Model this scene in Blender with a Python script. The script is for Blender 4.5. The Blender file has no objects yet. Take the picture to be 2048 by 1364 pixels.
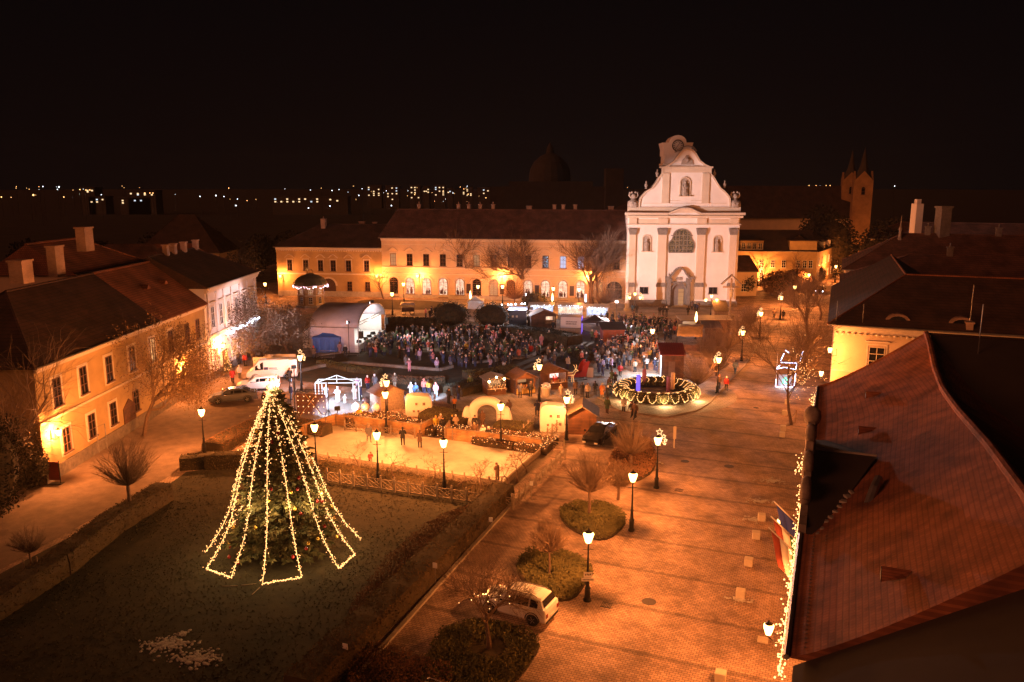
import bpy, bmesh, math, random
from mathutils import Vector, Matrix, noise
R = math.radians
C = bpy.context.scene.collection
scene = bpy.context.scene

# ------------------------------------------------------------------ camera
FPX = 1593.0; TILT = R(10.98); CH = 24.0          # 28 mm drone lens, 24 m up
cd = bpy.data.cameras.new("camera"); cam = bpy.data.objects.new("camera", cd); C.objects.link(cam)
cd.sensor_width = 36.0; cd.lens = FPX / 2048.0 * 36.0
cd.clip_start = 0.5; cd.clip_end = 9000
cam.location = (0, 0, CH); cam.rotation_euler = (R(90) - TILT, 0, 0)
scene.camera = cam
# ------------------------------------------------------------------ world, sky
w = bpy.data.worlds.new("World"); scene.world = w; w.use_nodes = True
nt = w.node_tree; nt.nodes.clear()
out = nt.nodes.new('ShaderNodeOutputWorld'); add = nt.nodes.new('ShaderNodeAddShader')
sky = nt.nodes.new('ShaderNodeTexSky'); sky.sky_type = 'NISHITA'; sky.sun_disc = False
sky.sun_elevation = R(-9); sky.sun_rotation = R(220)
b1 = nt.nodes.new('ShaderNodeBackground'); b1.inputs[1].default_value = 0.05
b2 = nt.nodes.new('ShaderNodeBackground'); b2.inputs[1].default_value = 1.0
tc = nt.nodes.new('ShaderNodeTexCoord'); sp = nt.nodes.new('ShaderNodeSeparateXYZ')
cr = nt.nodes.new('ShaderNodeValToRGB')                  # light pollution: a little warmer low down
cr.color_ramp.elements[0].position = 0.0; cr.color_ramp.elements[0].color = (0.0019, 0.0010, 0.0009, 1)
cr.color_ramp.elements[1].position = 0.30; cr.color_ramp.elements[1].color = (0.0008, 0.0006, 0.0008, 1)
nt.links.new(tc.outputs['Generated'], sp.inputs[0]); nt.links.new(sp.outputs['Z'], cr.inputs[0])
nt.links.new(sky.outputs[0], b1.inputs[0]); nt.links.new(cr.outputs[0], b2.inputs[0])
nt.links.new(b1.outputs[0], add.inputs[0]); nt.links.new(b2.outputs[0], add.inputs[1]); nt.links.new(add.outputs[0], out.inputs[0])
# ------------------------------------------------------------------ dim warm directional glow of the lit town
sd = bpy.data.lights.new("town_glow", 'SUN'); sd.energy = 0.42; sd.angle = R(24); sd.color = (1.0, 0.29, 0.12)
so = bpy.data.objects.new("town_glow", sd); C.objects.link(so)
so.rotation_euler = Vector((0.84, 0.42, -0.34)).to_track_quat('-Z', 'Y').to_euler()
scene.view_settings.view_transform = 'Standard'; scene.view_settings.look = 'None'
scene.view_settings.exposure = 0.92; scene.view_settings.gamma = 1.0
scene.cycles.use_denoising = True
scene.cycles.use_light_tree = True
scene.cycles.max_bounces = 5; scene.cycles.diffuse_bounces = 2; scene.cycles.glossy_bounces = 2
scene.cycles.transparent_max_bounces = 12
scene.cycles.sample_clamp_indirect = 3.0; scene.cycles.sample_clamp_direct = 0

# ------------------------------------------------------------------ coordinates
def ray(u, v):
    y = (682 - v) / FPX
    return (u - 1024) / FPX, math.cos(TILT) + y * math.sin(TILT), -math.sin(TILT) + y * math.cos(TILT)
def P(u, v, z=0.0):            # point of the plane at height z seen in that direction of the survey photo
    dx, dy, dz = ray(u, v); t = (z - CH) / dz
    return Vector((dx * t, dy * t, z))
def Q(u, v, Y):                # same, on the vertical plane at distance Y
    dx, dy, dz = ray(u, v); t = Y / dy
    return Vector((dx * t, Y, CH + dz * t))
ALPHA = math.atan(0.4055)      # street direction
SD = Vector((math.sin(ALPHA), math.cos(ALPHA), 0)); SP = Vector((math.cos(ALPHA), -math.sin(ALPHA), 0))
RND = random.Random(7)
def rr(a, b): return RND.uniform(a, b)

# ------------------------------------------------------------------ mesh builder
class MB:
    def __init__(s): s.v = []; s.f = []
    def poly(s, pts):
        n = len(s.v); s.v += [tuple(p) for p in pts]; s.f.append(tuple(range(n, n + len(pts)))); return s
    def box(s, c, d, rz=0, taper=1.0):
        n = len(s.v); cx, cy, cz = c; hx, hy, hz = d[0] / 2, d[1] / 2, d[2] / 2; ca, sa = math.cos(rz), math.sin(rz)
        for z, k in ((-hz, 1), (hz, taper)):
            for x, y in ((-hx, -hy), (hx, -hy), (hx, hy), (-hx, hy)):
                x *= k; y *= k
                s.v.append((cx + x * ca - y * sa, cy + x * sa + y * ca, cz + z))
        s.f += [tuple(n + i for i in q) for q in ((3, 2, 1, 0), (4, 5, 6, 7), (0, 1, 5, 4), (1, 2, 6, 5), (2, 3, 7, 6), (3, 0, 4, 7))]; return s
    def rng(s, x0, x1, y0, y1, z0, z1):
        return s.box(((x0 + x1) / 2, (y0 + y1) / 2, (z0 + z1) / 2), (x1 - x0, y1 - y0, z1 - z0))
    def tube(s, pts, rad, n=6, cap=True, closed=False):
        pts = [Vector(p) for p in pts]; m = len(pts)
        if not hasattr(rad, '__len__'): rad = [rad] * m
        base = len(s.v); pu = None
        for i, p in enumerate(pts):
            if closed: d = pts[(i + 1) % m] - pts[i - 1]
            else: d = pts[min(i + 1, m - 1)] - pts[max(i - 1, 0)]
            if d.length < 1e-9: d = Vector((0, 0, 1))
            d.normalize()
            u = d.orthogonal() if pu is None else (pu - d * pu.dot(d))
            if u.length < 1e-6: u = d.orthogonal()
            u.normalize(); pu = u; w_ = d.cross(u)
            for k in range(n):
                a = 2 * math.pi * k / n
                s.v.append(tuple(p + (u * math.cos(a) + w_ * math.sin(a)) * rad[i]))
        for i in range(m if closed else m - 1):
            j = (i + 1) % m
            for k in range(n):
                k2 = (k + 1) % n
                s.f.append((base + i * n + k, base + i * n + k2, base + j * n + k2, base + j * n + k))
        if cap and not closed:
            s.f.append(tuple(base + k for k in reversed(range(n)))); s.f.append(tuple(base + (m - 1) * n + k for k in range(n)))
        return s
    def lathe(s, prof, c=(0, 0, 0), n=12, a0=0.0):
        base = len(s.v); m = len(prof)
        for r, z in prof:
            for k in range(n):
                a = a0 + 2 * math.pi * k / n
                s.v.append((c[0] + r * math.cos(a), c[1] + r * math.sin(a), c[2] + z))
        for i in range(m - 1):
            for k in range(n):
                k2 = (k + 1) % n
                s.f.append((base + i * n + k, base + i * n + k2, base + (i + 1) * n + k2, base + (i + 1) * n + k))
        if prof[0][0] > 1e-4: s.f.append(tuple(base + k for k in reversed(range(n))))
        if prof[-1][0] > 1e-4: s.f.append(tuple(base + (m - 1) * n + k for k in range(n)))
        return s
    def ball(s, c, r, n=8, sz=1.0):
        m = max(4, n // 2 + 1)
        return s.lathe([(max(r * math.sin(math.pi * i / m), 1e-5), -r * sz * math.cos(math.pi * i / m)) for i in range(m + 1)], c, n)
    def prism(s, poly, y0, y1, ax='y'):       # polygon in (x,z) pushed along y, or in (x,y) pushed along z
        n = len(s.v); m = len(poly)
        for yy in (y0, y1):
            for a, b in poly: s.v.append((a, yy, b) if ax == 'y' else ((a, b, yy) if ax == 'z' else (yy, a, b)))
        s.f.append(tuple(n + i for i in range(m))); s.f.append(tuple(n + m + i for i in reversed(range(m))))
        for i in range(m):
            j = (i + 1) % m; s.f.append((n + i, n + m + i, n + m + j, n + j))
        return s
    def band(s, line, wdt, y0, y1):           # a moulding that follows a line in (x,z)
        for a, b in zip(line[:-1], line[1:]):
            d = Vector((b[0] - a[0], b[1] - a[1])); l = d.length
            if l < 1e-6: continue
            nn = Vector((-d.y, d.x)) / l * wdt
            s.prism([(a[0], a[1]), (b[0], b[1]), (b[0] + nn.x, b[1] + nn.y), (a[0] + nn.x, a[1] + nn.y)], y0, y1)
        return s
    def xf(s, M, start=0):
        s.v[start:] = [tuple(M @ Vector(p)) for p in s.v[start:]]; return s
    def build(s, name, mat, parent=None, loc=None, rz=0, smooth=False, rot=None):
        me = bpy.data.meshes.new(name); me.from_pydata(s.v, [], s.f)
        mats = mat if isinstance(mat, (list, tuple)) else [mat]
        for m_ in mats: me.materials.append(m_)
        bm = bmesh.new(); bm.from_mesh(me); bmesh.ops.recalc_face_normals(bm, faces=bm.faces) if len(s.f) < 60000 else None
        bm.to_mesh(me); bm.free()
        if smooth: me.shade_smooth()
        me.update()
        o = bpy.data.objects.new(name, me); C.objects.link(o)
        if parent: o.parent = parent
        if loc is not None: o.location = loc
        if rot is not None: o.rotation_euler = rot
        elif rz: o.rotation_euler = (0, 0, rz)
        return o
def tag(o, label, cat, group=None, kind=None):
    if label: o['label'] = label
    if cat: o['category'] = cat
    if group: o['group'] = group
    if kind: o['kind'] = kind
    return o
def thing(name, label, cat, loc=(0, 0, 0), rz=0, group=None, kind=None):
    o = bpy.data.objects.new(name, None); C.objects.link(o); o.empty_display_size = 0.3
    o.location = loc; o.rotation_euler = (0, 0, rz); return tag(o, label, cat, group, kind)
def dup(root, loc=None, rz=None, label=None, group=None, sc=None):
    r = root.copy(); C.objects.link(r)
    if loc is not None: r.location = loc
    if rz is not None: r.rotation_euler = (0, 0, rz)
    if sc is not None: r.scale = (sc, sc, sc) if not hasattr(sc, '__len__') else sc
    if label: r['label'] = label
    if group: r['group'] = group
    def kids(src, dst):
        for ch in list(src.children):
            c = ch.copy(); C.objects.link(c); c.parent = dst; kids(ch, c)
    kids(root, r); return r

# ------------------------------------------------------------------ materials
MATS = {}
def pm(name, col, rough=0.85, var=0.25, scale=3.0, bump=0.0, metal=0.0, col2=None, vec=None, detail=5):
    if name in MATS: return MATS[name]
    m = bpy.data.materials.new(name); m.use_nodes = True; t = m.node_tree; n = t.nodes; p = n['Principled BSDF']
    p.inputs['Roughness'].default_value = rough; p.inputs['Metallic'].default_value = metal
    c2 = col2 or tuple(c * (1 - var) for c in col)
    tcn = n.new('ShaderNodeTexCoord'); no = n.new('ShaderNodeTexNoise'); no.inputs['Scale'].default_value = scale
    no.inputs['Detail'].default_value = detail; no.inputs['Roughness'].default_value = 0.65
    ra = n.new('ShaderNodeValToRGB'); ra.color_ramp.elements[0].position = 0.36; ra.color_ramp.elements[1].position = 0.66
    ra.color_ramp.elements[0].color = (*c2, 1); ra.color_ramp.elements[1].color = (*col, 1)
    t.links.new(tcn.outputs['Object'], no.inputs['Vector']); t.links.new(no.outputs['Fac'], ra.inputs[0]); t.links.new(ra.outputs[0], p.inputs['Base Color'])
    if bump:
        bp = n.new('ShaderNodeBump'); bp.inputs['Strength'].default_value = bump; bp.inputs['Distance'].default_value = 0.05
        t.links.new(no.outputs['Fac'], bp.inputs['Height']); t.links.new(bp.outputs[0], p.inputs['Normal'])
    MATS[name] = m; return m
def emis(name, col, st, sampled=False):
    if name in MATS: return MATS[name]
    m = bpy.data.materials.new(name); m.use_nodes = True; t = m.node_tree; p = t.nodes['Principled BSDF']
    p.inputs['Base Color'].default_value = (*[min(1, c * 0.08) for c in col], 1)
    p.inputs['Emission Color'].default_value = (*col, 1); p.inputs['Emission Strength'].default_value = st
    m.cycles.emission_sampling = 'AUTO' if sampled else 'NONE'
    MATS[name] = m; return m
def glow(name, c1, c2, scale, st, base=(.05, .04, .04)):
    m = pm(name, c1, .6, col2=c2, scale=scale, detail=3); p = m.node_tree.nodes['Principled BSDF']; l = p.inputs['Base Color'].links[0]; s = l.from_socket; m.node_tree.links.remove(l)
    m.node_tree.links.new(s, p.inputs['Emission Color']); p.inputs['Emission Strength'].default_value = st; p.inputs['Base Color'].default_value = (*base, 1); m.cycles.emission_sampling = 'AUTO'; return m
def tiles(name, c1, c2, cm, sx=0.28, sz=0.36, rough=0.85, flat=False, mortar=0.02, varscale=0.35, bumpd=0.03, bands=False, ky=1.0):
    """rows of tiles, bricks or setts; flat: laid in x,y - otherwise in (x+y, z)"""
    if name in MATS: return MATS[name]
    m = bpy.data.materials.new(name); m.use_nodes = True; t = m.node_tree; n = t.nodes; L = t.links; p = n['Principled BSDF']
    p.inputs['Roughness'].default_value = rough
    tcn = n.new('ShaderNodeTexCoord')
    if flat: vec = tcn.outputs['Object']
    else:
        s_ = n.new('ShaderNodeSeparateXYZ'); L.new(tcn.outputs['Object'], s_.inputs[0])
        a = n.new('ShaderNodeMath'); a.operation = 'MULTIPLY_ADD'; L.new(s_.outputs[1], a.inputs[0]); a.inputs[1].default_value = ky; L.new(s_.outputs[0], a.inputs[2])
        c_ = n.new('ShaderNodeCombineXYZ'); L.new(a.outputs[0], c_.inputs[0]); L.new(s_.outputs[2], c_.inputs[1]); vec = c_.outputs[0]
    br = n.new('ShaderNodeTexBrick'); br.inputs['Scale'].default_value = 1.0
    br.inputs['Brick Width'].default_value = sx; br.inputs['Row Height'].default_value = sz; br.inputs['Mortar Size'].default_value = mortar
    br.inputs['Mortar Smooth'].default_value = 0.3; br.inputs['Bias'].default_value = -0.1
    br.inputs['Color1'].default_value = (*c1, 1); br.inputs['Color2'].default_value = (*c2, 1); br.inputs['Mortar'].default_value = (*cm, 1)
    no = n.new('ShaderNodeTexNoise'); no.inputs['Scale'].default_value = varscale; no.inputs['Detail'].default_value = 6
    L.new(tcn.outputs['Object'], no.inputs['Vector']); L.new(vec, br.inputs['Vector'])
    mr = n.new('ShaderNodeMapRange'); mr.inputs[1].default_value = 0.3; mr.inputs[2].default_value = 0.7; mr.inputs[3].default_value = 0.5; mr.inputs[4].default_value = 1.28
    L.new(no.outputs['Fac'], mr.inputs[0])
    mx = n.new('ShaderNodeMix'); mx.data_type = 'RGBA'; mx.blend_type = 'MULTIPLY'; mx.inputs[0].default_value = 1.0
    L.new(br.outputs['Color'], mx.inputs[6]); L.new(mr.outputs[0], mx.inputs[7]); col = mx.outputs[2]
    if bands:      # darker rows of setts across the street
        s2 = n.new('ShaderNodeSeparateXYZ'); L.new(tcn.outputs['Object'], s2.inputs[0])
        n3 = n.new('ShaderNodeTexNoise'); n3.inputs['Scale'].default_value = 2.0; L.new(tcn.outputs['Object'], n3.inputs['Vector'])
        ad = n.new('ShaderNodeMath'); ad.operation = 'MULTIPLY_ADD'; L.new(n3.outputs['Fac'], ad.inputs[0]); ad.inputs[1].default_value = 0.35; L.new(s2.outputs[1], ad.inputs[2])
        md = n.new('ShaderNodeMath'); md.operation = 'PINGPONG'; L.new(ad.outputs[0], md.inputs[0]); md.inputs[1].default_value = 2.28
        lt = n.new('ShaderNodeMapRange'); L.new(md.outputs[0], lt.inputs[0]); lt.inputs[1].default_value = 0.10; lt.inputs[2].default_value = 0.26; lt.inputs[3].default_value = 0.58; lt.inputs[4].default_value = 1.0
        m2 = n.new('ShaderNodeMix'); m2.data_type = 'RGBA'; m2.blend_type = 'MULTIPLY'; m2.inputs[0].default_value = 1.0
        L.new(col, m2.inputs[6]); L.new(lt.outputs[0], m2.inputs[7]); col = m2.outputs[2]
    L.new(col, p.inputs['Base Color'])
    bp = n.new('ShaderNodeBump'); bp.inputs['Strength'].default_value = 0.7; bp.inputs['Distance'].default_value = bumpd; bp.invert = True
    L.new(br.outputs['Fac'], bp.inputs['Height']); L.new(bp.outputs[0], p.inputs['Normal'])
    MATS[name] = m; return m
def glass_lamp(name, col, st, frac=0.45):
    if name in MATS: return MATS[name]
    m = bpy.data.materials.new(name); m.use_nodes = True; t = m.node_tree; n = t.nodes; n.remove(n['Principled BSDF'])
    tr = n.new('ShaderNodeBsdfTransparent'); e = n.new('ShaderNodeEmission'); e.inputs[0].default_value = (*col, 1); e.inputs[1].default_value = st
    mx = n.new('ShaderNodeMixShader'); mx.inputs[0].default_value = frac
    t.links.new(tr.outputs[0], mx.inputs[1]); t.links.new(e.outputs[0], mx.inputs[2]); t.links.new(mx.outputs[0], n['Material Output'].inputs[0])
    m.cycles.emission_sampling = 'NONE'; MATS[name] = m; return m
SODIUM = (1.0, 0.30, 0.068)
M_black = pm('black_iron', (0.02, 0.018, 0.016), 0.5, metal=0.4)
M_stone = pm('pale_stone', (0.5, 0.46, 0.4), 0.9, 0.3, 2.0, 0.3)
M_dstone = pm('grey_stone', (0.24, 0.20, 0.17), 0.9, 0.4, 2.5, 0.4)
M_plast_y = pm('ochre_plaster', (0.52, 0.36, 0.17), 0.9, 0.2, 0.6, 0.1)
M_plast_p = pm('cream_plaster', (0.70, 0.53, 0.36), 0.9, 0.15, 0.5, 0.1)
M_plast_w = pm('white_plaster', (0.78, 0.71, 0.66), 0.9, 0.12, 0.35, 0.08)
M_pil = pm('buff_plaster', (0.62, 0.50, 0.38), 0.9, 0.12, 0.5, 0.08)
M_white = pm('white_paint', (0.78, 0.76, 0.72), 0.5, 0.08)
M_trim = pm('pale_trim', (0.72, 0.62, 0.5), 0.85, 0.1)
M_glassd = pm('dark_window_glass', (0.02, 0.018, 0.02), 0.12, 0.5, 0.5)
M_frame = pm('brown_window_frame', (0.16, 0.08, 0.05), 0.6)
M_wood = tiles('board_wood', (0.52, 0.30, 0.13), (0.42, 0.23, 0.10), (0.15, 0.08, 0.03), 3.0, 0.14, 0.6, mortar=0.012, varscale=1.2, bumpd=0.01)
M_dwood = tiles('stained_board_wood', (0.14, 0.06, 0.028), (0.10, 0.042, 0.02), (0.05, 0.02, 0.01), 2.5, 0.15, 0.7, mortar=0.012, varscale=1.2, bumpd=0.01)
M_gwood = pm('weathered_wood', (0.34, 0.26, 0.19), 0.85, 0.4, 5)
M_roof_r = tiles('red_roof_tiles', (0.33, 0.12, 0.06), (0.25, 0.085, 0.045), (0.09, 0.035, 0.02), 0.22, 0.19, varscale=0.4)
M_roof_d = tiles('dark_roof_tiles', (0.08, 0.036, 0.025), (0.055, 0.026, 0.019), (0.03, 0.018, 0.013), 0.22, 0.24, varscale=0.5)
M_roof_b = tiles('brown_roof_tiles', (0.17, 0.075, 0.05), (0.12, 0.055, 0.038), (0.05, 0.027, 0.02), 0.22, 0.24, varscale=0.5)
M_tin = pm('grey_tin', (0.36, 0.33, 0.32), 0.4, 0.3, 1.5, metal=0.6)
M_brick = tiles('chimney_brick', (0.52, 0.33, 0.24), (0.42, 0.25, 0.18), (0.3, 0.24, 0.2), 0.25, 0.08, mortar=0.01)
M_lampglass = glass_lamp('lit_lamp_glass', (1.0, 0.50, 0.13), 10.0, 0.5)
M_bulb = emis('warm_bulb', (1.0, 0.44, 0.14), 2.3)
M_star = emis('star_light', (1.0, 0.52, 0.22), 2.6)
M_cold = emis('cold_white_light', (0.75, 0.85, 1.0), 4.0)
M_bark = pm('tree_bark', (0.16, 0.10, 0.07), 0.95, 0.4, 6, 0.4)
M_twig = pm('bare_twigs', (0.22, 0.145, 0.095), 0.95, 0.3, 3)
M_roof_x = tiles('huge_red_roof_tiles', (0.38, 0.135, 0.065), (0.29, 0.10, 0.05), (0.245, 0.085, 0.042), 0.19, 0.13, ky=0.0, varscale=0.9, bumpd=.004)
M_unlit = pm('unlit_dark_surface', (0.06, 0.045, 0.035), 0.95, 0.3, 0.2)  # night shade put into the colour of unlit roofs, spires and basilica
# ================================================================== ground
M_earth = pm('dark_earth', (0.045, 0.032, 0.022), 1.0, 0.5, 0.05)
def grass_mat(name, a, b, sc=1.6):
    if name in MATS: return MATS[name]
    m = pm(name, a, 1.0, 0.4, sc, 0.9, col2=b, detail=9)
    return m
M_lawn = grass_mat('winter_lawn', (0.036, 0.028, 0.011), (0.016, 0.014, 0.006), 1.3)
M_lawn2 = grass_mat('park_lawn', (0.075, 0.05, 0.022), (0.035, 0.03, 0.012), 1.0)
M_pave = tiles('street_setts', (0.52, 0.36, 0.27), (0.34, 0.225, 0.165), (0.17, 0.11, 0.08), 0.27, 0.18, 0.85, True, 0.018, 0.5, 0.02, bands=True)
M_pave2 = tiles('square_pavers', (0.36, 0.31, 0.27), (0.28, 0.24, 0.20), (0.13, 0.10, 0.08), 0.6, 0.4, 0.8, True, 0.02, 0.3, 0.01)
M_road = pm('worn_road_surface', (0.26, 0.18, 0.14), 0.9, 0.4, 0.8, 0.4, detail=9)
g = MB(); g.poly([(-3500, -300, 0), (3500, -300, 0), (3500, 7000, 0), (-3500, 7000, 0)])
tag(g.build('ground', M_earth), None, None, kind='structure')
def sheet(name, pts, mat, z, rz=0, kind='structure', label=None, cat=None, sub=0):
    """flat piece of the town floor; pts are world xy; its own axes may be turned to the street"""
    c = Vector((sum(p[0] for p in pts) / len(pts), sum(p[1] for p in pts) / len(pts), 0))
    M = Matrix.Rotation(-rz, 4, 'Z'); mb = MB(); mb.poly([M @ (Vector((p[0], p[1], 0)) - c) for p in pts])
    o = mb.build(name, mat, loc=(c.x, c.y, z), rz=rz); 
    if kind: o['kind'] = kind
    if label: tag(o, label, cat)
    return o
def pp(*uv): return [P(u, v) for u, v in uv]
RS = -ALPHA
# paved street and square in street direction (covers the right half), road on the left
sheet('street_pavement', [(-75, 20), (80, 20), (110, 260), (-75, 260)], M_pave, 0.02, RS)
sheet('market_pavement', pp((560, 858), (700, 832), (880, 800), (1010, 870), (1110, 880), (1200, 800), (1240, 740), (1290, 690), (1440, 600), (1260, 600), (760, 600), (560, 640)), M_pave2, 0.026, RS)
sheet('church_forecourt', pp((1175, 650), (1440, 648), (1475, 606), (1240, 602)), M_pave2, 0.032, 0)
def curve_pts(pts, n=6):
    res = []
    m = len(pts)
    for i in range(m):
        p0, p1, p2, p3 = (Vector(pts[(i + k) % m]) for k in (-1, 0, 1, 2))
        for j in range(n):
            t = j / n
            res.append(0.5 * ((2 * p1) + (p2 - p0) * t + (2 * p0 - 5 * p1 + 4 * p2 - p3) * t * t + (3 * p1 - p0 - 3 * p2 + p3) * t ** 3))
    return res
road = pp((-500, 1500), (-700, 1000), (-100, 900), (422, 763), (515, 700), (560, 640), (630, 640), (640, 745), (700, 760), (600, 858), (500, 870), (370, 925), (345, 950), (0, 1140), (-300, 1364))
sheet('side_road', road, M_road, 0.03, 0)
lawn = pp((-330, 1420), (-60, 1180), (330, 975), (372, 945), (640, 905), (668, 958), (1000, 1002), (760, 1250), (620, 1420), (560, 1600), (-300, 1600))
sheet('christmas_lawn', lawn, M_lawn, 0.036, 0)
sheet('upper_lawn', pp((595, 762), (560, 715), (640, 712), (700, 700), (860, 715), (1010, 745), (1035, 765), (940, 790), (860, 785), (700, 775)), M_lawn2, 0.042, 0)
sheet('crowd_lawn', pp((690, 700), (800, 640), (900, 635), (1010, 655), (1100, 680), (1075, 740), (960, 745), (830, 728)), M_lawn2, 0.048, 0)
sheet('flower_lawn', pp((1085, 700), (1150, 655), (1215, 675), (1175, 735), (1120, 748)), M_lawn2, 0.042, 0)
sheet('facade_lawn', curve_pts(pp((716, 603), (760, 599), (830, 601), (900, 606), (905, 617), (800, 620), (735, 614)), 4), M_lawn2, 0.042, 0)
sheet('round_paving', curve_pts([P(1312, 785) + Vector((9.3 * math.cos(a), 9.3 * math.sin(a), 0)) for a in [i * math.pi / 8 for i in range(16)]], 2), M_pave2, 0.044, 0)
sheet('gravel_path', pp((640, 700), (800, 640), (740, 625), (570, 640), (560, 700)), M_road, 0.034, 0)
# grass blades: tufts over the near lawn (nobody could count them)
def in_poly(p, poly):
    c = False; j = len(poly) - 1
    for i in range(len(poly)):
        a, b = poly[i], poly[j]
        if (a.y > p.y) != (b.y > p.y) and p.x < (b.x - a.x) * (p.y - a.y) / (b.y - a.y) + a.x: c = not c
        j = i
    return c
def tufts(poly, n, h, name, mat, seed):
    r = random.Random(seed); mb = MB(); x0 = min(p.x for p in poly); x1 = max(p.x for p in poly); y0 = min(p.y for p in poly); y1 = max(p.y for p in poly)
    k = 0
    while k < n:
        p = Vector((r.uniform(x0, x1), r.uniform(y0, y1), 0))
        if noise.noise(p * 0.25) < r.uniform(-0.6, 0.2) or not in_poly(p, poly): k += 0.4; continue
        a = r.uniform(0, 6.28); wd = r.uniform(.03, .08); hh = h * r.uniform(.5, 1.3)
        d = Vector((math.cos(a), math.sin(a), 0)) * wd
        mb.poly([p - d + Vector((0, 0, .04)), p + d + Vector((0, 0, .04)), p + d * .5 + Vector((d.y, -d.x, hh + .04))]); k += 1
    return tag(mb.build(name, mat), None, None, kind='stuff')
M_blade = pm('grass_blades', (0.07, 0.055, 0.02), 1.0, 0.5, 0.8, col2=(0.035, 0.03, 0.012))
M_leaf = pm('fallen_leaves', (0.30, 0.16, 0.07), 1.0, 0.5, 0.9, col2=(0.14, 0.07, 0.03))
vis_lawn = pp((-20, 1364), (-20, 1190), (330, 985), (372, 950), (640, 910), (668, 962), (985, 1004), (760, 1250), (660, 1364))
tag(tufts(vis_lawn, 20000, .06, 'grass', M_blade, 3), 'short winter grass growing round the lit fir tree', 'grass')
# old snow on the lawn and along the stone cubes: patches with ragged outline and a little height
M_snow = pm('old_snow', (0.52, 0.48, 0.44), 0.8, 0.35, 3.0, 0.5)
def snow(uvs, label, seed, dens=34):
    c = P(*uvs); r = random.Random(seed); mb = MB()
    for k in range(dens):
        a = r.uniform(0, 6.28); d = abs(r.gauss(0, 1)) * uvs2; x = math.cos(a) * d * 1.25; y = math.sin(a) * d * 0.75
        s = r.uniform(.03, .12); n = r.randint(5, 8)
        mb.lathe([(s * r.uniform(.8, 1.2), 0.0), (s * .6, r.uniform(.02, .05)), (1e-5, r.uniform(.03, .06))], (x, y, 0), n, r.uniform(0, 3))
    return tag(mb.build('snow_patch', M_snow, loc=(c.x, c.y, 0.037)), label, 'snow', None, 'stuff')
for uv, s, l in (((333, 1290), .62, 'larger patch of old snow on the dark lawn in front of the fir tree'), ((395, 1318), .55, 'second patch of old snow on the lawn, nearest the hedge side'),
                 ((362, 1268), .2, 'small scrap of snow above the two lawn snow patches')):
    uvs2 = s; snow(uv, l, int(uv[0]), 320 if s > .3 else 40)
for uv, s, l in (((1520, 1003), .5, 'thin streak of frozen snow beside the stone cube near the flags'), ((1508, 1040), .45, 'scattered snow between two stone cubes near the flags'),
                 ((1545, 962), .55, 'thin snow on the setts below the carved gable'), ((1480, 1200), .3, 'crumbs of snow at the foot of a stone cube near the wall lantern'),
                 ((1300, 924), .5, 'streak of snow at the street lamp with stars nearest the dark roof')):
    uvs2 = s; snow(uv, l, int(uv[0]), 70)
# manhole covers, drain
M_iron = pm('cast_iron_cover', (0.07, 0.05, 0.04), 0.7, 0.3, 8)
for u, v, r_, l in ((1458, 933, .42, 'round iron manhole cover in the street by the stars lamp'), (1298, 1204, .42, 'round iron manhole cover in front of the near lamp post'), (1370, 923, .38, 'round iron cover beside the snow streak'),
                    (1512, 816, .3, 'small iron cover in the street near the wreath')):
    p = P(u, v); mb = MB(); mb.lathe([(r_, 0), (r_, .012), (r_ * .92, .02), (r_ * .86, .014), (1e-5, .02)], (0, 0, 0), 20)
    tag(mb.build('manhole_cover', M_iron, loc=(p.x, p.y, .021)), l, 'manhole cover')
for u, v, l in ((1213, 1211, 'square iron drain grate at the foot of the near lamp post'), (1358, 981, 'square iron drain grate behind the second lamp post')):
    p = P(u, v); mb = MB()
    for k in range(7): mb.box((-.27 + k * .09, 0, .012), (.04, .5, .02))
    mb.box((0, -.27, .012), (.62, .05, .026)); mb.box((0, .27, .012), (.62, .05, .026))
    tag(mb.build('drain_grate', M_iron, loc=(p.x, p.y, .021), rz=RS), l, 'drain')
# kerbs
def strip(name, pts, wdt, z0, z1, mat, label=None, cat=None, kind=None):
    mb = MB()
    for a, b in zip(pts[:-1], pts[1:]):
        d = (b - a); d.z = 0; n_ = Vector((-d.y, d.x, 0)).normalized() * wdt / 2
        lo = [a + n_, a - n_, b - n_, b + n_]; k = len(mb.v)
        mb.v += [(q.x, q.y, z0) for q in lo] + [(q.x, q.y, z1) for q in lo]
        mb.f += [tuple(k + i for i in q) for q in ((3, 2, 1, 0), (4, 5, 6, 7), (0, 1, 5, 4), (1, 2, 6, 5), (2, 3, 7, 6), (3, 0, 4, 7))]
    return tag(mb.build(name, mat), label, cat, None, kind)
M_kerb = pm('kerb_stone', (0.42, 0.36, 0.3), 0.9, 0.3, 2, 0.3)
strip('kerb', pp((1130, 902), (1062, 970), (1029, 1004), (935, 1107), (865, 1185), (700, 1370)), .25, 0, .16, M_kerb, None, None, 'structure')
strip('kerb', pp((1560, 643), (1516, 692), (1487, 735), (1446, 775), (1420, 806), (1395, 822), (1330, 835), (1240, 822), (1195, 795)), .16, 0, .13, M_kerb, None, None, 'structure')
strip('kerb', pp((600, 745), (640, 735), (700, 728), (760, 733), (880, 742), (905, 736)), .5, 0, .42, M_dstone, None, None, 'structure')
strip('kerb', pp((640, 712), (700, 705), (740, 700)), .4, 0, .3, M_dstone, None, None, 'structure')
strip('kerb', pp((945, 728), (995, 722), (1060, 715), (1100, 695)), .5, 0, .35, M_dstone, None, None, 'structure')
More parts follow.
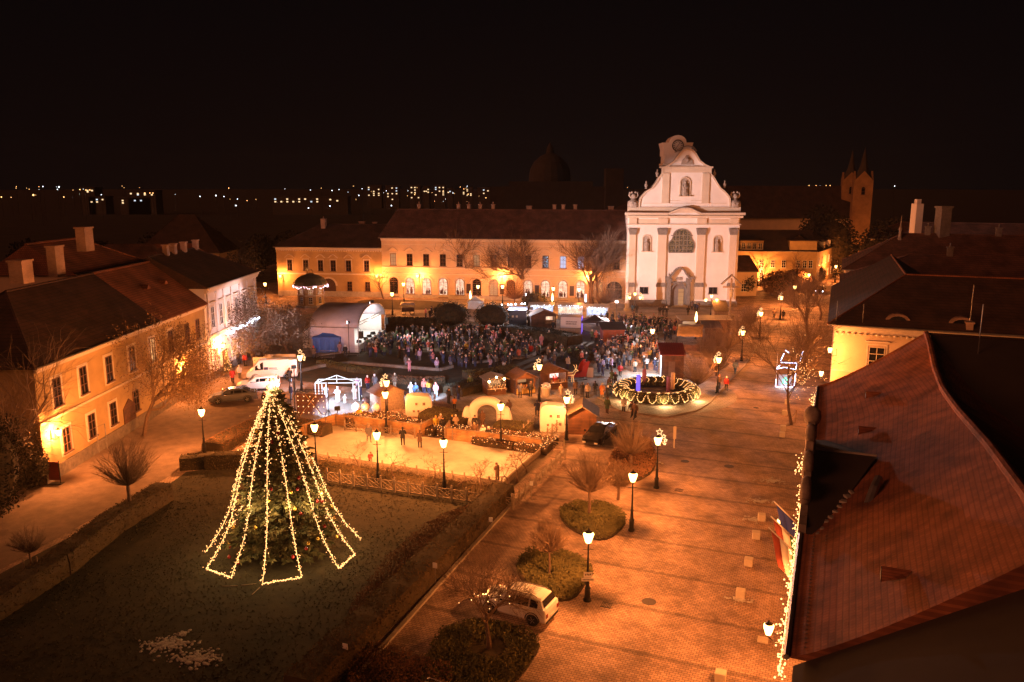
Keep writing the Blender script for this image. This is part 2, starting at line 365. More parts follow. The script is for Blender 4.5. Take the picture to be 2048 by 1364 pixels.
# ================================================================== buildings: shared pieces
def roof_part(root, L, W, H, Z, mat, hl=0.0, hr=0.0, o=0.5, ry=None, name='roof', og=0.25):
    ry = W / 2 if ry is None else ry
    x0, x1 = (-o if hl else -og), (L + o if hr else L + og)
    a = (x0, -o, H); b = (x1, -o, H); c = (x1, W + o, H); d = (x0, W + o, H)
    e = (hl if hl else x0, ry, Z); f = (L - hr if hr else x1, ry, Z)
    mb = MB(); n = 0; dz = .12
    mb.v = [a, b, c, d, e, f] + [(p[0], p[1], p[2] - dz) for p in (a, b, c, d)]
    mb.f = [(0, 1, 5, 4), (2, 3, 4, 5), (1, 2, 5), (3, 0, 4), (0, 6, 7, 1), (1, 7, 8, 2), (2, 8, 9, 3), (3, 9, 6, 0), (6, 9, 8, 7)]
    r = mb.build(name, mat, root)
    rd = MB(); rd.tube([e, f], .13, 6)
    if hl: rd.tube([a, e], .11, 6); rd.tube([d, e], .11, 6)
    if hr: rd.tube([b, f], .11, 6); rd.tube([c, f], .11, 6)
    rd.build('ridge_tiles', MATS.get('red_roof_tiles') if mat == M_roof_r else mat, r)
    gt = MB(); gt.tube([(x0, -o - .07, H - .03), (x1, -o - .07, H - .03)], .09, 6); gt.build('gutter', M_tin, root)
    return r
def walls(root, L, W, H, mat, name='wall'):
    return MB().rng(0, L, 0, W, 0, H - .12).build(name, mat, root)
def gable_wall(root, x, W, H, Z, mat, t=.3, ry=None):
    ry = W / 2 if ry is None else ry
    return MB().prism([(0, H - .12), (W, H - .12), (ry, Z - .25)], x, x + t, 'x').build('gable_wall', mat, root)
M_litwin = glow('lit_window', (1.0, 0.5, 0.18), (.3, .1, .03), 1.5, .6)
M_litshop = glow('lit_shop_window', (1.0, 0.74, 0.5), (.55, .2, .12), 1.8, .75)
M_litcold = glow('cold_lit_window', (0.72, 0.78, 1.0), (.25, .3, .7), 2.2, .9)
M_litdim = emis('dim_lit_window', (1.0, 0.5, 0.22), .22)
M_litupc = emis('cold_ceiling_light_window', (0.6, 0.68, 1.0), .45)
def window(root, x, z, w_, h_, lit=None, trim=None, hood=None, label=None, arch=False, y=0.0, bars=(1, 2), sill=True, face=1):
    """upright window on the wall plane y, looking towards -y; x,z is the middle of its foot"""
    fr = MB(); yy = y
    def ring(t, d0, d1, mb, ww, hh, zz, ar):
        if not ar:
            mb.rng(x - ww / 2 - t, x - ww / 2, yy - d1, yy - d0, zz, zz + hh); mb.rng(x + ww / 2, x + ww / 2 + t, yy - d1, yy - d0, zz, zz + hh)
            mb.rng(x - ww / 2 - t, x + ww / 2 + t, yy - d1 - .004, yy - d0, zz + hh, zz + hh + t)
        else:
            r_ = ww / 2; zs = zz + hh - r_
            mb.rng(x - ww / 2 - t, x - ww / 2, yy - d1, yy - d0, zz, zs); mb.rng(x + ww / 2, x + ww / 2 + t, yy - d1, yy - d0, zz, zs)
            for k in range(10):
                a, b = math.pi * k / 10, math.pi * (k + 1) / 10
                mb.prism([(x + r_ * math.cos(a), zs + r_ * math.sin(a)), (x + (r_ + t) * math.cos(a), zs + (r_ + t) * math.sin(a)), (x + (r_ + t) * math.cos(b), zs + (r_ + t) * math.sin(b)), (x + r_ * math.cos(b), zs + r_ * math.sin(b))], yy - d1, yy - d0)
    ring(.07, 0.0, .10, fr, w_ - .14, h_ - .07, z, arch)
    zt = z + h_ - (w_ / 2 if arch else 0)
    for k in range(1, bars[0] + 1): fr.rng(x - w_ / 2 + w_ * k / (bars[0] + 1) - .03, x - w_ / 2 + w_ * k / (bars[0] + 1) + .03, yy - .085, yy - .03, z + .02, z + h_ - .07)
    for k in range(1, bars[1] + 1):
        zz = z + (zt - z) * k / (bars[1] + (0 if arch else 1)); fr.rng(x - w_ / 2 + .03, x + w_ / 2 - .03, yy - .08, yy - .035, zz - .03, zz + .03)
    if sill: fr.rng(x - w_ / 2 - .15, x + w_ / 2 + .15, yy - .2, yy, z - .14, z)
    wo = fr.build('window', trim or M_frame, root)
    if label: wo['label'] = label
    pa = MB()
    if arch:
        r_ = w_ / 2 - .05; zs = z + h_ - w_ / 2; pts = [(x - r_, z), (x + r_, z)] + [(x + r_ * math.cos(math.pi * k / 10), zs + r_ * math.sin(math.pi * k / 10)) for k in range(11)]
        pa.prism(pts, yy - .03, yy - .002)
    else: pa.rng(x - w_ / 2 + .03, x + w_ / 2 - .03, yy - .03, yy - .002, z + .003, z + h_ - .03)
    pa.build('pane', lit or M_glassd, wo)
    if hood is not None:
        hm = MB(); hz = z + h_ + .18
        hm.rng(x - w_ / 2 - .22, x - w_ / 2 - .08, yy - .06, yy, z - .1, hz); hm.rng(x + w_ / 2 + .08, x + w_ / 2 + .22, yy - .06, yy, z - .1, hz)
        hm.rng(x - w_ / 2 - .22, x + w_ / 2 + .22, yy - .07, yy, hz, hz + .16)
        if hood == 'swan':
            ln = [(x + s * (w_ / 2 + .55), hz + .34 + dz) for s, dz in ((-1, 0), (-.8, .08), (-.55, .35), (-.25, .62), (0, .72), (.25, .62), (.55, .35), (.8, .08), (1, 0))]
            hm.band(ln, .13, yy - .22, yy)
        elif hood == 'flat': hm.rng(x - w_ / 2 - .4, x + w_ / 2 + .4, yy - .25, yy, hz + .3, hz + .45)
        hm.build('window_hood', M_trim, wo)
    return wo
def chimney(root, x, y, z0, h, sx=.9, sy=.7, mat=None, pots=1):
    mb = MB(); mb.rng(x - sx / 2, x + sx / 2, y - sy / 2, y + sy / 2, z0, z0 + h); mb.rng(x - sx / 2 - .1, x + sx / 2 + .1, y - sy / 2 - .1, y + sy / 2 + .1, z0 + h, z0 + h + .16)
    for k in range(pots):
        xx = x + (k - (pots - 1) / 2) * .4; mb.lathe([(.13, 0), (.11, .45), (.16, .5), (.1, .52)], (xx, y, z0 + h + .16), 8)
    return mb.build('chimney', mat or M_brick, root)
def cornice(root, L, y, z, W=None, mat=None, dent=False, d=.35, h=.4):
    mb = MB(); mb.rng(-.05, L + .05, y - d, y, z - h * .4, z); mb.rng(-.02, L + .02, y - d * .6, y, z - h, z - h * .4 - .001)
    if dent:
        k = 0
        while k * .55 < L - .3: mb.rng(.15 + k * .55, .35 + k * .55, y - d * .95, y, z - h - .22, z - h - .002); k += 1
    return mb.build('cornice', mat or M_trim, root)
def pipe(root, x, H, y=-.1):
    MB().tube([(x, y - .45, H - .1), (x, y - .1, H - .7), (x, y - .1, .1)], .06, 6).build('drainpipe', M_tin, root)

# ------------------------------------------------------------------ near left house (ochre, two storeys)
def front(u1, v1, u2, v2):
    a, b = P(u1, v1), P(u2, v2); d = b - a; return a, math.atan2(d.y, d.x), d.length
XL = -38.1
A = thing('town_house', 'nearest left town house, ochre plaster, long tiled roof, wall lantern by its corner', 'house', (XL, 61.8, 0), R(89.6))
walls(A, 35, 12.5, 9.9, M_plast_y)
MB().rng(-.06, 35, -.12, -.001, 0, 1.1).build('plinth', M_dstone, A)
cornice(A, 35, 0, 9.75, dent=False)
MB().rng(0, 35, -.1, -.001, 5.0, 5.2).build('string_course', M_trim, A)
roof_part(A, 22, 12.5, 9.9, 15.0, M_roof_d, hl=7.4, hr=0, og=0)
rf = roof_part(A, 13.2, 12.5, 9.9, 15.02, M_roof_r, hl=0, hr=0, og=0, name='tiled_roof'); rf.location = (22.02, 0, 0); rf['label'] = 'brighter red tiled roof section with two small roof vents'
for x, z in ((27, 1.5), (31.5, 1.5)):
    m = MB(); m.prism([(-.5, 0), (.5, 0), (0, .45)], -.6, .5); m.xf(Matrix.Translation((x, 3.4, 12.75))); m.build('roof_vent', M_roof_r, A)
gable_wall(A, 34.8, 12.5, 9.9, 15.0, M_plast_y)
for i, x in enumerate((2.8, 6.9, 11.4, 16, 20.5, 25, 29.5, 32.6)):
    window(A, x, 5.95, 1.15, 2.4, trim=M_frame, hood=None, lit=M_litwin if i == 4 else None, label='upper window with a warm lamp behind it' if i == 4 else None)
    if i not in (7, 4): window(A, x + (.6 if i < 2 else 0), 1.75, 1.15, 2.1, trim=M_frame)
for x, z, h in [(2.8, 5.95, 2.4), (6.9, 5.95, 2.4), (11.4, 5.95, 2.4), (16, 5.95, 2.4), (20.5, 5.95, 2.4), (25, 5.95, 2.4), (3.4, 1.75, 2.1), (7.5, 1.75, 2.1), (11.4, 1.75, 2.1)]:
    fr = MB(); fr.rng(x - .88, x - .6, -.05, 0, z - .25, z + h + .25); fr.rng(x + .6, x + .88, -.05, 0, z - .25, z + h + .25); fr.rng(x - .6, x + .6, -.05, 0, z + h, z + h + .25); fr.rng(x - .6, x + .6, -.05, 0, z - .3, z - .14); fr.build('window_surround', M_trim, A)
d_ = MB(); d_.prism([(12.9 + 1.6 - 1.2, 0), (15.7, 0), (15.7, 2.6), (14.5, 3.4), (13.3, 2.6)], -.08, 0); d_.build('door', M_dwood, A)
pipe(A, 34.6, 9.9)
# roof and chimneys behind it (taller rear house)
A2 = thing('rear_house', 'taller house rising behind the ochre town house with broad red roof and two brick chimneys', 'house', (-45.2, 82, 0), R(89.6))
walls(A2, 15, 9, 15.1, M_plast_p); gable_wall(A2, .05, 9, 15.1, 18.4, M_plast_p)
roof_part(A2, 15, 9, 15.1, 18.2, M_roof_r, hl=0, hr=5.5, o=.3)
def world_chim(root, u, vb, Y, h, sx, sy, lab=None, pots=0, mat=None):
    q = Q(u, vb, Y); l = root.matrix_basis.inverted() @ q
    o = chimney(root, l.x, l.y, l.z, h, sx, sy, mat, pots)
    if lab: o['label'] = lab
for rt_, args in ((A2, (172, 502, 86, 2.4, 1.7, 1.0)), (A2, (115, 552, 80, 2.9, 1.5, .9)), (A, (45, 566, 70, 1.9, 1.6, 1.2))): world_chim(rt_, *args, lab='large brick chimney')
# ------------------------------------------------------------------ second left house (pale, pinkish)
B = thing('town_house', 'second left town house, pale plaster with tall pilasters and a cold light garland', 'house', (XL + .35, 97.1, 0), R(89.6))
walls(B, 19.5, 13, 11.8, M_plast_w); cornice(B, 19.5, 0, 11.65, d=.5, h=.6)
MB().rng(0, 19.5, -.25, -.001, 5.3, 5.75).build('string_course', M_trim, B)
MB().rng(-.05, 19.5, -.1, -.001, 0, .9).build('plinth', M_dstone, B)
roof_part(B, 19.5, 13, 11.8, 15.6, M_roof_d, hl=0, hr=6, o=.5)
gable_wall(B, .05, 13, 11.8, 15.6, M_plast_w)
for x in (.6, 3.4, 6.2, 9.0, 12.2, 15.4, 18.6): MB().rng(x - .3, x + .3, -.15, -.002, 5.78, 10.9).build('pilaster', M_plast_w, B)
for x in (2, 4.8, 7.6, 10.6, 13.8, 17): window(B, x, 6.6, 1.1, 2.6, trim=M_white, hood='flat')
for i, x in enumerate((2.2, 5.2, 9.0, 12.0, 15.6)):
    if i == 1: continue
    window(B, x, 1.3, 1.3, 2.6, trim=M_white, lit=M_litwin, label='warmly lit ground floor shop window')
d_ = MB(); d_.rng(4.4, 6.1, -.1, -.002, 0, 3.0); d_.build('door', M_dwood, B)
for x in (4.5, 6.8, 10, 14): chimney(B, x, 6.3, 14.6, 2.0, .8, .6, M_brick, 0)
pipe(B, .25, 11.8)
# cold garland along the string course
mb = MB(); r = random.Random(2)
for k in range(150):
    x = 6 + 12.5 * r.random(); mb.ball((x, -.45 + r.uniform(-.1, .1), 5.1 + .18 * math.sin(x * 2.4) + r.uniform(-.14, .14)), .05, 4)
mb.tube([(6, -.45, 5.1)] + [(6 + .5 * k, -.45, 5.1 + .18 * math.sin((6 + .5 * k) * 2.4)) for k in range(26)], .015, 3)
gl = mb.build('light_garland', emis('cold_garland_bulb', (.7, .8, 1), 12), loc=B.location, rz=R(89.6)); tag(gl, 'cold white light garland hung along the pale left town house', 'light garland')
# ------------------------------------------------------------------ roofs beyond on the left
def simple_house(name, label, cat, loc, rz, L, W, H, Z, wm, rm, hl=3, hr=3, wins=0, lit=(), chim=(), ww=1.1, wh=1.7, floors=1, grp=None):
    t = thing(name, label, cat, loc, rz, grp); walls(t, L, W, H, wm)
    rf_ = roof_part(t, L, W, H, Z, rm, hl=hl, hr=hr)
    if not hl: gable_wall(t, .05, W, H, Z, wm)
    if not hr: gable_wall(t, L - .35, W, H, Z, wm)
    for f in range(floors):
        for i in range(wins):
            x = L * (i + .5) / wins; window(t, x, 1.1 + f * 3.4, ww, wh, lit=M_litwin if (i, f) in lit else None, trim=M_white)
    for x in chim: chimney(t, x, W / 2, Z - .6, 1.9, .8, .6, pots=1)
    return t
simple_house('town_house', 'far left house with lit cream wall under a hipped red roof, beyond the pale house', 'house', (-71.5, 146, 0), R(6), 15, 12, 8.4, 13.2, M_plast_y, M_roof_r, 4, 4, 5, floors=2)
simple_house('town_house', 'dark roofed house left of the hipped red roof, far behind the tall chimney', 'house', (-79, 140, 0), R(4), 18, 14, 8, 13.5, M_plast_p, M_roof_b, 5, 5, 4)
simple_house('town_house', 'lone hipped roof standing high in the dark behind the red roofs on the left', 'house', (-92, 196, 0), R(0), 20, 14, 8, 17, M_plast_p, M_roof_d, 8, 8, 4)
simple_house('town_house', 'low unlit house at the left picture edge behind the brick chimneys', 'house', (-88, 108, 0), R(90), 26, 13, 8, 13, M_plast_p, M_roof_d, 4, 4, 4)
simple_house('workshop_building', 'long low building with a lit glazed front far behind the tall chimney', 'building', (-120, 205, 0), R(2), 26, 10, 5, 7, M_plast_p, M_roof_d, 0, 0, 10, lit=[(6, 0), (7, 0), (8, 0), (9, 0), (2, 0), (3, 0)], ww=2.0, wh=1.6)
# ------------------------------------------------------------------ long row across the square
ang = math.atan2(-9.1, 52.3)
M1 = thing('arcade_house', 'lower ochre house with a dark round gateway at the left end of the long row', 'house', (-52.3, 177.2, 0), R(-7.2))
walls(M1, 24, 14, 10.9, M_plast_y); cornice(M1, 24, 0, 10.75, dent=True, d=.45, h=.5)
roof_part(M1, 24, 14, 10.9, 15.6, M_roof_d, hl=8, hr=0, og=0)
MB().rng(-.05, 24, -.12, -.001, 0, 1.2).build('plinth', M_stone, M1); MB().rng(0, 24, -.14, -.001, 4.9, 5.2).build('string_course', M_trim, M1)
for x in (3.0, 6.7, 10.1, 13.0, 16.5, 20.6): window(M1, x, 5.7, 1.1, 2.3, hood='swan', trim=M_frame)
for x in (16.6, 20.7): window(M1, x, 1.4, 1.1, 2.0, trim=M_frame)
gt = MB(); gt.prism([(10.2, 0), (13.4, 0), (13.4, 2.4)] + [(11.8 + 1.6 * math.cos(math.pi * k / 8), 2.4 + 1.6 * math.sin(math.pi * k / 8)) for k in range(9)] + [(10.2, 2.4)], -.1, -.003); gt.build('gateway', pm('dark_gate_wood', (.10, .05, .035), .7, .4, 4), M1)
ar = MB(); ar.band([(11.8 + 1.65 * math.cos(math.pi * (1 - k / 10)), 2.4 + 1.65 * math.sin(math.pi * (1 - k / 10))) for k in range(11)], .35, -.2, -.002); ar.build('gate_arch', M_trim, M1)
chimney(M1, 9.0, 6.0, 14.3, 2.4, 1.0, 1.0, pots=1); chimney(M1, 17, 9, 14.6, 1.4, 1.3, .7, pots=0); chimney(M1, 20, 9, 14.6, 1.3, .9, .7, pots=0)
def roof_eye(t, x, y, z, s=.9, mat=None):
    m = MB(); pts = [(s * math.cos(math.pi * k / 8), s * .7 * math.sin(math.pi * k / 8)) for k in range(9)]
    m.prism(pts, -.05, 1.6); o = m.build('roof_eye', mat or M_roof_d, t, loc=(x, y, z))
    MB().prism([(a * .7, b * .7 + .02) for a, b in pts], -.07, -.052).build('louvre', M_glassd, o); return o
for x in (5.2, 11.2, 17.2): roof_eye(M1, x, 2.2, 12.3, .45)
M2 = thing('arcade_house', 'long two storey row house with lit arched shop fronts beside the white church', 'house', (-28.45, 174.3, 0), ang)
L2 = 53.0
walls(M2, L2, 14, 13.1, M_plast_p); cornice(M2, L2, 0, 12.95, d=.5, h=.5)
roof_part(M2, L2, 14, 13.1, 19.0, M_roof_b, hl=1.6, hr=0, og=0)
MB().rng(-.03, L2, -.12, -.001, 0, .9).build('plinth', M_stone, M2)
sc_ = MB(); sc_.rng(0, L2, -.16, -.001, 5.35, 5.55); sc_.rng(0, L2, -.2, -.001, 6.55, 6.8); sc_.rng(0, L2, -.06, -.001, 11.6, 11.75); sc_.build('string_course', M_trim, M2)
xs = [2.6 + i * 3.72 for i in range(14)]
for i, x in enumerate(xs):
    lit = {0: M_litdim, 5: M_litdim, 10: M_litupc, 11: M_litupc}.get(i)
    window(M2, x, 7.15, 1.3, 2.5, lit=lit, hood='swan', trim=M_frame)
for i, x in enumerate(xs):
    lit = {1: M_litshop, 2: M_litshop, 3: M_litshop, 4: M_litshop, 8: M_litshop, 9: M_litshop, 10: M_litshop, 11: M_litshop}.get(i, M_litdim if i in (6, 12) else None)
    wd = 1.9 if i < 13 else 2.6
    if i == 13: wo = window(M2, x - .4, .12, 3.4, 4.5, None, trim=M_trim, arch=True, bars=(1, 1), label='grey gateway at the church end')
    else: window(M2, x, .35 if i in (0, 3, 10) else 1.0, wd, 4.2 if i in (0, 3, 10) else 3.5, lit=lit, arch=True, trim=M_frame, bars=(1, 1))
hb = MB()
for i, x in enumerate(xs[:13]): hb.band([(x + 1.2 * math.cos(math.pi * (1 - k / 8)), 3.55 + 1.2 * math.sin(math.pi * (1 - k / 8))) for k in range(9)], .22, -.13, -.002)
for k in range(9): hb.rng(0, L2, -.03, -.001, 1.2 + k * .46, 1.24 + k * .46)
hb.build('arch_mouldings', M_trim, M2)
for u in (833, 913, 934, 957, 983, 1056, 1107, 1125, 1149, 1221):
    q = Q(u, 426, 178.5 - (u - 833) * .017); l = M2.matrix_basis.inverted() @ q; chimney(M2, l.x, 7.6, 18.4, 1.6 if u not in (1056, 1221) else 1.3, .7 if u not in (1056, 1221) else 1.1, .6, M_brick, 1 if u < 1000 else 0)
for x in (11, 20.3, 30, 41): roof_eye(M2, x, 2.0, 14.5, .55, M_roof_b)
sg = MB()
for x, s in ((xs[8] + 1.9, .5), (xs[10] + 1.9, .5), (xs[4] + 1.9, .5), (xs[6] + 1.8, .5)): MB().rng(x - .45, x + .45, -.08, -.002, 1.3, 3.4).build('display_case', pm('dark_notice', (.05, .03, .03), .4), M2)
# mannequins / goods in the lit fronts read as dark shapes on the panes
gd = MB(); r = random.Random(5)
for i in (1, 2, 3, 4, 8, 9, 10, 11):
    for k in range(4):
        x = xs[i] + r.uniform(-.6, .6); h = r.uniform(.7, 1.6); MB().lathe([(.16, 0), (.22, h * .5), (.06, h * .75), (.1, h * .9), (1e-5, h)], (x, -.05, 1.05), 6).build('shop_dummy', pm('dark_goods', (.09, .04, .05), .7), M2)
# small sign boxes
def textobj(name, body, size, mat, parent, loc, rot, extr=.01, al='CENTER'):
    cu = bpy.data.curves.new(name, 'FONT'); cu.body = body; cu.size = size; cu.align_x = al; cu.align_y = 'CENTER'; cu.extrude = extr
    o = bpy.data.objects.new(name, cu); dg = bpy.context.evaluated_depsgraph_get(); C.objects.link(o)
    bpy.context.view_layer.update(); me = bpy.data.meshes.new_from_object(o.evaluated_get(bpy.context.evaluated_depsgraph_get()))
    bpy.data.objects.remove(o); me.materials.clear(); me.materials.append(mat); me.name = name
    n = bpy.data.objects.new(name, me); C.objects.link(n); n.parent = parent; n.location = loc; n.rotation_euler = rot; return n

# ------------------------------------------------------------------ white baroque church
CS = .0301
def cx(zx): return (zx - 549) * CS
def cz(zy): return (1205 - zy) * .0301
CHX, CHY = 34.3, 160.6
CH_ = thing('church', 'tall white baroque church with curved gable and clock tower, closing the square', 'church', (CHX, CHY, 0), R(-1.5))
def sy(pts): return pts
body = [(cx(180), 0), (cx(918), 0), (cx(918), cz(578)), (cx(180), cz(578))]
MB().prism(body, 0, 1.5).build('facade_wall', M_plast_w, CH_)
MB().rng(cx(196), cx(902), 1.5, 34, 0, 18.4).build('nave_wall', M_plast_w, CH_)
mb = MB(); xa, xb = cx(190), cx(908); mb.v = [(xa, 1.5, 18.4), (xb, 1.5, 18.4), (xb, 34, 18.4), (xa, 34, 18.4), (0, 1.5, 26), (0, 30, 26)]
mb.f = [(0, 1, 4), (1, 2, 5, 4), (2, 3, 5), (3, 0, 4, 5), (0, 3, 2, 1)]; mb.build('roof', M_roof_d, CH_)
def L_(pts): return [(cx(a), cz(b)) for a, b in pts]
left = [(180, 578), (180, 545), (246, 545), (250, 490), (262, 470), (290, 440), (330, 415), (355, 380), (372, 350), (392, 325), (396, 282)]
top = [(396, 282), (430, 270), (470, 240), (500, 195), (525, 172), (555, 164), (588, 170), (612, 195), (640, 240), (676, 266), (716, 282)]
right = [(1098 - a, b) for a, b in reversed(left)]
right = [(716, 282), (716, 325), (738, 350), (757, 380), (782, 415), (815, 440), (842, 470), (850, 490), (854, 545), (918, 545), (918, 578)]
gp = L_(left + top[1:] + right[1:])
MB().prism(gp, .15, 1.35).build('gable', M_plast_w, CH_)
tr = MB(); tr.band(L_(top), -.32, -.2, 1.5); tr.band(L_([(384, 286), (384, 278), (440, 268)])[:2], .1, -.1, 1.4)
tr.rng(cx(386), cx(724), -.25, 1.45, cz(290), cz(279)); tr.rng(cx(396), cx(716), -.05, 1.4, cz(318), cz(290) - .003)
tr.band(L_(left[2:]), -.28, -.12, 1.48); tr.band(L_(right[:-2]), -.28, -.12, 1.48)
tr.rng(cx(180), cx(918), -.12, 1.5, cz(548), cz(542)); tr.rng(cx(180) - .03, cx(918) + .03, -.05, 1.45, cz(578), cz(548) - .003)
# main cornice with the swept hood over the middle bay
wv = [(158, 592), (440, 592), (470, 578), (510, 562), (548, 556), (590, 562), (625, 578), (655, 592), (944, 592)]
tr.band(L_(wv), .42, -1.0, .2)
tr.rng(cx(168), cx(934), -.55, 0, cz(612), cz(597)); tr.rng(cx(174), cx(926), -.3, -.001, cz(658), cz(652))
tr.build('cornice', M_pil, CH_)
dl = MB(); wv2 = [(160, 578), (440, 580), (470, 566), (510, 550), (548, 544), (590, 550), (625, 566), (655, 580), (942, 578)]
dl.band(L_(wv2), .14, -1.05, .3); dl.build('lead_flashing', M_tin, CH_); MB().band(L_([(480, 190), (500, 180), (525, 158), (555, 150), (588, 156), (612, 183)]), .2, .1, 1.4).build('gable_flashing', M_tin, CH_)
for x0, x1, i in ((192, 234, 0), (382, 438, 1), (640, 694, 2), (856, 902, 3)):
    pil = MB(); cap = MB(); bas = MB(); pil.rng(cx(x0), cx(x1), -.35, 0, 1.5, cz(722)); pil.rng(cx(x0 - 4), cx(x1 + 4), -.38, -.002, cz(650), cz(614))
    cap.prism([(cx(x0), cz(722)), (cx(x1), cz(722)), (cx(x1 + 9), cz(681)), (cx(x0 - 9), cz(681))], -.55, -.0)
    bas.rng(cx(x0 - 4), cx(x1 + 4), -.52, -.0, cz(1070), cz(1052)); bas.rng(cx(x0 - 1), cx(x1 + 1), -.45, -.001, cz(1052) + .002, cz(1042)); po_ = pil.build('pilaster', M_pil, CH_); cap.build('capital', M_dstone, po_); bas.build('pilaster_base', M_dstone, po_)
for x0, x1 in ((398, 444), (660, 706)): MB().rng(cx(x0), cx(x1), -.1, .2, cz(516), cz(322)).build('gable_pilaster', M_pil, CH_)
ln = MB()
for pts in ([(438, 322), (438, 500), (520, 500)], [(592, 500), (662, 500), (662, 322)], [(275, 518), (824, 518)]): ln.band(L_(pts), .09, .08, .16)
for x0, x1 in ((236, 386), (704, 860)): ln.prism([(cx(x0), cz(650)), (cx(x1), cz(650)), (cx(x1), cz(620)), (cx(x0), cz(620))], -.06, -.0)
ln.build('panel_mouldings', M_pil, CH_)
MB().rng(cx(176), cx(448), -.6, -.001, 0, cz(1160)).build('plinth', M_dstone, CH_); MB().rng(cx(616), cx(922), -.6, -.001, 0, cz(1168)).build('plinth', M_dstone, CH_)
# keyhole window
kw = [(462, 838)] + [(456, 800), (460, 775), (478, 756), (486, 735), (490, 712), (510, 694), (538, 688), (566, 694), (588, 712), (594, 735), (602, 756), (616, 775), (621, 800), (612, 838)]
kwo = MB(); kwo.band(L_(kw), .22, -.16, 0); kwo.rng(cx(456), cx(614), -.22, -.0, cz(843), cz(837))
for x in (500, 524, 550, 576): kwo.rng(cx(x) - .09, cx(x) + .09, -.14, -.05, cz(836), cz(702))
for z in (728, 760, 792, 818): kwo.rng(cx(468), cx(610), -.13, -.06, cz(z) - .08, cz(z) + .08)
kwo = kwo.build('window', M_dstone, CH_); kwo['label'] = 'large keyhole shaped window glowing dimly behind its bars'
M_kw = bpy.data.materials.new('church_window_glow'); M_kw.use_nodes = True; _t = M_kw.node_tree; _p = _t.nodes['Principled BSDF']
_n = _t.nodes.new('ShaderNodeTexNoise'); _n.inputs['Scale'].default_value = 4.5; _c = _t.nodes.new('ShaderNodeTexCoord'); _r = _t.nodes.new('ShaderNodeValToRGB')
_r.color_ramp.elements[0].position = .53; _r.color_ramp.elements[0].color = (.012, .006, .003, 1); _r.color_ramp.elements[1].position = .62; _r.color_ramp.elements[1].color = (1, .5, .16, 1)
_t.links.new(_c.outputs['Object'], _n.inputs['Vector']); _t.links.new(_n.outputs['Fac'], _r.inputs[0]); _t.links.new(_r.outputs[0], _p.inputs['Emission Color']); _p.inputs['Emission Strength'].default_value = .22; _p.inputs['Base Color'].default_value = (.03, .03, .03, 1)
MB().prism(L_(kw), -.05, -.002).build('pane', M_kw, kwo)
# niches with statues
def arch_poly(x0, x1, z0, z1, n=8):
    r_ = (x1 - x0) / 2; xm = (x0 + x1) / 2; return [(x0, z0), (x1, z0)] + [(xm + r_ * math.cos(math.pi * k / n), z1 - r_ + r_ * math.sin(math.pi * k / n)) for k in range(n + 1)]
def statue_mb(h=2.6, seed=1, twist=.15):
    m = MB(); r = random.Random(seed); s = h / 2.6
    prof = [(.42, 0), (.45, .15), (.36, .5), (.40, .9), (.33, 1.3), (.38, 1.7), (.30, 1.95), (.13, 2.08), (.12, 2.14)]
    m.lathe([(a * s, b * s) for a, b in prof], (0, 0, 0), 10); m.ball((.03, -.02, 2.34 * s), .19 * s, 8, 1.2)
    for sgn in (-1, 1): m.tube([(.33 * sgn * s, 0, 1.9 * s), (.48 * sgn * s, -.1 * s, 1.5 * s), (.2 * sgn * s, -.36 * s, 1.35 * s)], [.13 * s, .11 * s, .07 * s], 6)
    for k in range(4): m.tube([(.3 * s * math.cos(k * 1.6 - 2.4), .3 * s * math.sin(k * 1.6 - 2.4), 1.5 * s), (.42 * s * math.cos(k * 1.6 - 2.2), .42 * s * math.sin(k * 1.6 - 2.2), .1 * s)], [.05 * s, .08 * s], 5)
    return m
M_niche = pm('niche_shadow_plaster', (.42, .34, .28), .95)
M_statue = pm('carved_stone', (.42, .34, .28), .9, .45, 2.2, .5)
for x0, x1, z0, z1, y, h, sd_ in ((284, 330, 832, 728, 0, 2.5, 1), (752, 796, 834, 732, 0, 2.5, 2), (519, 577, 468, 352, .15, 2.9, 3)):
    po = arch_poly(cx(x0), cx(x1), cz(z0), cz(z1)); a = MB(); a.band(po[1:] + [po[0]], -.22, y - .2, y); a.rng(cx(x0) - .4, cx(x1) + .4, y - .5, y, cz(z0) - .18, cz(z0))
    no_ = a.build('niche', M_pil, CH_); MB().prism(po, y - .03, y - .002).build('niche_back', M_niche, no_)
    tag(statue_mb(h, sd_).build('statue', M_statue, loc=Matrix.Translation((CHX, CHY, 0)) @ Matrix.Rotation(R(-1.5), 4, 'Z') @ Vector(((cx(x0) + cx(x1)) / 2, y - .32, cz(z0) + .02)), smooth=True),
        {1: 'stone statue of a robed figure in the left niche of the white church', 2: 'stone statue of a robed figure in the right niche of the white church', 3: 'stone statue group in the upper gable niche of the white church'}[sd_], 'statue')
# gable cartouche
ca = MB(); ca.prism(L_([(515, 268), (522, 240), (538, 222), (548, 206), (562, 206), (572, 222), (590, 240), (598, 268)]), .0, .15); ca.ball((cx(556), -.02, cz(236)), .45, 8, 1.1); ca.build('cartouche', M_statue, CH_)
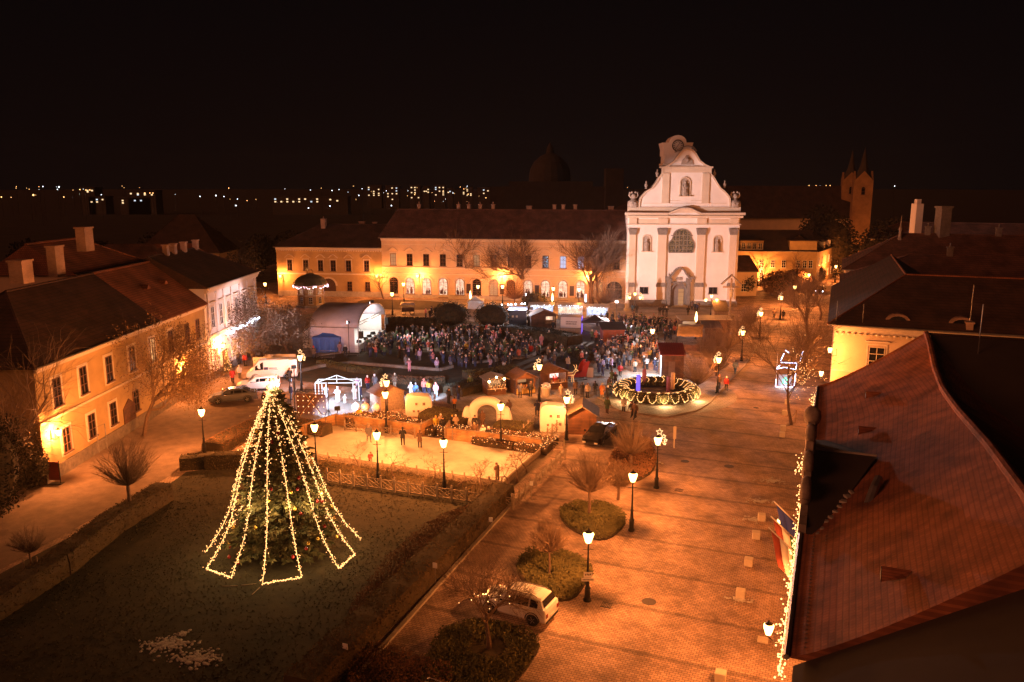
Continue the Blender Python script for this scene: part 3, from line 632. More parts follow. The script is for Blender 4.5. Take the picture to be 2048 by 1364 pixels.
# small square windows, portal and door
for x in (299, 762): window(CH_, cx(x), cz(1117), 1.75, 1.35, trim=M_dstone, bars=(1, 0))
po = MB(); po.rng(cx(452), cx(476), -.75, -.0, 0, cz(1035)); po.rng(cx(583), cx(607), -.75, -.001, 0, cz(1035)); po.rng(cx(446), cx(482), -.9, -.001, cz(1035), cz(1012)); po.rng(cx(578), cx(613), -.9, -.001, cz(1035), cz(1012))
po.rng(cx(482), cx(578), -.55, -.001, cz(1045), cz(1034))
po.band(L_([(440, 1012), (470, 1010), (492, 985), (505, 960), (532, 945), (558, 960), (572, 985), (594, 1010), (622, 1012)]), .3, -.95, 0)
dp = arch_poly(cx(487), cx(578), 0, cz(1052)); po.band(dp[1:] + [dp[0]], -.3, -.5, 0)
po = po.build('portal', M_dstone, CH_)
MB().prism(L_([(514, 1028), (550, 1028), (550, 1004), (514, 1004)]), -.2, 0).build('tablet', M_statue, po)
dr = MB(); dr.prism(dp, -.12, -.01); dr.build('door', pm('grey_church_door', (.20, .16, .14), .7, .3, 3), CH_)
ld = MB(); ld.rng(cx(530), cx(566), -.16, -.121, .3, cz(1085)); ld = ld.build('open_door_leaf', M_litdim, CH_); ld['label'] = 'open door leaf with light from inside'
gb = MB(); gb.rng(cx(528), cx(568), -.2, -.161, cz(1105), cz(1103)); 
for k in range(4): gb.rng(cx(528), cx(568), -.2, -.161, .5 + k * .8, .56 + k * .8)
gb.build('door_bars', M_frame, ld)
st = MB(); [st.rng(cx(500) - .3 * k, cx(585) + .3 * k, -.62 - .35 * k, -.6 if k == 0 else -.62 - .35 * (k - 1) - .002, 0, .45 - .15 * k) for k in range(3)]; st.build('steps', M_stone, CH_)
for u_, n_ in ((462, 0), (600, 1), (296, 2), (366, 3), (741, 4), (811, 5)):
    z = {0: 1012, 1: 1012, 2: 422, 3: 346, 4: 346, 5: 418}[n_]; s = 1 if n_ > 1 else .8
    m = MB(); m.lathe([(.28 * s, 0), (.14 * s, .18 * s), (.3 * s, .5 * s), (.36 * s, .8 * s), (.16 * s, 1.0 * s), (.1 * s, 1.15 * s), (.17 * s, 1.3 * s), (1e-5, 1.55 * s)], (0, 0, 0), 10)
    m.build('urn', M_statue, CH_, loc=(cx(u_), -.5 if n_ < 2 else .7, cz(z)), smooth=True)
for x in (215, 885):     # big scroll vases at the gable feet
    m = MB(); m.lathe([(1.1, 0), (1.2, .25), (1.15, 1.0), (1.05, 1.3), (.6, 1.45), (.5, 1.8)], (0, 0, 0), 12); m.ball((0, -.1, 2.2), .55, 8)
    for s in (-1, 1): m.tube([(.3 * s, 0, 1.8), (.85 * s, 0, 2.4), (.75 * s, 0, 3.0), (.4 * s, 0, 2.9)], [.25, .22, .2, .14], 6); m.ball((.35 * s, -.25, 3.0), .24, 6)
    m.tube([(.0, -1.15, .65), (.5, -1.1, .9), (0, -1.2, 1.1), (-.5, -1.1, .9), (0, -1.15, .65)], .1, 5)
    m.build('gable_sculpture', M_statue, CH_, loc=(cx(x), .75, cz(545)), smooth=True)
# clock tower
T = MB(); T.rng(-1.9, 2.3, 7, 11.5, 0, 28.5); tw = T.build('tower', M_plast_w, CH_, loc=(cx(540), 0, 0))
X0, X1 = cx(436) - cx(540), cx(622) - cx(540)
hd = MB(); ht = 30.2
hd.prism([(X0, ht), (X1, ht), (X1, ht + 1.3), (X1 + .35, ht + 2.6), (X1 - .9, ht + 2.6)] + [((X0 + X1) / 2 + 1.75 * math.cos(math.pi * k / 8), ht + 2.6 + 1.5 * math.sin(math.pi * k / 8)) for k in range(9)] + [(X0 + .9, ht + 2.6), (X0 - .35, ht + 2.6), (X0, ht + 1.3)], 6.7, 11.8)
hd.rng(X0 + .2, X1 - .2, 7, 11.6, 28.5, ht); hd.build('clock_storey', M_plast_w, tw)
cl = MB(); cm_ = ((X0 + X1) / 2, 6.6, ht + 2.0)
cl.tube([(cm_[0] + 1.1 * math.cos(a), cm_[1], cm_[2] + 1.1 * math.sin(a)) for a in [k * math.pi / 12 for k in range(24)]], .09, 5, closed=True)
for k in range(12):
    a = k * math.pi / 6; cl.tube([(cm_[0] + .62 * math.cos(a), cm_[1], cm_[2] + .62 * math.sin(a)), (cm_[0] + .95 * math.cos(a), cm_[1], cm_[2] + .95 * math.sin(a))], .07, 4)
cl.tube([(cm_[0], cm_[1] - .05, cm_[2]), (cm_[0] + .35, cm_[1] - .05, cm_[2] + .5)], .06, 4); cl.tube([(cm_[0], cm_[1] - .05, cm_[2]), (cm_[0] - .5, cm_[1] - .05, cm_[2] - .7)], .05, 4)
cl.build('clock', M_black, tw)
MB().rng(X0 - .15, X1 + .0, 6.75, 11.7, 28.3, 28.7).build('tower_cornice', M_pil, tw)
# side annexe to the right of the church
an = simple_house('sacristy', 'small gabled annexe in shade on the right flank of the white church', 'house', (48.5, 176, 0), R(4), 6, 12, 5.5, 8.5, M_plast_p, M_roof_b, 0, 0, 1)
# ================================================================== right hand side of the street and far town
# yellow house with dormer front beyond the church
D = thing('dormer_house', 'ochre corner house with flat dormers facing the square right of the church', 'house', (55.7, 197.2, 0), R(-6))
walls(D, 19, 12, 8.4, M_plast_y); roof_part(D, 19, 12, 8.4, 13.2, M_roof_d, hl=0, hr=0, og=0)
for x, w_, g_ in ((.5, 5.6, 1), (12.4, 6.4, 0)):
    mb = MB(); mb.rng(x, x + w_, -.02, 5, 8.4, 10.9); db = mb.build('dormer', M_plast_y, D); MB().rng(x - .3, x + w_ + .3, -.35, 5, 10.9, 11.15).build('dormer_roof', M_roof_d, db)
    if g_:
        for k in range(4): window(D, x + .8 + k * 1.35, 8.95, 1.0, 1.4, trim=M_white, y=-.021)
for x in (1.2, 3.0, 5.8, 8.6, 11.2, 14.6, 16.2, 17.6): window(D, x, 4.4, 1.0, 1.8, trim=M_white)
for x in (2, 6, 10, 14, 17.5): window(D, x, 1.3, 1.1, 1.8, trim=M_white)
# street row going away
pE = Vector((74.6, 195.2, 0)); dE = Vector((95.5, 229, 0)) - pE
E = thing('street_row_house', 'long ochre row along the far street, washed by lamps', 'house', pE, math.atan2(dE.y, dE.x)); LE = dE.length
# (its front, towards the street, is the local -y side)
walls(E, LE, 9, 8.4, M_plast_y); roof_part(E, LE, 9, 8.4, 12.3, M_roof_d, 0, 0, og=0); gable_wall(E, 0.02, 9, 8.4, 12.3, M_plast_y)
for k in range(9):
    x = 2.5 + k * 4.2; window(E, x, 4.9, 1.1, 1.8, trim=M_white); window(E, x, 1.4, 1.1, 1.8, trim=M_white)
for k in range(4):
    x = 7 + 7 * k; mb = MB(); mb.rng(x, x + 2.0, -.1, 3.5, 8.5, 10.4); db = mb.build('dormer', M_white, E)
    MB().rng(x - .2, x + 2.2, -.3, 3.5, 10.4, 10.6).build('dormer_roof', M_roof_d, db)
# friary church behind: long dark roof, pale eaves wall and a square gabled tower
F2 = thing('friary_church', 'long dark roofed friary church with a square tower behind the yellow houses', 'church', (0, 0, 0))
q0, q1 = Q(1440, 430, 245), Q(1672, 430, 245)
MB().rng(q0.x - 20, q1.x + 6, 246, 262, 0, 14.4).build('wall', M_plast_p, F2)
mb = MB(); xa, xb = q0.x - 21, q1.x + 6; mb.v = [(xa, 245.2, 14.5), (xb, 245.2, 14.5), (xb, 263, 14.5), (xa, 263, 14.5), (xa, 254, 24.2), (xb, 254, 24.2)]
mb.f = [(0, 1, 5, 4), (1, 2, 5), (2, 3, 4, 5), (3, 0, 4), (0, 3, 2, 1)]; mb.build('roof', M_roof_d, F2)
def sqtower(x, y, w_, h, ang_, name='tower'):
    m = MB(); m.rng(-w_ / 2, w_ / 2, -w_ / 2, w_ / 2, 0, h)
    for a in range(4):
        k = len(m.v); m.prism([(-w_ / 2, h), (w_ / 2, h), (0, h + w_ * .55)], -w_ / 2, -w_ / 2 + .5); m.xf(Matrix.Rotation(a * math.pi / 2, 4, 'Z'), k)
    o = m.build(name, pm('weathered_ochre', (.36, .20, .09), .9, .3, .5), F2, loc=(x, y, 0), rz=ang_)
    s = MB(); s.lathe([(w_ * .5, h + .3), (w_ * .22, h + w_ * .8), (1e-5, h + w_ * 1.9)], (0, 0, 0), 8, math.pi / 8); s.build('spire', M_unlit, o)
    for a in range(4):
        wq = window(o, 0, h - w_ * .75, w_ * .2, w_ * .42, arch=True, y=-w_ / 2 - .001, bars=(0, 2))
        wq.rotation_euler = (0, 0, a * math.pi / 2)
    return o
qT = Q(1708, 575, 240); sqtower(qT.x, 240, 5.2, 25.6, R(-16)); qT = Q(1684, 575, 252); sqtower(qT.x, 252, 5.0, 25.6, R(-16), 'rear_tower')
# domed basilica silhouette on the hill
BS = thing('basilica', 'dark domed basilica barely visible on the skyline left of the white church', 'church', (0, 560, 0))
MB().rng(-15, 70, 0, 40, 0, 24).build('wall', M_unlit, BS)
MB().lathe([(15, 24), (15, 31), (14.2, 36), (11.5, 41), (7, 45), (3, 47), (2.2, 51), (1e-5, 55)], (27, 20, 0), 20).build('dome', M_unlit, BS)
MB().rng(64, 76, -6, 6, 0, 36).rng(-2, 56, 2, 38, 24, 27.5).build('tower', M_unlit, BS)
# ---------------- yellow house behind the near roof (end wall faces the camera)
Fc = P(1655, 648, 10.0); FZ = 10.0; fo = .7
Fo = Fc + SP * fo + SD * fo; Fo.z = 0
Fh = thing('corner_house', 'yellow corner house with dark hipped roof and two eyebrow dormers behind the big tiled roof', 'house', Fo, -ALPHA)
LF, WF, kF, ZF = 44, 34, 6.75, 14.7
MB().rng(0, LF, 0, 13.5, 0, FZ - .12).rng(0, 13.5, 13.5, WF, 0, FZ - .122).build('wall', M_plast_p, Fh); cornice(Fh, LF, 0, FZ - .15, dent=True, d=.55, h=.7)
MB().rng(0, LF, -.1, -.001, 5.0, 5.15).build('string_course', M_trim, Fh)
for x in (4.2, 8.6, 13.0, 17.4, 22, 27): window(Fh, x, 5.6, 1.5, 2.2, trim=M_trim, hood='flat')
mb = MB(); a_ = kF; mb.v = [(-fo, -fo, FZ), (LF, -fo, FZ), (LF, 13.5 + fo, FZ), (13.5 + fo, 13.5 + fo, FZ), (13.5 + fo, WF, FZ), (-fo, WF, FZ), (a_, a_, ZF), (LF, a_, ZF), (a_, WF, ZF)]
mb.f = [(0, 1, 7, 6), (1, 2, 7), (2, 3, 6, 7), (3, 4, 8, 6), (4, 5, 8), (5, 0, 6, 8), (0, 5, 4, 3, 2, 1)]
mb.build('roof', M_roof_d, Fh); MB().tube([(-fo, -fo - .08, FZ - .05), (LF, -fo - .08, FZ - .05)], .1, 6).build('gutter', M_tin, Fh)
MB().tube([(-fo, -fo, FZ), (a_, a_, ZF), (LF, a_, ZF)], .13, 6).tube([(a_, a_, ZF), (a_, WF, ZF)], .13, 6).build('ridge_tiles', M_roof_r, Fh)
for u in (1793, 1912):
    q = P(u, 640, 10.4); l = Matrix.Rotation(ALPHA, 3, 'Z') @ (q - Fo); roof_eye(Fh, l.x, 0.4, 10.45, 1.2, M_brick)  # paler brick stands in for light falling on the dormer arcs
for u, h in ((1725, 2.0), (1672, 2.2)):
    q = P(u, 645, 10.3); l = Matrix.Rotation(ALPHA, 3, 'Z') @ (q - Fo); MB().tube([(l.x, -.2, 10.2), (l.x, -.2, 10.2 + h)], .035, 5).build('lightning_rod', M_tin, Fh)
q = P(1942, 663, 10.2); l = Matrix.Rotation(ALPHA, 3, 'Z') @ (q - Fo); chimney(Fh, l.x, -.1, FZ - .6, 1.4, .6, .6, M_brick, 0); MB().tube([(l.x, -.1, FZ + .8), (l.x, -.1, FZ + 4.6)], .045, 5).build('aerial_mast', M_tin, Fh)
# roofs further up the street on the right, each with a hipped end toward the square
def street_block(name, label, c, L, W, H, Z, hl, rm, wm, chim=()):
    o = c + (SP + SD) * .5; o.z = 0; t = thing(name, label, 'house', o, -ALPHA); walls(t, L, W, H, wm); roof_part(t, L, W, H, Z, rm, hl, 0, og=0)
    for k in range(int(L / 4)): window(t, 2 + k * 4, 4.8, 1.1, 1.8, trim=M_white)
    for x in chim: chimney(t, x, W / 2, Z - .5, 1.6, .8, .6, M_dstone, 1)
    return t
street_block('street_house', 'right hand street house with brown hipped roof, first past the yellow corner house', P(1679, 571, 10), 36, 14.6, 10, 14.2, 8.9, M_roof_b, M_plast_y, (14, 26))
street_block('street_house', 'taller brown roofed street house crowned by a pointed finial, past the yellow corner house', P(1684, 539, 11), 40, 17, 11, 16.4, 8.3, M_roof_b, M_plast_p, (12, 22))
street_block('street_house', 'pale edged roof farthest up the right side of the street, with a whitewashed chimney', P(1737, 477, 12), 40, 16, 12, 15.6, 6.7, M_roof_b, M_plast_p, ())
t = street_block('street_house', 'dark roof filling the right skyline behind the yellow corner house', Fo + SP * 18 + SD * 18, 60, 16, 9, 13.0, 6, M_unlit, M_plast_p, (15,))
q = Q(1831, 455, 150); tag(MB().rng(q.x - .65, q.x + .65, 149, 151, 0, q.z + 4.4).rng(q.x - .4, q.x + .4, 149.5, 150.5, q.z + 4.4, q.z + 5.2).build('chimney_stack', M_plast_w), 'whitewashed chimney stack rising over the brown street roofs on the right', 'chimney')
q = Q(1883, 465, 130); tag(MB().rng(q.x - .8, q.x + .8, 129, 131, 0, 20.6).rng(q.x - .95, q.x + .95, 128.85, 131.15, 20.6, 20.9).build('chimney_stack', M_dstone), 'broad brick chimney stack standing alone against the dark right skyline', 'chimney')
q = Q(1799, 482, 131)
m = MB(); m.lathe([(.5, 0), (.55, .8), (.3, 1.1), (.2, 2.2), (.32, 2.5), (.12, 3.0), (.05, 4.4), (1e-5, 5.0)], (0, 0, 0), 8)
tag(m.build('roof_finial', M_statue, loc=(q.x, 131, q.z - .6)), 'pointed stone finial at the street end of the brown roof', 'finial')

# ---------------- near big roof
N0 = Vector((23.3, 58.6, 0)) + SP * .7; LN = 62.0; WN = 12.3; HN = 9.0; ZN = 13.75
N = thing('town_hall', 'big building at the right edge with huge red tiled roof, carved gable and garlands', 'building', N0, math.atan2(-SD.y, -SD.x))
walls(N, LN, WN, HN, M_plast_y)
# roof in swept rows (a flatter kick at the eaves)
RZ = [(-.4, 13.62), (1.9, 13.5), (6.8, 12.5), (11.4, 12.25), (17.7, 12.65), (26.6, 13.5), (33, 13.9), (38, 14.1), (63, 14.1)]     # an old roof: its ridge sags
def rz_at(x):
    for (a, b), (c, d) in zip(RZ[:-1], RZ[1:]):
        if x <= c: return b + (d - b) * max(0, (x - a) / (c - a))
    return RZ[-1][1]
def nprof(t, x=20):                    # t 0 eave .. 1 ridge, y and z across the slope
    return -.75 + (WN / 2 + .75) * t, HN + (rz_at(x) - HN) * (t ** 1.18)
mb = MB(); K = 10; xs_ = [-.3 + k * 38.3 / 30 for k in range(31)]; m_ = 2 * K + 1
for x in xs_:
    for k in range(K + 1): y, z = nprof(k / K, x); mb.v.append((x, y, z))
    for k in range(1, K + 1): y, z = nprof(1 - k / K, x); mb.v.append((x, WN - y, z))
for i in range(30):
    for k in range(m_ - 1): mb.f.append((i * m_ + k, i * m_ + k + 1, (i + 1) * m_ + k + 1, (i + 1) * m_ + k))
mb.f.append(tuple(range(m_))); mb.f.append(tuple(30 * m_ + q for q in range(m_))[::-1])
mb.build('roof', M_roof_x, N, smooth=False)
rt_ = MB(); rt_.tube([(x, WN / 2, rz_at(x) + .02) for x in xs_], .2, 8); rt_.tube([(-.32, *nprof(k / K, 0)) for k in range(K + 1)], .1, 6); rt_.build('ridge_tiles', M_roof_x, N)
# near, lower and darker roof section
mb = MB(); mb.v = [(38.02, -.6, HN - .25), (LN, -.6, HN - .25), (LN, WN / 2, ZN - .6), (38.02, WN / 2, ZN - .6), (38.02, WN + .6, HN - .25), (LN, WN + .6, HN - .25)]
mb.f = [(0, 1, 2, 3), (3, 2, 5, 4), (0, 3, 4), (1, 5, 2), (0, 4, 5, 1)]; mb.build('lower_roof', M_unlit, N)
MB().tube([(-.3, -.83, HN), (38, -.83, HN)], .11, 6).build('gutter', M_tin, N)
sgm = None                        # snow guards in rows near the eaves
for row in range(3):
    for k in range(32):
        x = 28.5 + k * .29 if row < 2 else 28.5 + k * .29; y, z = nprof(.07 + row * .07)
        if sgm is None: sgm = MB().prism([(-.05, 0), (.12, 0), (.12, .1)], -.04, .04, 'y').build('snow_guard', M_tin, N); o = sgm
        else: o = sgm.copy(); C.objects.link(o)
        o.location = (x + (row % 2) * .15, y, z + .01)
for x, t_ in ((7.8, .5), (15.4, .42), (35.2, .46)):      # triangular roof vents, a black plate painting the dark inside
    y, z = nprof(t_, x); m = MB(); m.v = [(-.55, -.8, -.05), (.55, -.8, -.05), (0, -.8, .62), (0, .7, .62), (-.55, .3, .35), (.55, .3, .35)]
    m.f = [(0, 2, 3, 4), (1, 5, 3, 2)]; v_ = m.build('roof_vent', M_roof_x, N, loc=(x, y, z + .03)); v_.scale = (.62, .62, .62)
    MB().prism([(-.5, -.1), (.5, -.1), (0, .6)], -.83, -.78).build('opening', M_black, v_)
q_ = nprof(.42); MB().tube([(26.6, q_[0] - .3, q_[1] - .1), (26.0, q_[0] - .1, q_[1] + .45), (25.2, q_[0] + .1, q_[1] + .65)], .2, 8).build('flue_pipe', M_tin, N)
# cross gable: baroque carved front with a roof behind, its shade put into the colour
gx, gz, gy = 21.0, 10.75, 2.35
f_ = nprof(.1)[0]; mb = MB(); mb.v = [(gx - 7, -.6, 9.15), (gx + 7.2, -.6, 9.15), (gx, -.6, gz), (gx, gy, gz), (gx - 7, f_, 9.2), (gx + 7.2, f_, 9.2)]
mb.f = [(0, 2, 3, 4), (1, 5, 3, 2), (0, 1, 2), (0, 4, 5, 1)]
mb.build('cross_roof', M_unlit, N)
r_ = random.Random(5); vm = MB()
for k in range(9): s_ = k / 16; vm.box((gx + 7.2 * (1 - s_) + r_.uniform(-.1, .1), f_ + (gy - f_) * s_ + .05, 9.25 + (gz - 9.2) * s_), (.34, r_.uniform(.12, .3), .1), .9 + r_.uniform(-.5, .5))
vm.tube([(gx, -.5, gz + .03), (gx, gy, gz + .03)], .07, 6).build('valley_mortar', M_stone, N)
gf = MB(); sh = [(-6.2, 9.0), (-6.0, 9.5), (-4.6, 9.7), (-4.5, 10.3), (-3.2, 10.6), (-3.0, 11.3), (-1.8, 11.6), (-1.4, 12.1), (0, 12.4), (1.4, 11.9), (1.8, 11.3), (3.0, 11.0), (3.2, 10.4), (4.6, 10.1), (4.8, 9.6), (6.8, 9.4), (6.9, 9.0)]
gf.prism([(gx + a, b) for a, b in sh], -.95, -.62); gf = gf.build('carved_gable', M_statue, N)
sc2 = MB()
def spiral(cx_, cz_, r0, turns, s, w_=.14):
    return [(cx_ + s * r0 * (1 - k / 22) * math.cos(k * turns * 6.28 / 20), -.78, cz_ + r0 * (1 - k / 22) * math.sin(k * turns * 6.28 / 20)) for k in range(21)]
for s_ in (-1, 1):
    for a, b, q_ in ((4.2, 9.9, .75), (2.6, 10.7, .7), (1.1, 11.7, .6)): sc2.tube(spiral(gx + s_ * a, b, q_, 1.3, s_), [.26 - .007 * k for k in range(21)], 6)
for k in range(26):
    a = r_.uniform(-5, 5); sc2.tube([(gx + a + r_.uniform(-.3, .3), -.8, 9.3 + (5.4 - abs(a)) * .45 * t_ + .2) for t_ in (.5, .75, 1.0)], [.2, .26, .1], 5)
sc2.ball((gx, -.78, 12.5), .45, 10, 1.2); sc2.build('scrolls', M_statue, gf, smooth=True)
rw = MB(); rw.prism([(-.3, 13.55), (-.3, 8.9), (13, 8.9)], WN / 2 + .3, 46); rw.build('rear_wing_roof', M_unlit, N); MB().tube([(-.3, WN / 2, 13.6), (-.3, 46, 13.6)], .1, 6).build('rear_ridge', M_roof_d, N)  # slope turned from the light, its shade put into the colour
q = P(1958, 690, 13.4); l = (Matrix.Rotation(math.atan2(-SD.y, -SD.x), 4, 'Z').inverted() @ (q - N0)); MB().tube([(l.x, l.y, 12.4), (l.x, l.y, 16.2)], .04, 5).build('aerial_mast', M_tin, N)
# wall openings of the street front
for k in range(9):
    x = 3 + k * 3.9; window(N, x, 5.6, 1.3, 2.1, trim=M_trim); window(N, x, 1.4, 1.3, 2.2, trim=M_trim)
# garland along the eave
def garland(name, pts, n, label, mat=M_bulb, jit=.10, r_=.034, seed=1, cat='light garland', grp=None, wire=True, kind=None):
    g_ = random.Random(seed); mb = MB(); seg = [(pts[i + 1] - pts[i]).length for i in range(len(pts) - 1)]; T_ = sum(seg)
    for k in range(n):
        d = T_ * (k + g_.random()) / n; i = 0
        while i < len(seg) - 1 and d > seg[i]: d -= seg[i]; i += 1
        p = pts[i].lerp(pts[i + 1], min(1, d / max(seg[i], 1e-6))) + Vector((g_.gauss(0, jit), g_.gauss(0, jit), g_.gauss(0, jit)))
        mb.ball(p, r_ * g_.uniform(.7, 1.25), 4)
    if wire: mb.tube(pts, .012, 3)
    o = mb.build(name, mat)
    if cat: tag(o, label, cat, grp)
    return o
MN = N.matrix_basis.copy()
MN = Matrix.Translation(N0) @ Matrix.Rotation(math.atan2(-SD.y, -SD.x), 4, 'Z')
def gl_pts(x0, x1, n, z=8.75, y=-1.0, sag=.12): return [MN @ Vector((x0 + (x1 - x0) * k / n, y, z - sag * (k % 2))) for k in range(n + 1)]
garland('light_garland', gl_pts(1, 9, 14), 60, 'warm light garland along the far end of the big roof eave', seed=1)
garland('light_garland', gl_pts(16.5, 20.2, 6, 9.0), 120, 'thick cluster of warm lights under the carved gable', seed=2, jit=.22)
garland('light_garland', gl_pts(20.2, 27.2, 12, 8.7), 110, 'warm light garland below the carved gable', seed=3)
garland('light_garland', gl_pts(27.2, 38.5, 22, 8.6), 230, 'longest warm light garland, along the near roof eave past the flags', seed=4)
# flags on poles
def flag(x, label, cols, seed):
    b = MN @ Vector((x, -.1, 6.2)); t = thing('flag', label, 'flag', b, math.atan2(-SD.y, -SD.x))
    MB().tube([(0, 0, 0), (0, -2.2, 1.9)], .035, 6).build('flag_pole', M_white, t)
    W_, H_ = .30, 1.9
    for i, c in enumerate(cols):
        mb = MB(); n = 8
        for k in range(n + 1):
            for j in (0, 1):
                u = (i + j) * W_ + .0; zz = -H_ * k / n
                yy = -2.1 + u * 1.35; mb.v.append((.18 * math.sin(k * .9 + u * 4 + seed) * (k / n), yy * (1 - .22 * k / n) , 1.82 - u * 1.1 + zz * (1 - .1 * u)))
        for k in range(n): mb.f.append((2 * k, 2 * k + 1, 2 * k + 3, 2 * k + 2))
        o = mb.build('flag_stripe', pm('flag_' + c, {'red': (.30, .05, .03), 'white': (.7, .68, .62), 'green': (.04, .2, .07), 'blue': (.03, .05, .3), 'gold': (.6, .4, .05)}[c], .8, .1), t, smooth=True)
        md = o.modifiers.new('thickness', 'SOLIDIFY'); md.thickness = .012
flag(24.2, 'red, white and green flag hanging from the big roofed building', ('red', 'white', 'green'), 1)
flag(22.2, 'dark blue flag hanging beside the tricolour flag', ('blue', 'blue', 'blue'), 2)
flag(25.6, 'red and white flag nearest the wall lantern', ('red', 'white'), 3)
# ================================================================== street lamps (each with its own light)
LAMP_W = 2950.0
def point(parent, energy, loc, col=SODIUM, rad=.10, name='lamp_light'):
    l = bpy.data.lights.new(name, 'POINT'); l.energy = energy; l.color = col; l.shadow_soft_size = rad
    o = bpy.data.objects.new(name, l); C.objects.link(o); o.parent = parent; o.location = loc; return o
def lantern_meshes(z=0.0, s=1.0):
    gl = MB(); gl.lathe([(.12 * s, z - .26 * s), (.25 * s, z + .14 * s), (.19 * s, z + .24 * s)], (0, 0, 0), 6)
    gl.f = [f for f in gl.f if len(f) == 4]
    cg = MB(); cg.lathe([(.20 * s, z + .24 * s), (.19 * s, z + .26 * s), (.10 * s, z + .31 * s), (.05 * s, z + .36 * s), (.03 * s, z + .42 * s), (1e-5, z + .46 * s)], (0, 0, 0), 6)
    cg.lathe([(.06 * s, z - .34 * s), (.14 * s, z - .27 * s), (.13 * s, z - .25 * s)], (0, 0, 0), 6)
    for k in range(6):
        a = 2 * math.pi * k / 6; c_, s_ = math.cos(a), math.sin(a)
        cg.tube([(.125 * s * c_, .125 * s * s_, z - .26 * s), (.255 * s * c_, .255 * s * s_, z + .17 * s)], .008 * s, 4)
    return gl, cg
def make_post(z=4.0):
    t = thing('street_lamp', 'x', 'street lamp')
    p = MB(); p.lathe([(.24, 0), (.24, .12), (.17, .2), (.17, .75), (.20, .8), (.12, .95), (.10, 1.5), (.13, 1.55), (.075, 1.65), (.055, 2.6), (.075, 2.65), (.05, 2.75), (.04, z - .34)], (0, 0, 0), 10)
    p.tube([(-.32, 0, z - .75), (.32, 0, z - .75)], .02, 5); p.build('post', M_black, t, smooth=False)
    gl, cg = lantern_meshes(z, 1.3); l = cg.build('lantern', M_black, t); gl.build('lantern_glass', M_lampglass, l); return t
POST = make_post()
first = [True]
def lamp(u, v, label, e=1.0, z=4.0, light=True):
    p = P(u, v, z); p.z = 0.02
    if first[0]: t = POST; t.location = p; first[0] = False; t['label'] = label
    else: t = dup(POST, p, 0, label)
    t['group'] = 'single lantern street lamps'
    if light: LQ.append((t, e))
    return p
LQ = []
def star_mb(flip):
    m = MB()
    for x, z, r_ in ((.08, .80, .29), (.42, .42, .20), (.58, .10, .15), (.52, -.18, .13)):
        pts = [((x + (r_ if k % 2 == 0 else r_ * .42) * math.sin(k * math.pi / 5)) * flip, 0, z + (r_ if k % 2 == 0 else r_ * .42) * math.cos(k * math.pi / 5)) for k in range(10)]
        m.tube(pts, .018, 4, closed=True)
    return m
def star(p, flip, label, z=4.0, sc=1.0, rz=0):
    t = thing('star_ornament', label, 'star ornament', (p.x, p.y - .12, z), rz, 'lit star ornaments on the lamp posts')
    star_mb(flip).build('star_tubes', M_star, t)
    m = MB(); m.tube([(-.02 * flip, 0, -.45), (.35 * flip, 0, -.2), (.44 * flip, 0, .3), (.1 * flip, 0, .55)], .012, 4); m.build('bracket', M_black, t); t.scale = (sc, sc, sc)
Ls = [
 (1177, 1075, 'nearest street lamp, with two small white plates on its post', 1.2, 0), (1266, 955, 'second street lamp from the camera, beside the orange lit bush', 1, 0),
 (1316, 882, 'third street lamp up the street, stars on its right side, by the snow streak', 1, 1), (1437.7, 720.5, 'street lamp with stars between the wreath and the walkers', 1, -1),
 (1486, 666, 'street lamp with stars right of the fluffy bare hedge', 1, -1), (1522, 628, 'street lamp with stars level with the church front', 1, -1),
 (1563, 596, 'smallest star lamp, far up the street', 1.8, -1), (1590, 575, 'plain street lamp just past the farthest star lamp', 2.2, 0), (1618, 550.5, 'street lamp at the corner of the far ochre row', 2, 0),
 (1522, 540, 'street lamp before the dormered ochre house', 2.5, 0), (1672, 533.6, 'lamp close against the far ochre row, nearer one', 2, 0), (1690.6, 523.6, 'lamp close against the far ochre row, middle one', 2, 0),
 (1706, 514, 'lamp close against the far ochre row, farther one', .8, 0), (1728, 481, 'farthest lamp at the end of the street', .8, 0),
 (1078.6, 734.5, 'street lamp with stars in front of the wooden food huts', 1, -1), (1133.6, 800, 'street lamp with stars beside the brown plank hut', 1, 1),
 (1001.5, 814, 'street lamp in the lit shrubs under the white arch', 1, 0), (887, 887, 'lamp standing before the rink, right of its pair', 1.5, 0), (753.5, 871.6, 'lamp standing before the rink, left of its pair', 1.5, 0),
 (773, 767, 'street lamp with stars behind the grey roofed market hut', .9, -1), (770.5, 790, 'street lamp just in front of the star lamp, by the market hut', .9, 0), (629, 856, 'street lamp between the fir tree and the rink', 1.6, 0),
 (403, 825, 'street lamp on the side road, left of the fir tree', 1.7, 0), (600, 716, 'street lamp with stars behind the white van', .9, 1), (530, 569, 'small street lamp far behind the willow', .8, 0),
 (784, 588.7, 'street lamp behind the concert stage', 1, 0), (807, 569, 'street lamp by the left shop fronts of the long row', .9, 0), (956, 574, 'street lamp by the middle shop fronts of the long row', .9, 0),
 (1005, 574, 'street lamp half hidden by the reddish bush', .7, 0), (1106.5, 578, 'street lamp behind a cone flame heater', .8, 0), (1158, 580, 'street lamp before the right shop fronts of the long row', 1, 0),
 (1305, 663, 'street lamp rising out of the market crowd', .8, 0)]
for u, v, l, e, st_ in Ls:
    p = lamp(u, v, l, e)
    if st_: star(p, st_, 'four lit stars hung on the ' + l.split(',')[0].replace('street lamp with stars', 'lamp'))
for t, e in LQ: point(t, LAMP_W * e, (0, 0, 3.98))
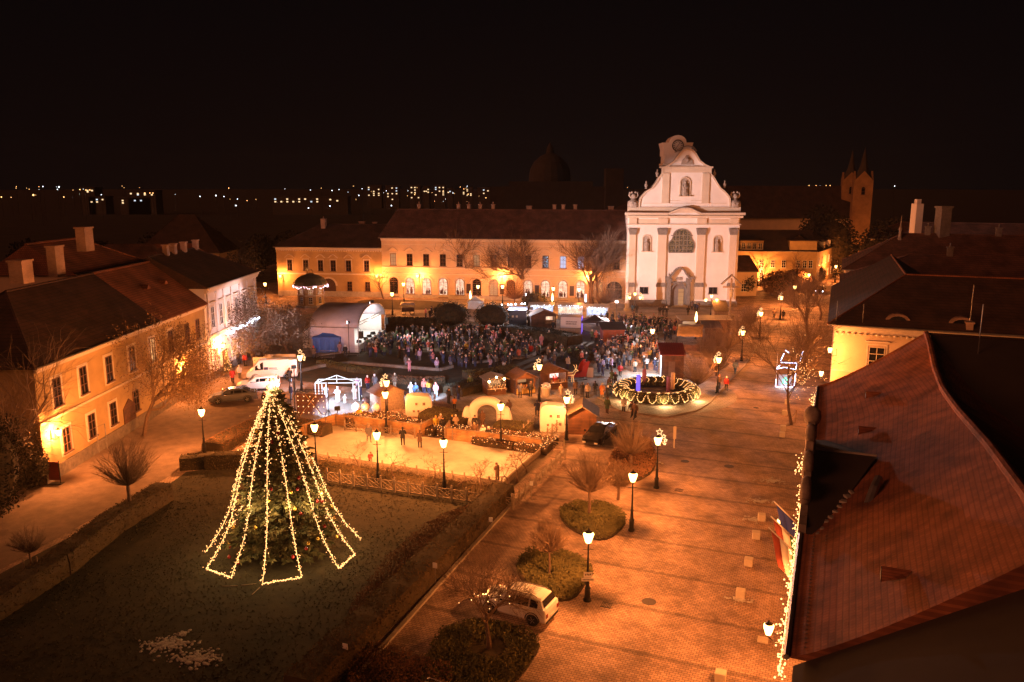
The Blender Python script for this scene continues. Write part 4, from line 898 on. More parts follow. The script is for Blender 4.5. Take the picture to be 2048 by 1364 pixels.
# the nearest post carries two plates
p = P(1177, 1075, 4.0); m = MB(); m.box((0, -.12, 1.72), (.5, .03, .34)); m2 = MB(); m2.box((0, -.12, 1.42), (.74, .03, .2))
t = thing('post_sign', 'two small white plates fixed one above the other on the nearest lamp post', 'sign', (p.x, p.y, 0)); m.build('plate', M_white, t); m2.build('plate', M_white, t)
M_dark = pm('dark_lettering', (.06, .04, .04), .6)
mm = MB(); [mm.box((-.15 + k * .1, -.14, 1.74 + (k % 2) * .02), (.06, .01, .1)) for k in range(4)]; [mm.box((-.28 + k * .08, -.14, 1.42), (.05, .01, .07)) for k in range(8)]; mm.build('lettering', M_dark, t)
# three armed lamps before the church
def candelabra(u, v, label, flip, stars):
    p = P(u, v, 4.7); t = thing('candelabra_lamp', label, 'street lamp', (p.x, p.y, .03), 0, 'three armed lamps before the church')
    b = MB(); b.lathe([(.3, 0), (.3, .3), (.16, .5), (.12, 1.6), (.07, 1.8), (.06, 4.3)], (0, 0, 0), 10)
    for s in (-1, 1): b.tube([(0, 0, 3.3), (.45 * s, 0, 3.25), (.95 * s, 0, 3.4), (.98 * s, 0, 3.65)], .035, 5)
    b.build('post', M_black, t)
    for x, z in ((0, 4.7), (-.98, 4.0), (.98, 4.0)):
        gl, cg = lantern_meshes(0, .95); l = cg.build('lantern', M_black, t, loc=(x, 0, z)); gl.build('lantern_glass', M_lampglass, l); point(t, 1300 if x == 0 else 400, (x, 0, z - .02))
    if stars:
        for s in (-1, 1): star(Vector((p.x + .9 * s, p.y, 0)), s, 'lit stars on the %s arm of the church lamp with blue coated people beneath' % ('left' if s < 0 else 'right'), 4.0)
candelabra(1270, 588.5, 'three armed lamp with stars left before the church door', 1, True)
candelabra(1423, 593, 'three armed lamp by the wooden kiosk right before the church door', 1, False)
# wall lanterns
def wall_lamp(pos, ndir, label, e=.6):
    t = thing('wall_lamp', label, 'wall lamp', pos, math.atan2(ndir.y, ndir.x) + math.pi / 2, 'lanterns fixed to house walls')     # local -y points out
    a = MB(); a.tube([(0, .62, -.5), (0, .3, -.62), (0, .02, -.4)], .03, 5); a.tube([(0, .62, .1), (0, .3, -.1), (0, .3, -.62)], .02, 4); a.box((0, .64, -.2), (.14, .04, .8)); a.build('wall_arm', M_black, t)
    gl, cg = lantern_meshes(0, 1.05); l = cg.build('lantern', M_black, t); gl.build('lantern_glass', M_lampglass, l); point(t, LAMP_W * e, (0, 0, 0))
def on_x(u, v, X):          # point seen there on the plane x = X
    dx, dy, dz = ray(u, v); t = X / dx; return Vector((X, dy * t, CH + dz * t))
wall_lamp(on_x(117, 865, XL + .7), Vector((1, 0, 0)), 'wall lantern on the near ochre house, above the red notice board', 1.5)
wall_lamp(on_x(445.5, 691, XL + 1.05), Vector((1, 0, 0)), 'wall lantern on the pale left house over its door', 1.6)
wall_lamp(on_x(372, 734, XL + .7), Vector((1, 0, 0)), 'wall lantern behind the leafy tree at the end of the ochre house', 1.6)
nM = Vector((-.17, -.98, 0))
for u, n_ in ((559.7, 'leftmost wall lantern of the long row, by the domed kiosk'), (753, 'wall lantern at the joint of the lower and higher row houses'), (834.7, 'wall lantern over the left lit shop fronts'),
              (1002.5, 'wall lantern in the middle of the long row, behind the bare tree'), (1178, 'wall lantern on the long row close to the church')):
    t_ = (u - 559.7) / 620; wall_lamp(Q(u, 552.5, 176.4 - 9.6 * t_ - .9), nM, n_, .95)
wall_lamp(P(1660, 700, 7.6) , -SP, 'upper wall lantern at the corner of the yellow house, lighting the tree leaves', .6)
wall_lamp(P(1642.5, 747, 5.0), -SP, 'wall lantern between the bare street tree and the big tiled roof', .6)
wall_lamp(MN @ Vector((27.6, -1.9, 4.0)), -SP, 'wall lantern low on the big roofed building, nearest the camera', .8)
wall_lamp(MN @ Vector((21.4, -1.9, 6.6)), -SP, 'wall lantern hidden among the flags', .6)
for o in C.objects:
    if o.get('label') == 'x': o['label'] = 'street lamp'
# big stage and market lights
def spot(name, parent, loc, target, energy, col, size, blend=.4, rad=.3):
    l = bpy.data.lights.new(name, 'SPOT'); l.energy = energy; l.color = col; l.spot_size = R(size); l.spot_blend = blend; l.shadow_soft_size = rad
    o = bpy.data.objects.new(name, l); C.objects.link(o); d = Vector(target) - Vector(loc); o.location = loc; o.rotation_euler = d.to_track_quat('-Z', 'Y').to_euler()
    if parent:
        o.parent = parent; o.matrix_parent_inverse = (Matrix.Translation(parent.location) @ Matrix.Rotation(parent.rotation_euler.z, 4, 'Z')).inverted()
    return o
def added_floodlight(pos, target, energy, col, size, label, mast=True, z0=0.0):
    d = (Vector(target) - Vector(pos)); t = thing('added_floodlight', label, 'added_floodlight', pos, math.atan2(d.y, d.x) - math.pi / 2)
    h = MB(); h.box((0, -.12, 0), (.55, .2, .4)); h.box((0, -.3, 0), (.3, .16, .25)); h.build('housing', M_black, t)
    MB().box((0, -.01, 0), (.48, .01, .33)).build('lens', emis('added_flood_lens_%d' % (abs(hash(col)) % 999), col, 8), t)
    if mast: MB().tube([(0, -.15, -.2), (0, -.15, z0 - pos[2])], .05, 6).build('mast', M_black, t)
    spot('added_flood_beam', t, Vector(pos) + d.normalized() * .25, target, energy, col, size); return t
# ================================================================== trees and plants
RMIN = [.008]
def grow(mbs, p, d, L, r, lvl, maxl, rnd, spread, up, nch, wob=.18, sides=(6, 5, 4, 3, 3, 3), tips=None, ratio=.66, start=.35):
    n = 4 if lvl < 2 else 3; pts = [p]; rad = [r]; q = p.copy(); dd = d.copy(); frames = []
    for i in range(n):
        dd = (dd + Vector((rnd.gauss(0, wob), rnd.gauss(0, wob), rnd.gauss(0, wob) + up * .12))).normalized()
        q = q + dd * L / n; pts.append(q.copy()); rad.append(r * (1 - .55 * (i + 1) / n)); frames.append((q.copy(), dd.copy(), (i + 1) / n))
    mbs[0 if lvl == 0 else 1].tube(pts, rad, sides[min(lvl, 5)], cap=False)
    if lvl >= maxl:
        if tips is not None: tips.append((q, dd))
        return
    if tips is not None and lvl >= maxl - 1: tips.append((pts[2], dd))
    for k in range(nch[lvl]):
        t = start + (1 - start) * (k + rnd.random()) / nch[lvl]; i = min(n - 1, int(t * n)); f = t * n - i
        b = pts[i].lerp(pts[i + 1], f); az = rnd.uniform(0, 6.283); el = spread[lvl] * rnd.uniform(.7, 1.25)
        o = dd.orthogonal().normalized(); o.rotate(Matrix.Rotation(az, 3, dd)); nd = (dd * math.cos(el) + o * math.sin(el)); nd = (nd + Vector((0, 0, up * .3))).normalized()
        grow(mbs, b, nd, L * ratio * rnd.uniform(.75, 1.2), max(r * .5 * (1 - .4 * t), RMIN[0]), lvl + 1, maxl, rnd, spread, up, nch, wob, sides, tips, ratio, start)
def leaf_quads(mb, tips, per, spread, size, rnd, droop=0.0):
    for p, d in tips:
        for k in range(per):
            c = p + Vector((rnd.gauss(0, spread), rnd.gauss(0, spread), rnd.gauss(0, spread) - droop * rnd.random()))
            a = Vector((rnd.gauss(0, 1), rnd.gauss(0, 1), rnd.gauss(0, 1))).normalized() * size * rnd.uniform(.6, 1.4); b = a.orthogonal().normalized() * a.length * .55
            mb.poly([c - a, c + b, c + a, c - b])
def tree(label, loc, h=7, seed=1, spread=(.7, .6, .6, .6), up=.35, nch=(9, 6, 5, 4), maxl=4, trunk=.35, r=.16, leaves=None, cat='tree', name='bare_tree', wob=.2, ratio=.62, start=.4, grp=None, mat=None, size=.1, per=3, lsp=.25, tw=None, droop=0, rmin=.009):
    rnd = random.Random(seed); t = thing(name, label, cat, (loc[0], loc[1], 0), 0, grp); tm, bm_ = MB(), MB(); tips = [] if leaves else None
    RMIN[0] = rmin
    grow((tm, bm_), Vector((0, 0, 0)), Vector((rnd.gauss(0, .03), rnd.gauss(0, .03), 1)), h * trunk, r, 0, maxl, rnd, spread, up, nch, wob, tips=tips, ratio=ratio, start=start)
    k_ = h / max(q[2] for q in bm_.v); [m_.xf(Matrix.Scale(k_, 4)) for m_ in (tm, bm_)]
    tm.build('trunk', M_bark, t); c_ = bm_.build('crown', tw or M_twig, t)
    if leaves:
        tips = [(q * k_, d) for q, d in tips]
        lm = MB(); leaf_quads(lm, tips, per, lsp, size, rnd, droop); lm.build('leaves', leaves, c_)
    return t
def pollard(label, loc, hs, rad, seed, n=80, sub=9, name='round_tree', grp=None, squash=.9, r=.13, tw=None, fan=1.25, leaves=None):
    """clean stem and a ball of upswept twigs"""
    rnd = random.Random(seed); t = thing(name, label, 'tree', (loc[0], loc[1], 0), 0, grp)
    MB().tube([(0, 0, 0), (.03, 0, hs * .5), (0, 0, hs)], [r, r * .8, r * .75], 8).build('trunk', M_bark, t)
    mb = MB(); top = Vector((0, 0, hs))
    for k in range(n):
        az = rnd.uniform(0, 6.28); el = fan * math.sqrt(rnd.random()) ; d = Vector((math.sin(el) * math.cos(az), math.sin(el) * math.sin(az), math.cos(el)))
        Lk = rad * 2 * squash * rnd.uniform(.72, 1.0) * (1 - .38 * (el / fan) ** 2); pts = [top]; q = top.copy(); dd = d.copy()
        for i in range(5):
            dd = (dd + Vector((rnd.gauss(0, .1), rnd.gauss(0, .1), .10))).normalized(); q = q + dd * Lk / 5; pts.append(q.copy())
        mb.tube(pts, [.05, .036, .026, .018, .012, .007], 3, cap=False)
        for j in range(sub):
            i = rnd.randint(1, 4); b = pts[i].lerp(pts[i + 1], rnd.random()); e = (dd + Vector((rnd.gauss(0, .45), rnd.gauss(0, .45), rnd.gauss(0, .3)))).normalized()
            l2 = Lk * rnd.uniform(.15, .34); c1 = b + e * l2 * .5; e2 = (e + Vector((rnd.gauss(0, .25), rnd.gauss(0, .25), .1))).normalized(); mb.tube([b, c1, c1 + e2 * l2 * .5], [.010, .008, .004], 3, cap=False)
    c_ = mb.build('crown', tw or M_twig, t)
    if leaves:
        lm = MB(); tips = [(Vector(rnd.choice(mb.v)), None) for _ in range(1400)]; leaf_quads(lm, tips, 1, .12, .05, rnd); lm.build('leaves', leaves, c_)
    return t
M_dleaf = pm('dead_brown_leaves', (.24, .14, .065), .95, .5, .7, col2=(.10, .06, .03))
M_gleaf = pm('dusty_willow_leaves', (.17, .13, .09), .95, .5, .6, col2=(.07, .055, .04))
M_hedge = pm('hedge_leaves', (.15, .095, .042), .95, .5, 1.2, col2=(.06, .05, .02))
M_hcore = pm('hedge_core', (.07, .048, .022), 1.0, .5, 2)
M_shrub = pm('evergreen_shrub_leaves', (.15, .13, .045), .9, .5, 1.0, col2=(.07, .07, .025))
M_yew = pm('yew_leaves', (.035, .04, .02), .95, .5, 1.0)
M_rleaf = pm('russet_leaves', (.24, .12, .06), .95, .5, 1.0, col2=(.12, .06, .03))
M_ivy = pm('ivy_leaves', (.05, .04, .02), .9, .5, 1.0)
def tp(u, v): return P(u, v)
# trees standing before the long row
p = tp(912, 596); tree('big bare tree left of the clipped round bushes, before the lit shop fronts', p, 17, 11, (.75, .6, .55, .5, .5), .3, (9, 8, 6, 4, 3), 4, .36, .62, ratio=.74, rmin=.028, tw=M_bark, grp='bare trees before the long row')
p = tp(1051, 600); tree('bare tree in the middle of the long row, leaning branches', p, 16.5, 12, (.65, .55, .55, .5), .4, (8, 8, 6, 4), 4, .36, .5, ratio=.74, rmin=.028, tw=M_bark, grp='bare trees before the long row')
p = tp(1183, 608); tree('bare tree before the right end of the long row', p, 17, 13, (.7, .6, .5, .5), .35, (8, 8, 6, 4), 4, .36, .5, ratio=.74, rmin=.028, tw=M_bark, grp='bare trees before the long row')
p = tp(1200, 607); tree('bare tree beside the church, lights wound round its trunk', p, 15, 19, (.7, .6, .5, .5), .35, (7, 7, 5, 4), 4, .38, .36, ratio=.72, rmin=.026, tw=M_bark, grp='bare trees before the long row')
garland('light_garland', [p + Vector((.28 * math.cos(k), .28 * math.sin(k), 1 + .28 * k)) for k in range(14)], 40, 'small lights wound round the tree trunk beside the church', seed=9, jit=.04)
p = tp(767, 598); tree('slender young bare tree at the joint of the row houses', p, 8, 14, (.7, .6, .6, .5), .3, (8, 6, 5), 3, .4, .14)
# round clipped bushes in the market, hedges
def bush(label, u, v, rx, h, seed, mat, n=2600, leaf=.11, name='round_bush', cat='bush', tw=True, loc=None, core=.82):
    rnd = random.Random(seed); c = loc or P(u, v); t = thing(name, label, cat, (c.x, c.y, 0))
    co = MB(); co.lathe([(max(rx * core * math.sin(math.pi * i / 8), 1e-4), h * .5 * (1 - core * math.cos(math.pi * i / 8))) for i in range(9)], (0, 0, 0), 12)
    if core > .1: co.build('inner_branches', M_hcore, t)
    mb = MB(); tips = []
    for k in range(n):
        d = Vector((rnd.gauss(0, 1), rnd.gauss(0, 1), rnd.gauss(0, 1))).normalized(); s = rnd.uniform(.78, 1.04) * (1 + .09 * noise.noise(d * 2.3 + Vector((seed, 0, 0))))
        tips.append((Vector((d.x * rx * s, d.y * rx * s, h / 2 + d.z * h / 2 * s)), None))
    tips = [q for q in tips if q[0].z > .03]; leaf_quads(mb, tips, 1, .04, leaf, rnd); mb.build('foliage', mat, t); return t
bush('dark clipped round bush left of its pair in the market', 902, 655, 3.3, 4.6, 1, M_yew); bush('dark clipped round bush right of its pair, by the blue booth', 985, 658, 3.3, 4.6, 2, M_yew)
bush('small dark round bush between the market booths and the long row', 1067, 616, 2.6, 3.2, 3, M_yew, 1800)
pollard('reddish round bare tree before the middle shop fronts', P(1029, 607), .9, 2.9, 4, 130, 9, fan=1.5, tw=M_rleaf)
pollard('round bare tree before the gateway next to the church', P(1212, 616), .9, 3.4, 5, 170, 10, fan=1.5)
def hedge(label, pts, wdt, h, seed, mat=None, dens=90, leaf=.055, lights=0, wob=.04, name='hedge'):
    mat = mat or M_hedge; rnd = random.Random(seed); t = thing(name, label, 'hedge', (pts[0].x, pts[0].y, 0)); o = pts[0].copy(); co = MB(); lf = MB(); bl = MB(); tot = 0
    for a, b in zip(pts[:-1], pts[1:]):
        a = a - o; b = b - o; d = b - a; L = d.length; dn = d.normalized(); n_ = Vector((-dn.y, dn.x, 0)); n = max(1, int(L / .5)); rows = []
        for i in range(n + 1):
            c = a + dn * L * i / n; w2 = wdt / 2 * (1 + .08 * noise.noise((c + o) * .9)); hh = h * (1 + .05 * noise.noise((c + o) * .7 + Vector((9, 0, 0))))
            rows.append([c + n_ * w2 * s + Vector((0, 0, z)) for s, z in ((1, 0), (1.02, hh * .6), (.88, hh), (0, hh * 1.03), (-.88, hh), (-1.02, hh * .6), (-1, 0))])
        k0 = len(co.v)
        for r_ in rows: co.v += [tuple(q) for q in r_]
        for i in range(n):
            for j in range(6): co.f.append((k0 + i * 7 + j, k0 + i * 7 + j + 1, k0 + (i + 1) * 7 + j + 1, k0 + (i + 1) * 7 + j))
        co.f.append(tuple(k0 + j for j in range(7))); co.f.append(tuple(k0 + n * 7 + j for j in reversed(range(7))))
        cnt = int(L * (wdt + 2 * h) * dens * 1.5)
        for _ in range(cnt):
            s = rnd.random() * L; q = rnd.uniform(-h, wdt + h); base = a + dn * s
            if q < 0: c = base + n_ * (wdt / 2) + Vector((0, 0, h + q))
            elif q > wdt: c = base - n_ * (wdt / 2) + Vector((0, 0, h - (q - wdt)))
            else: c = base + n_ * (wdt / 2 - q) + Vector((0, 0, h * 1.02))
            c = c + Vector((rnd.gauss(0, wob), rnd.gauss(0, wob), rnd.gauss(0, wob))); c.z = max(.03, c.z); leaf_quads(lf, [(c, None)], 1, .01, leaf, rnd)
            if lights and rnd.random() < lights: bl.ball(c + Vector((0, 0, .04)), .03, 4)
    co.build('inner_branches', M_hcore, t); lf.build('foliage', mat, t)
    if lights: bl.build('fairy_lights', M_bulb, t)
    return t
hedge('long clipped hedge running from the rink corner down to the bottom edge', [P(1007, 998, 0), P(885, 1122), P(760, 1245), P(600, 1405)], 1.75, 1.25, 1, dens=70)
hedge('long dark hedge along the side road left of the lawn', [P(330, 1000), P(230, 1062), P(120, 1150), P(-60, 1265)], 1.5, 1.4, 2, dens=60)
hedge('short hedge block left of the fir tree, first by the road', [P(362, 938), P(412, 934)], 1.2, 1.1, 3); hedge('darker hedge block left of the fir tree, second by the road', [P(414, 936), P(500, 934)], 1.2, 1.3, 4)
hedge('hedge climbing along the side road behind the fir tree', [P(425, 905), P(470, 880), P(530, 852)], 2.2, .9, 5, M_rleaf, 60, .05)
hedge('low hedge below the dark board with bulbs', [P(590, 860), P(655, 872)], 1.6, 1.1, 6, M_rleaf, 70)
hedge('lit low shrubs behind the rink boards on the left', [P(690, 852), P(742, 846), P(800, 850)], 2.2, 1.0, 7, M_rleaf, 80, .06, .04)
hedge('clipped hedge just left of the white arch', [P(850, 838), P(905, 845), P(932, 856)], 3.0, 1.0, 8, M_shrub, 70)
hedge('clipped hedge right of the white arch', [P(992, 862), P(1062, 868)], 2.4, .9, 9, M_shrub, 80)
hedge('shrubs full of fairy lights behind the rink, under the arch lamp', [P(960, 880), P(1040, 892), P(1105, 900)], 3.6, .75, 10, M_rleaf, 75, .06, .06)
hedge('shrubs with fairy lights along the ramp behind the rink', [P(815, 856), P(880, 868), P(945, 872)], 2.0, .7, 11, M_rleaf, 75, .06, .06)
hedge('fairy lit shrubs left of the white printed house', [P(770, 860), P(812, 848)], 1.8, .9, 12, M_rleaf, 75, .06, .06)
hedge('dark hedge between stage and long row', [P(775, 652), P(870, 655)], 2.2, 1.5, 13, M_yew, 25, .12)
hedge('dark hedge in front of the market booths', [P(1010, 668), P(1085, 676), P(1150, 690)], 3.2, 1.4, 14, M_yew, 22, .12)
hedge('low shrub border curving through the upper lawn behind the nativity frame', [P(770, 762), P(830, 768), P(890, 766)], 1.6, .7, 17, M_rleaf, 45, .08)
hedge('low shrub border between the terrace wall and the wooden huts', [P(930, 757), P(990, 750), P(1030, 742)], 1.8, .8, 18, M_shrub, 45, .08)
hedge('low clipped border before the blue tent and the terrace wall', [P(640, 728), P(700, 742), P(760, 748)], 1.3, .6, 19, M_shrub, 45, .08)
hedge('dark shrubs around the flower lawn', [P(1150, 705), P(1175, 722)], 2.6, 1.0, 15, M_yew, 30, .1)
hedge('dark shrub bank below the terrace, before the wooden huts', [P(905, 790), P(960, 775), P(1010, 770)], 3.2, .9, 16, M_yew, 30, .09)
# plant beds on the parking strip
def bed(label, poly, h, seed, mat=M_shrub, n=5200, leaf=.075, rr_=None):
    rnd = random.Random(seed); c = sum(poly, Vector()) / len(poly); t = thing('plant_bed', label, 'shrub bed', (c.x, c.y, 0)); pl_ = [q - c for q in poly]
    x0, x1 = min(q.x for q in pl_), max(q.x for q in pl_); y0, y1 = min(q.y for q in pl_), max(q.y for q in pl_); mb = MB(); k = 0
    soil = MB(); soil.prism([(q.x, q.y) for q in pl_], .02, .12, 'z'); soil.build('soil', M_hcore, t)
    while k < n * 1.4:
        q = Vector((rnd.uniform(x0, x1), rnd.uniform(y0, y1), 0))
        if not in_poly(q, pl_): continue
        k += 1
        if rr_ and (q + c - rr_[0]).length < rr_[1]: continue
        hh = h * (.55 + .6 * max(0, noise.noise((q + c) * .8) + .4)); b = q + Vector((rnd.gauss(0, .05), rnd.gauss(0, .05), hh * rnd.random() ** .5 + .1)); leaf_quads(mb, [(b, None)], 1, .02, leaf, rnd)
    mb.build('foliage', mat, t); return t
t9 = P(978, 1300)
bed('green shrub bed round the near bare tree beside the white car', curve_pts(pp((900, 1262), (985, 1250), (1072, 1285), (1066, 1320), (1010, 1380), (860, 1420), (850, 1330)), 3), .5, 1, n=9000, rr_=(t9 - Vector((0, .3, 0)), 1.0))
bed('green shrub bed with a little round tree behind the white car', curve_pts(pp((1050, 1112), (1110, 1105), (1182, 1140), (1170, 1172), (1140, 1202), (1085, 1195), (1035, 1150)), 3), .5, 2, n=6000, rr_=(P(1098, 1158), .35))
bed('green shrub bed behind the nearest street lamp', curve_pts(pp((1128, 1020), (1200, 1012), (1250, 1038), (1235, 1068), (1200, 1082), (1150, 1065), (1122, 1040)), 3), .55, 3, n=6000)
bed('russet planting at the inner edge of the christmas lawn', curve_pts(pp((985, 1010), (1000, 1020), (900, 1090), (800, 1150), (750, 1200), (720, 1230), (700, 1225), (780, 1120), (880, 1040)), 3), .5, 4, M_rleaf, 8000, .05)
bed('orange lit shrubs at the foot of the star lamp by the dark car', curve_pts(pp((1232, 900), (1290, 880), (1312, 915), (1300, 950), (1240, 972), (1215, 950)), 3), .45, 5, M_rleaf, 5000)
bed('pale grasses at the bottom edge between hedge and parked car', curve_pts(pp((745, 1300), (840, 1325), (900, 1345), (880, 1420), (720, 1450), (700, 1340)), 3), .6, 6, M_rleaf, 5000, .06)
# round trees
pollard('round bare tree on the dark lawn left of the fir tree', P(262, 1038), 2.6, 2.0, 21, 110, 14, r=.17, fan=1.3)
pollard('little round bush tree on props at the left lawn edge', P(66, 1165), 2.0, 1.0, 22, 90, 9, r=.07, fan=1.4)
s_ = P(66, 1165)
for k in range(3):
    a = k * 2.1; tag(MB().tube([(.45 * math.cos(a), .45 * math.sin(a), 0), (.4 * math.cos(a), .4 * math.sin(a), 1.7)], .04, 6).build('tree_prop', M_gwood, loc=(s_.x, s_.y, .03)), 'one of three wooden props round the little tree at the left lawn edge', 'tree prop', 'props round the little tree')
pollard('round bare tree between the dark car and the second street lamp', P(1178, 1038), 2.1, 1.8, 23, 120, 13, r=.14, fan=1.35)
pollard('small pale round tree in the bed behind the white car', P(1098, 1158), 1.9, 1.05, 24, 170, 12, r=.08, fan=1.5, squash=1.0)
tree('near bare tree with a few lights, in front of the white car', t9, 5.3, 25, (.95, .7, .6, .5), .35, (10, 7, 6, 4), 4, .38, .17, start=.72, ratio=.72)
garland('light_garland', [t9 + Vector((-1.2, -.3, 3.2)), t9 + Vector((-.3, -.6, 3.4)), t9 + Vector((.3, -.5, 2.8)), t9 + Vector((1.2, -.3, 3.3))], 11, 'few warm lights strung in the near bare tree', seed=11, jit=.2, r_=.026, wire=False)
pollard('orange lit bush tree left of the second street lamp', P(1236, 1000), 1.1, 1.25, 26, 150, 10, fan=1.4, leaves=M_dleaf)
pollard('wide bare round tree behind the dark parked car', P(1262, 935), 1.2, 1.8, 27, 120, 12, fan=1.35, leaves=None)
p = tp(1583, 850); tree('tall bare street tree twined with small lights, right of the lit arch', p, 13.2, 31, (.7, .6, .55, .5), .45, (9, 7, 6, 4), 4, .34, .12, ratio=.66, grp='bare trees along the right pavement')
r_ = random.Random(4); tag(MB().build('x', M_bulb), None, None) if False else None
mb = MB()
for k in range(150): mb.ball((r_.gauss(.5, .8), r_.gauss(0, .8), 5.2 + r_.gauss(0, 1.2)), .028, 4)
tag(mb.build('light_garland', M_bulb, loc=(p.x, p.y, 0)), 'tiny lights scattered in the crown of the tall bare street tree', 'light garland')
p = tp(1622, 690); tree('bare street tree behind the tall one with lights', p, 11.5, 32, (.7, .6, .55, .5), .45, (9, 7, 6, 4), 4, .36, .18, ratio=.68, grp='bare trees along the right pavement')
p = tp(1640, 640); tree('farther bare street tree near the dark roof corner', p, 11, 33, (.7, .6, .55, .5), .45, (9, 7, 5, 4), 4, .36, .18, ratio=.68, grp='bare trees along the right pavement')
p = P(1645, 765, 0) + Vector((-1.5, 3, 0)); tree('leafy yellow lit tree at the corner of the yellow house', p, 6.5, 34, (.7, .6, .55, .5), .4, (8, 6, 4), 3, .36, .14, leaves=M_dleaf, name='leafy_tree', size=.09, per=3)
# fluffy bare row right of the wreath
for i, (u, v, h, lb) in enumerate(((1395, 778, 2.0, 'fluffy bare tree nearest the wreath'), (1432, 752, 2.0, 'fluffy bare tree behind the star lamp by the wreath'), (1418, 725, 2.2, 'fluffy bare tree behind the brown kiosk'), (1455, 705, 2.2, 'fluffy bare tree between two star lamps'), (1478, 680, 2.1, 'fluffy bare tree beside the farther star lamp'), (1500, 655, 2.0, 'last fluffy bare tree of the row toward the church'))):
    pollard(lb, P(u, v), .5, h, 40 + i, 110, 10, fan=1.15, squash=1.15, grp='fluffy bare trees right of the wreath')
# dark masses by the far street
for i, (u, v, r__, h, lb) in enumerate(((1560, 590, 5.5, 5.5, 'dark tree mass before the dormered house'), (1590, 582, 4.2, 5.0, 'dark tree next to the far street corner'), (1492, 590, 3.0, 5.5, 'dark yew at the church flank'), (1630, 566, 3.0, 4.5, 'small dark bush at the end of the street trees'))):
    bush(lb, u, v, r__ * .8, h, 60 + i, M_rleaf if i < 2 else M_yew, 2600, .22, 'dark_tree', 'tree', core=.7)
p = tp(1530, 575); tree('bare tree against the dormered ochre house', p, 10, 64, (.7, .6, .55, .5), .4, (8, 6, 5), 3, .4, .2)
p = tp(1585, 570); tree('second bare tree against the dormered ochre house', p, 10, 65, (.7, .6, .55, .5), .4, (8, 6, 5), 3, .4, .2)
for i, (u, v, Y, r__, h) in enumerate(((1665, 500, 215, 9, 17), (1640, 480, 225, 9, 19), (1760, 500, 190, 9, 15), (1790, 470, 215, 10, 16))):
    q = Q(u, v, Y); bush('dark tree crown rising behind the far street roofs, %s' % ('by the square tower', 'left of the square tower', 'right of the tower foot', 'at the right skyline')[i], 0, 0, r__ * .7, h, 70 + i, M_ivy, 2200, .4, 'dark_tree', 'tree', loc=Vector((q.x, Y, 0)), core=.75)
for i in range(16):
    x = -150 + i * 13 + rr(-3, 3); bush('dark garden tree behind the ' + ('far left roofs' if x < -90 else 'left hipped roofs' if x < -45 else 'ochre gateway house' if x < -20 else 'long row roof'), 0, 0, rr(4, 6.5), rr(9, 14), 90 + i, M_ivy, 900, .4, 'dark_tree', 'tree', loc=Vector((x, 222 + rr(-14, 20), 0)), core=.8)['group'] = 'dark garden trees behind the houses'
# big leafy trees on the left
p = tp(288, 872); tree('large tree with withered brown leaves before the ochre house', p, 12.5, 51, (.62, .6, .6, .6), .28, (12, 8, 6, 3), 4, .42, .20, leaves=M_dleaf, name='leafy_tree', size=.095, per=4, lsp=.35, start=.3, ratio=.62, droop=.5).scale = (.74, .74, 1)
p = tp(508, 720); tree('wide dusty leaved tree left of the concert stage', p, 11.5, 52, (.85, .7, .6, .55), .05, (11, 7, 5, 3), 4, .36, .34, leaves=M_gleaf, name='leafy_tree', size=.13, per=5, lsp=.45, start=.3, ratio=.72, droop=.9)
p = tp(575, 705); tree('bushy tree between the dusty leaved tree and the white tent', p, 8.5, 53, (.9, .7, .6, .55), .05, (10, 7, 5, 3), 4, .36, .22, leaves=M_gleaf, name='leafy_tree', size=.10, per=3, lsp=.4, start=.3, ratio=.72, droop=.6)
p = tp(500, 615); tree('dark leafy tree behind the pale left house', p, 13, 54, (.8, .7, .6, .55), .2, (10, 7, 5), 3, .4, .3, leaves=M_ivy, name='leafy_tree', size=.2, per=5, lsp=.7)
p = Vector((-47, 56, 0)); tree('large bare tree at the left picture edge, branches over the ochre wall', P(20, 1010) + Vector((-1, 3, 0)), 14, 55, (.85, .7, .6, .55), .15, (11, 8, 6, 4), 4, .40, .28, start=.25, ratio=.72)
for i, (u, v, r__, h, lb) in enumerate(((18, 985, 2.6, 6.5, 'dark ivy clad tree at the left edge beside the ochre house'), (-20, 1040, 2.8, 8.0, 'darkest shrub mass cut by the left picture edge'), (60, 975, 1.5, 4.0, 'ivy bush at the corner of the ochre house'))):
    bush(lb, u, v, r__, h, 80 + i, M_ivy, 5200, .09, 'ivy_tree', 'tree', core=.8)
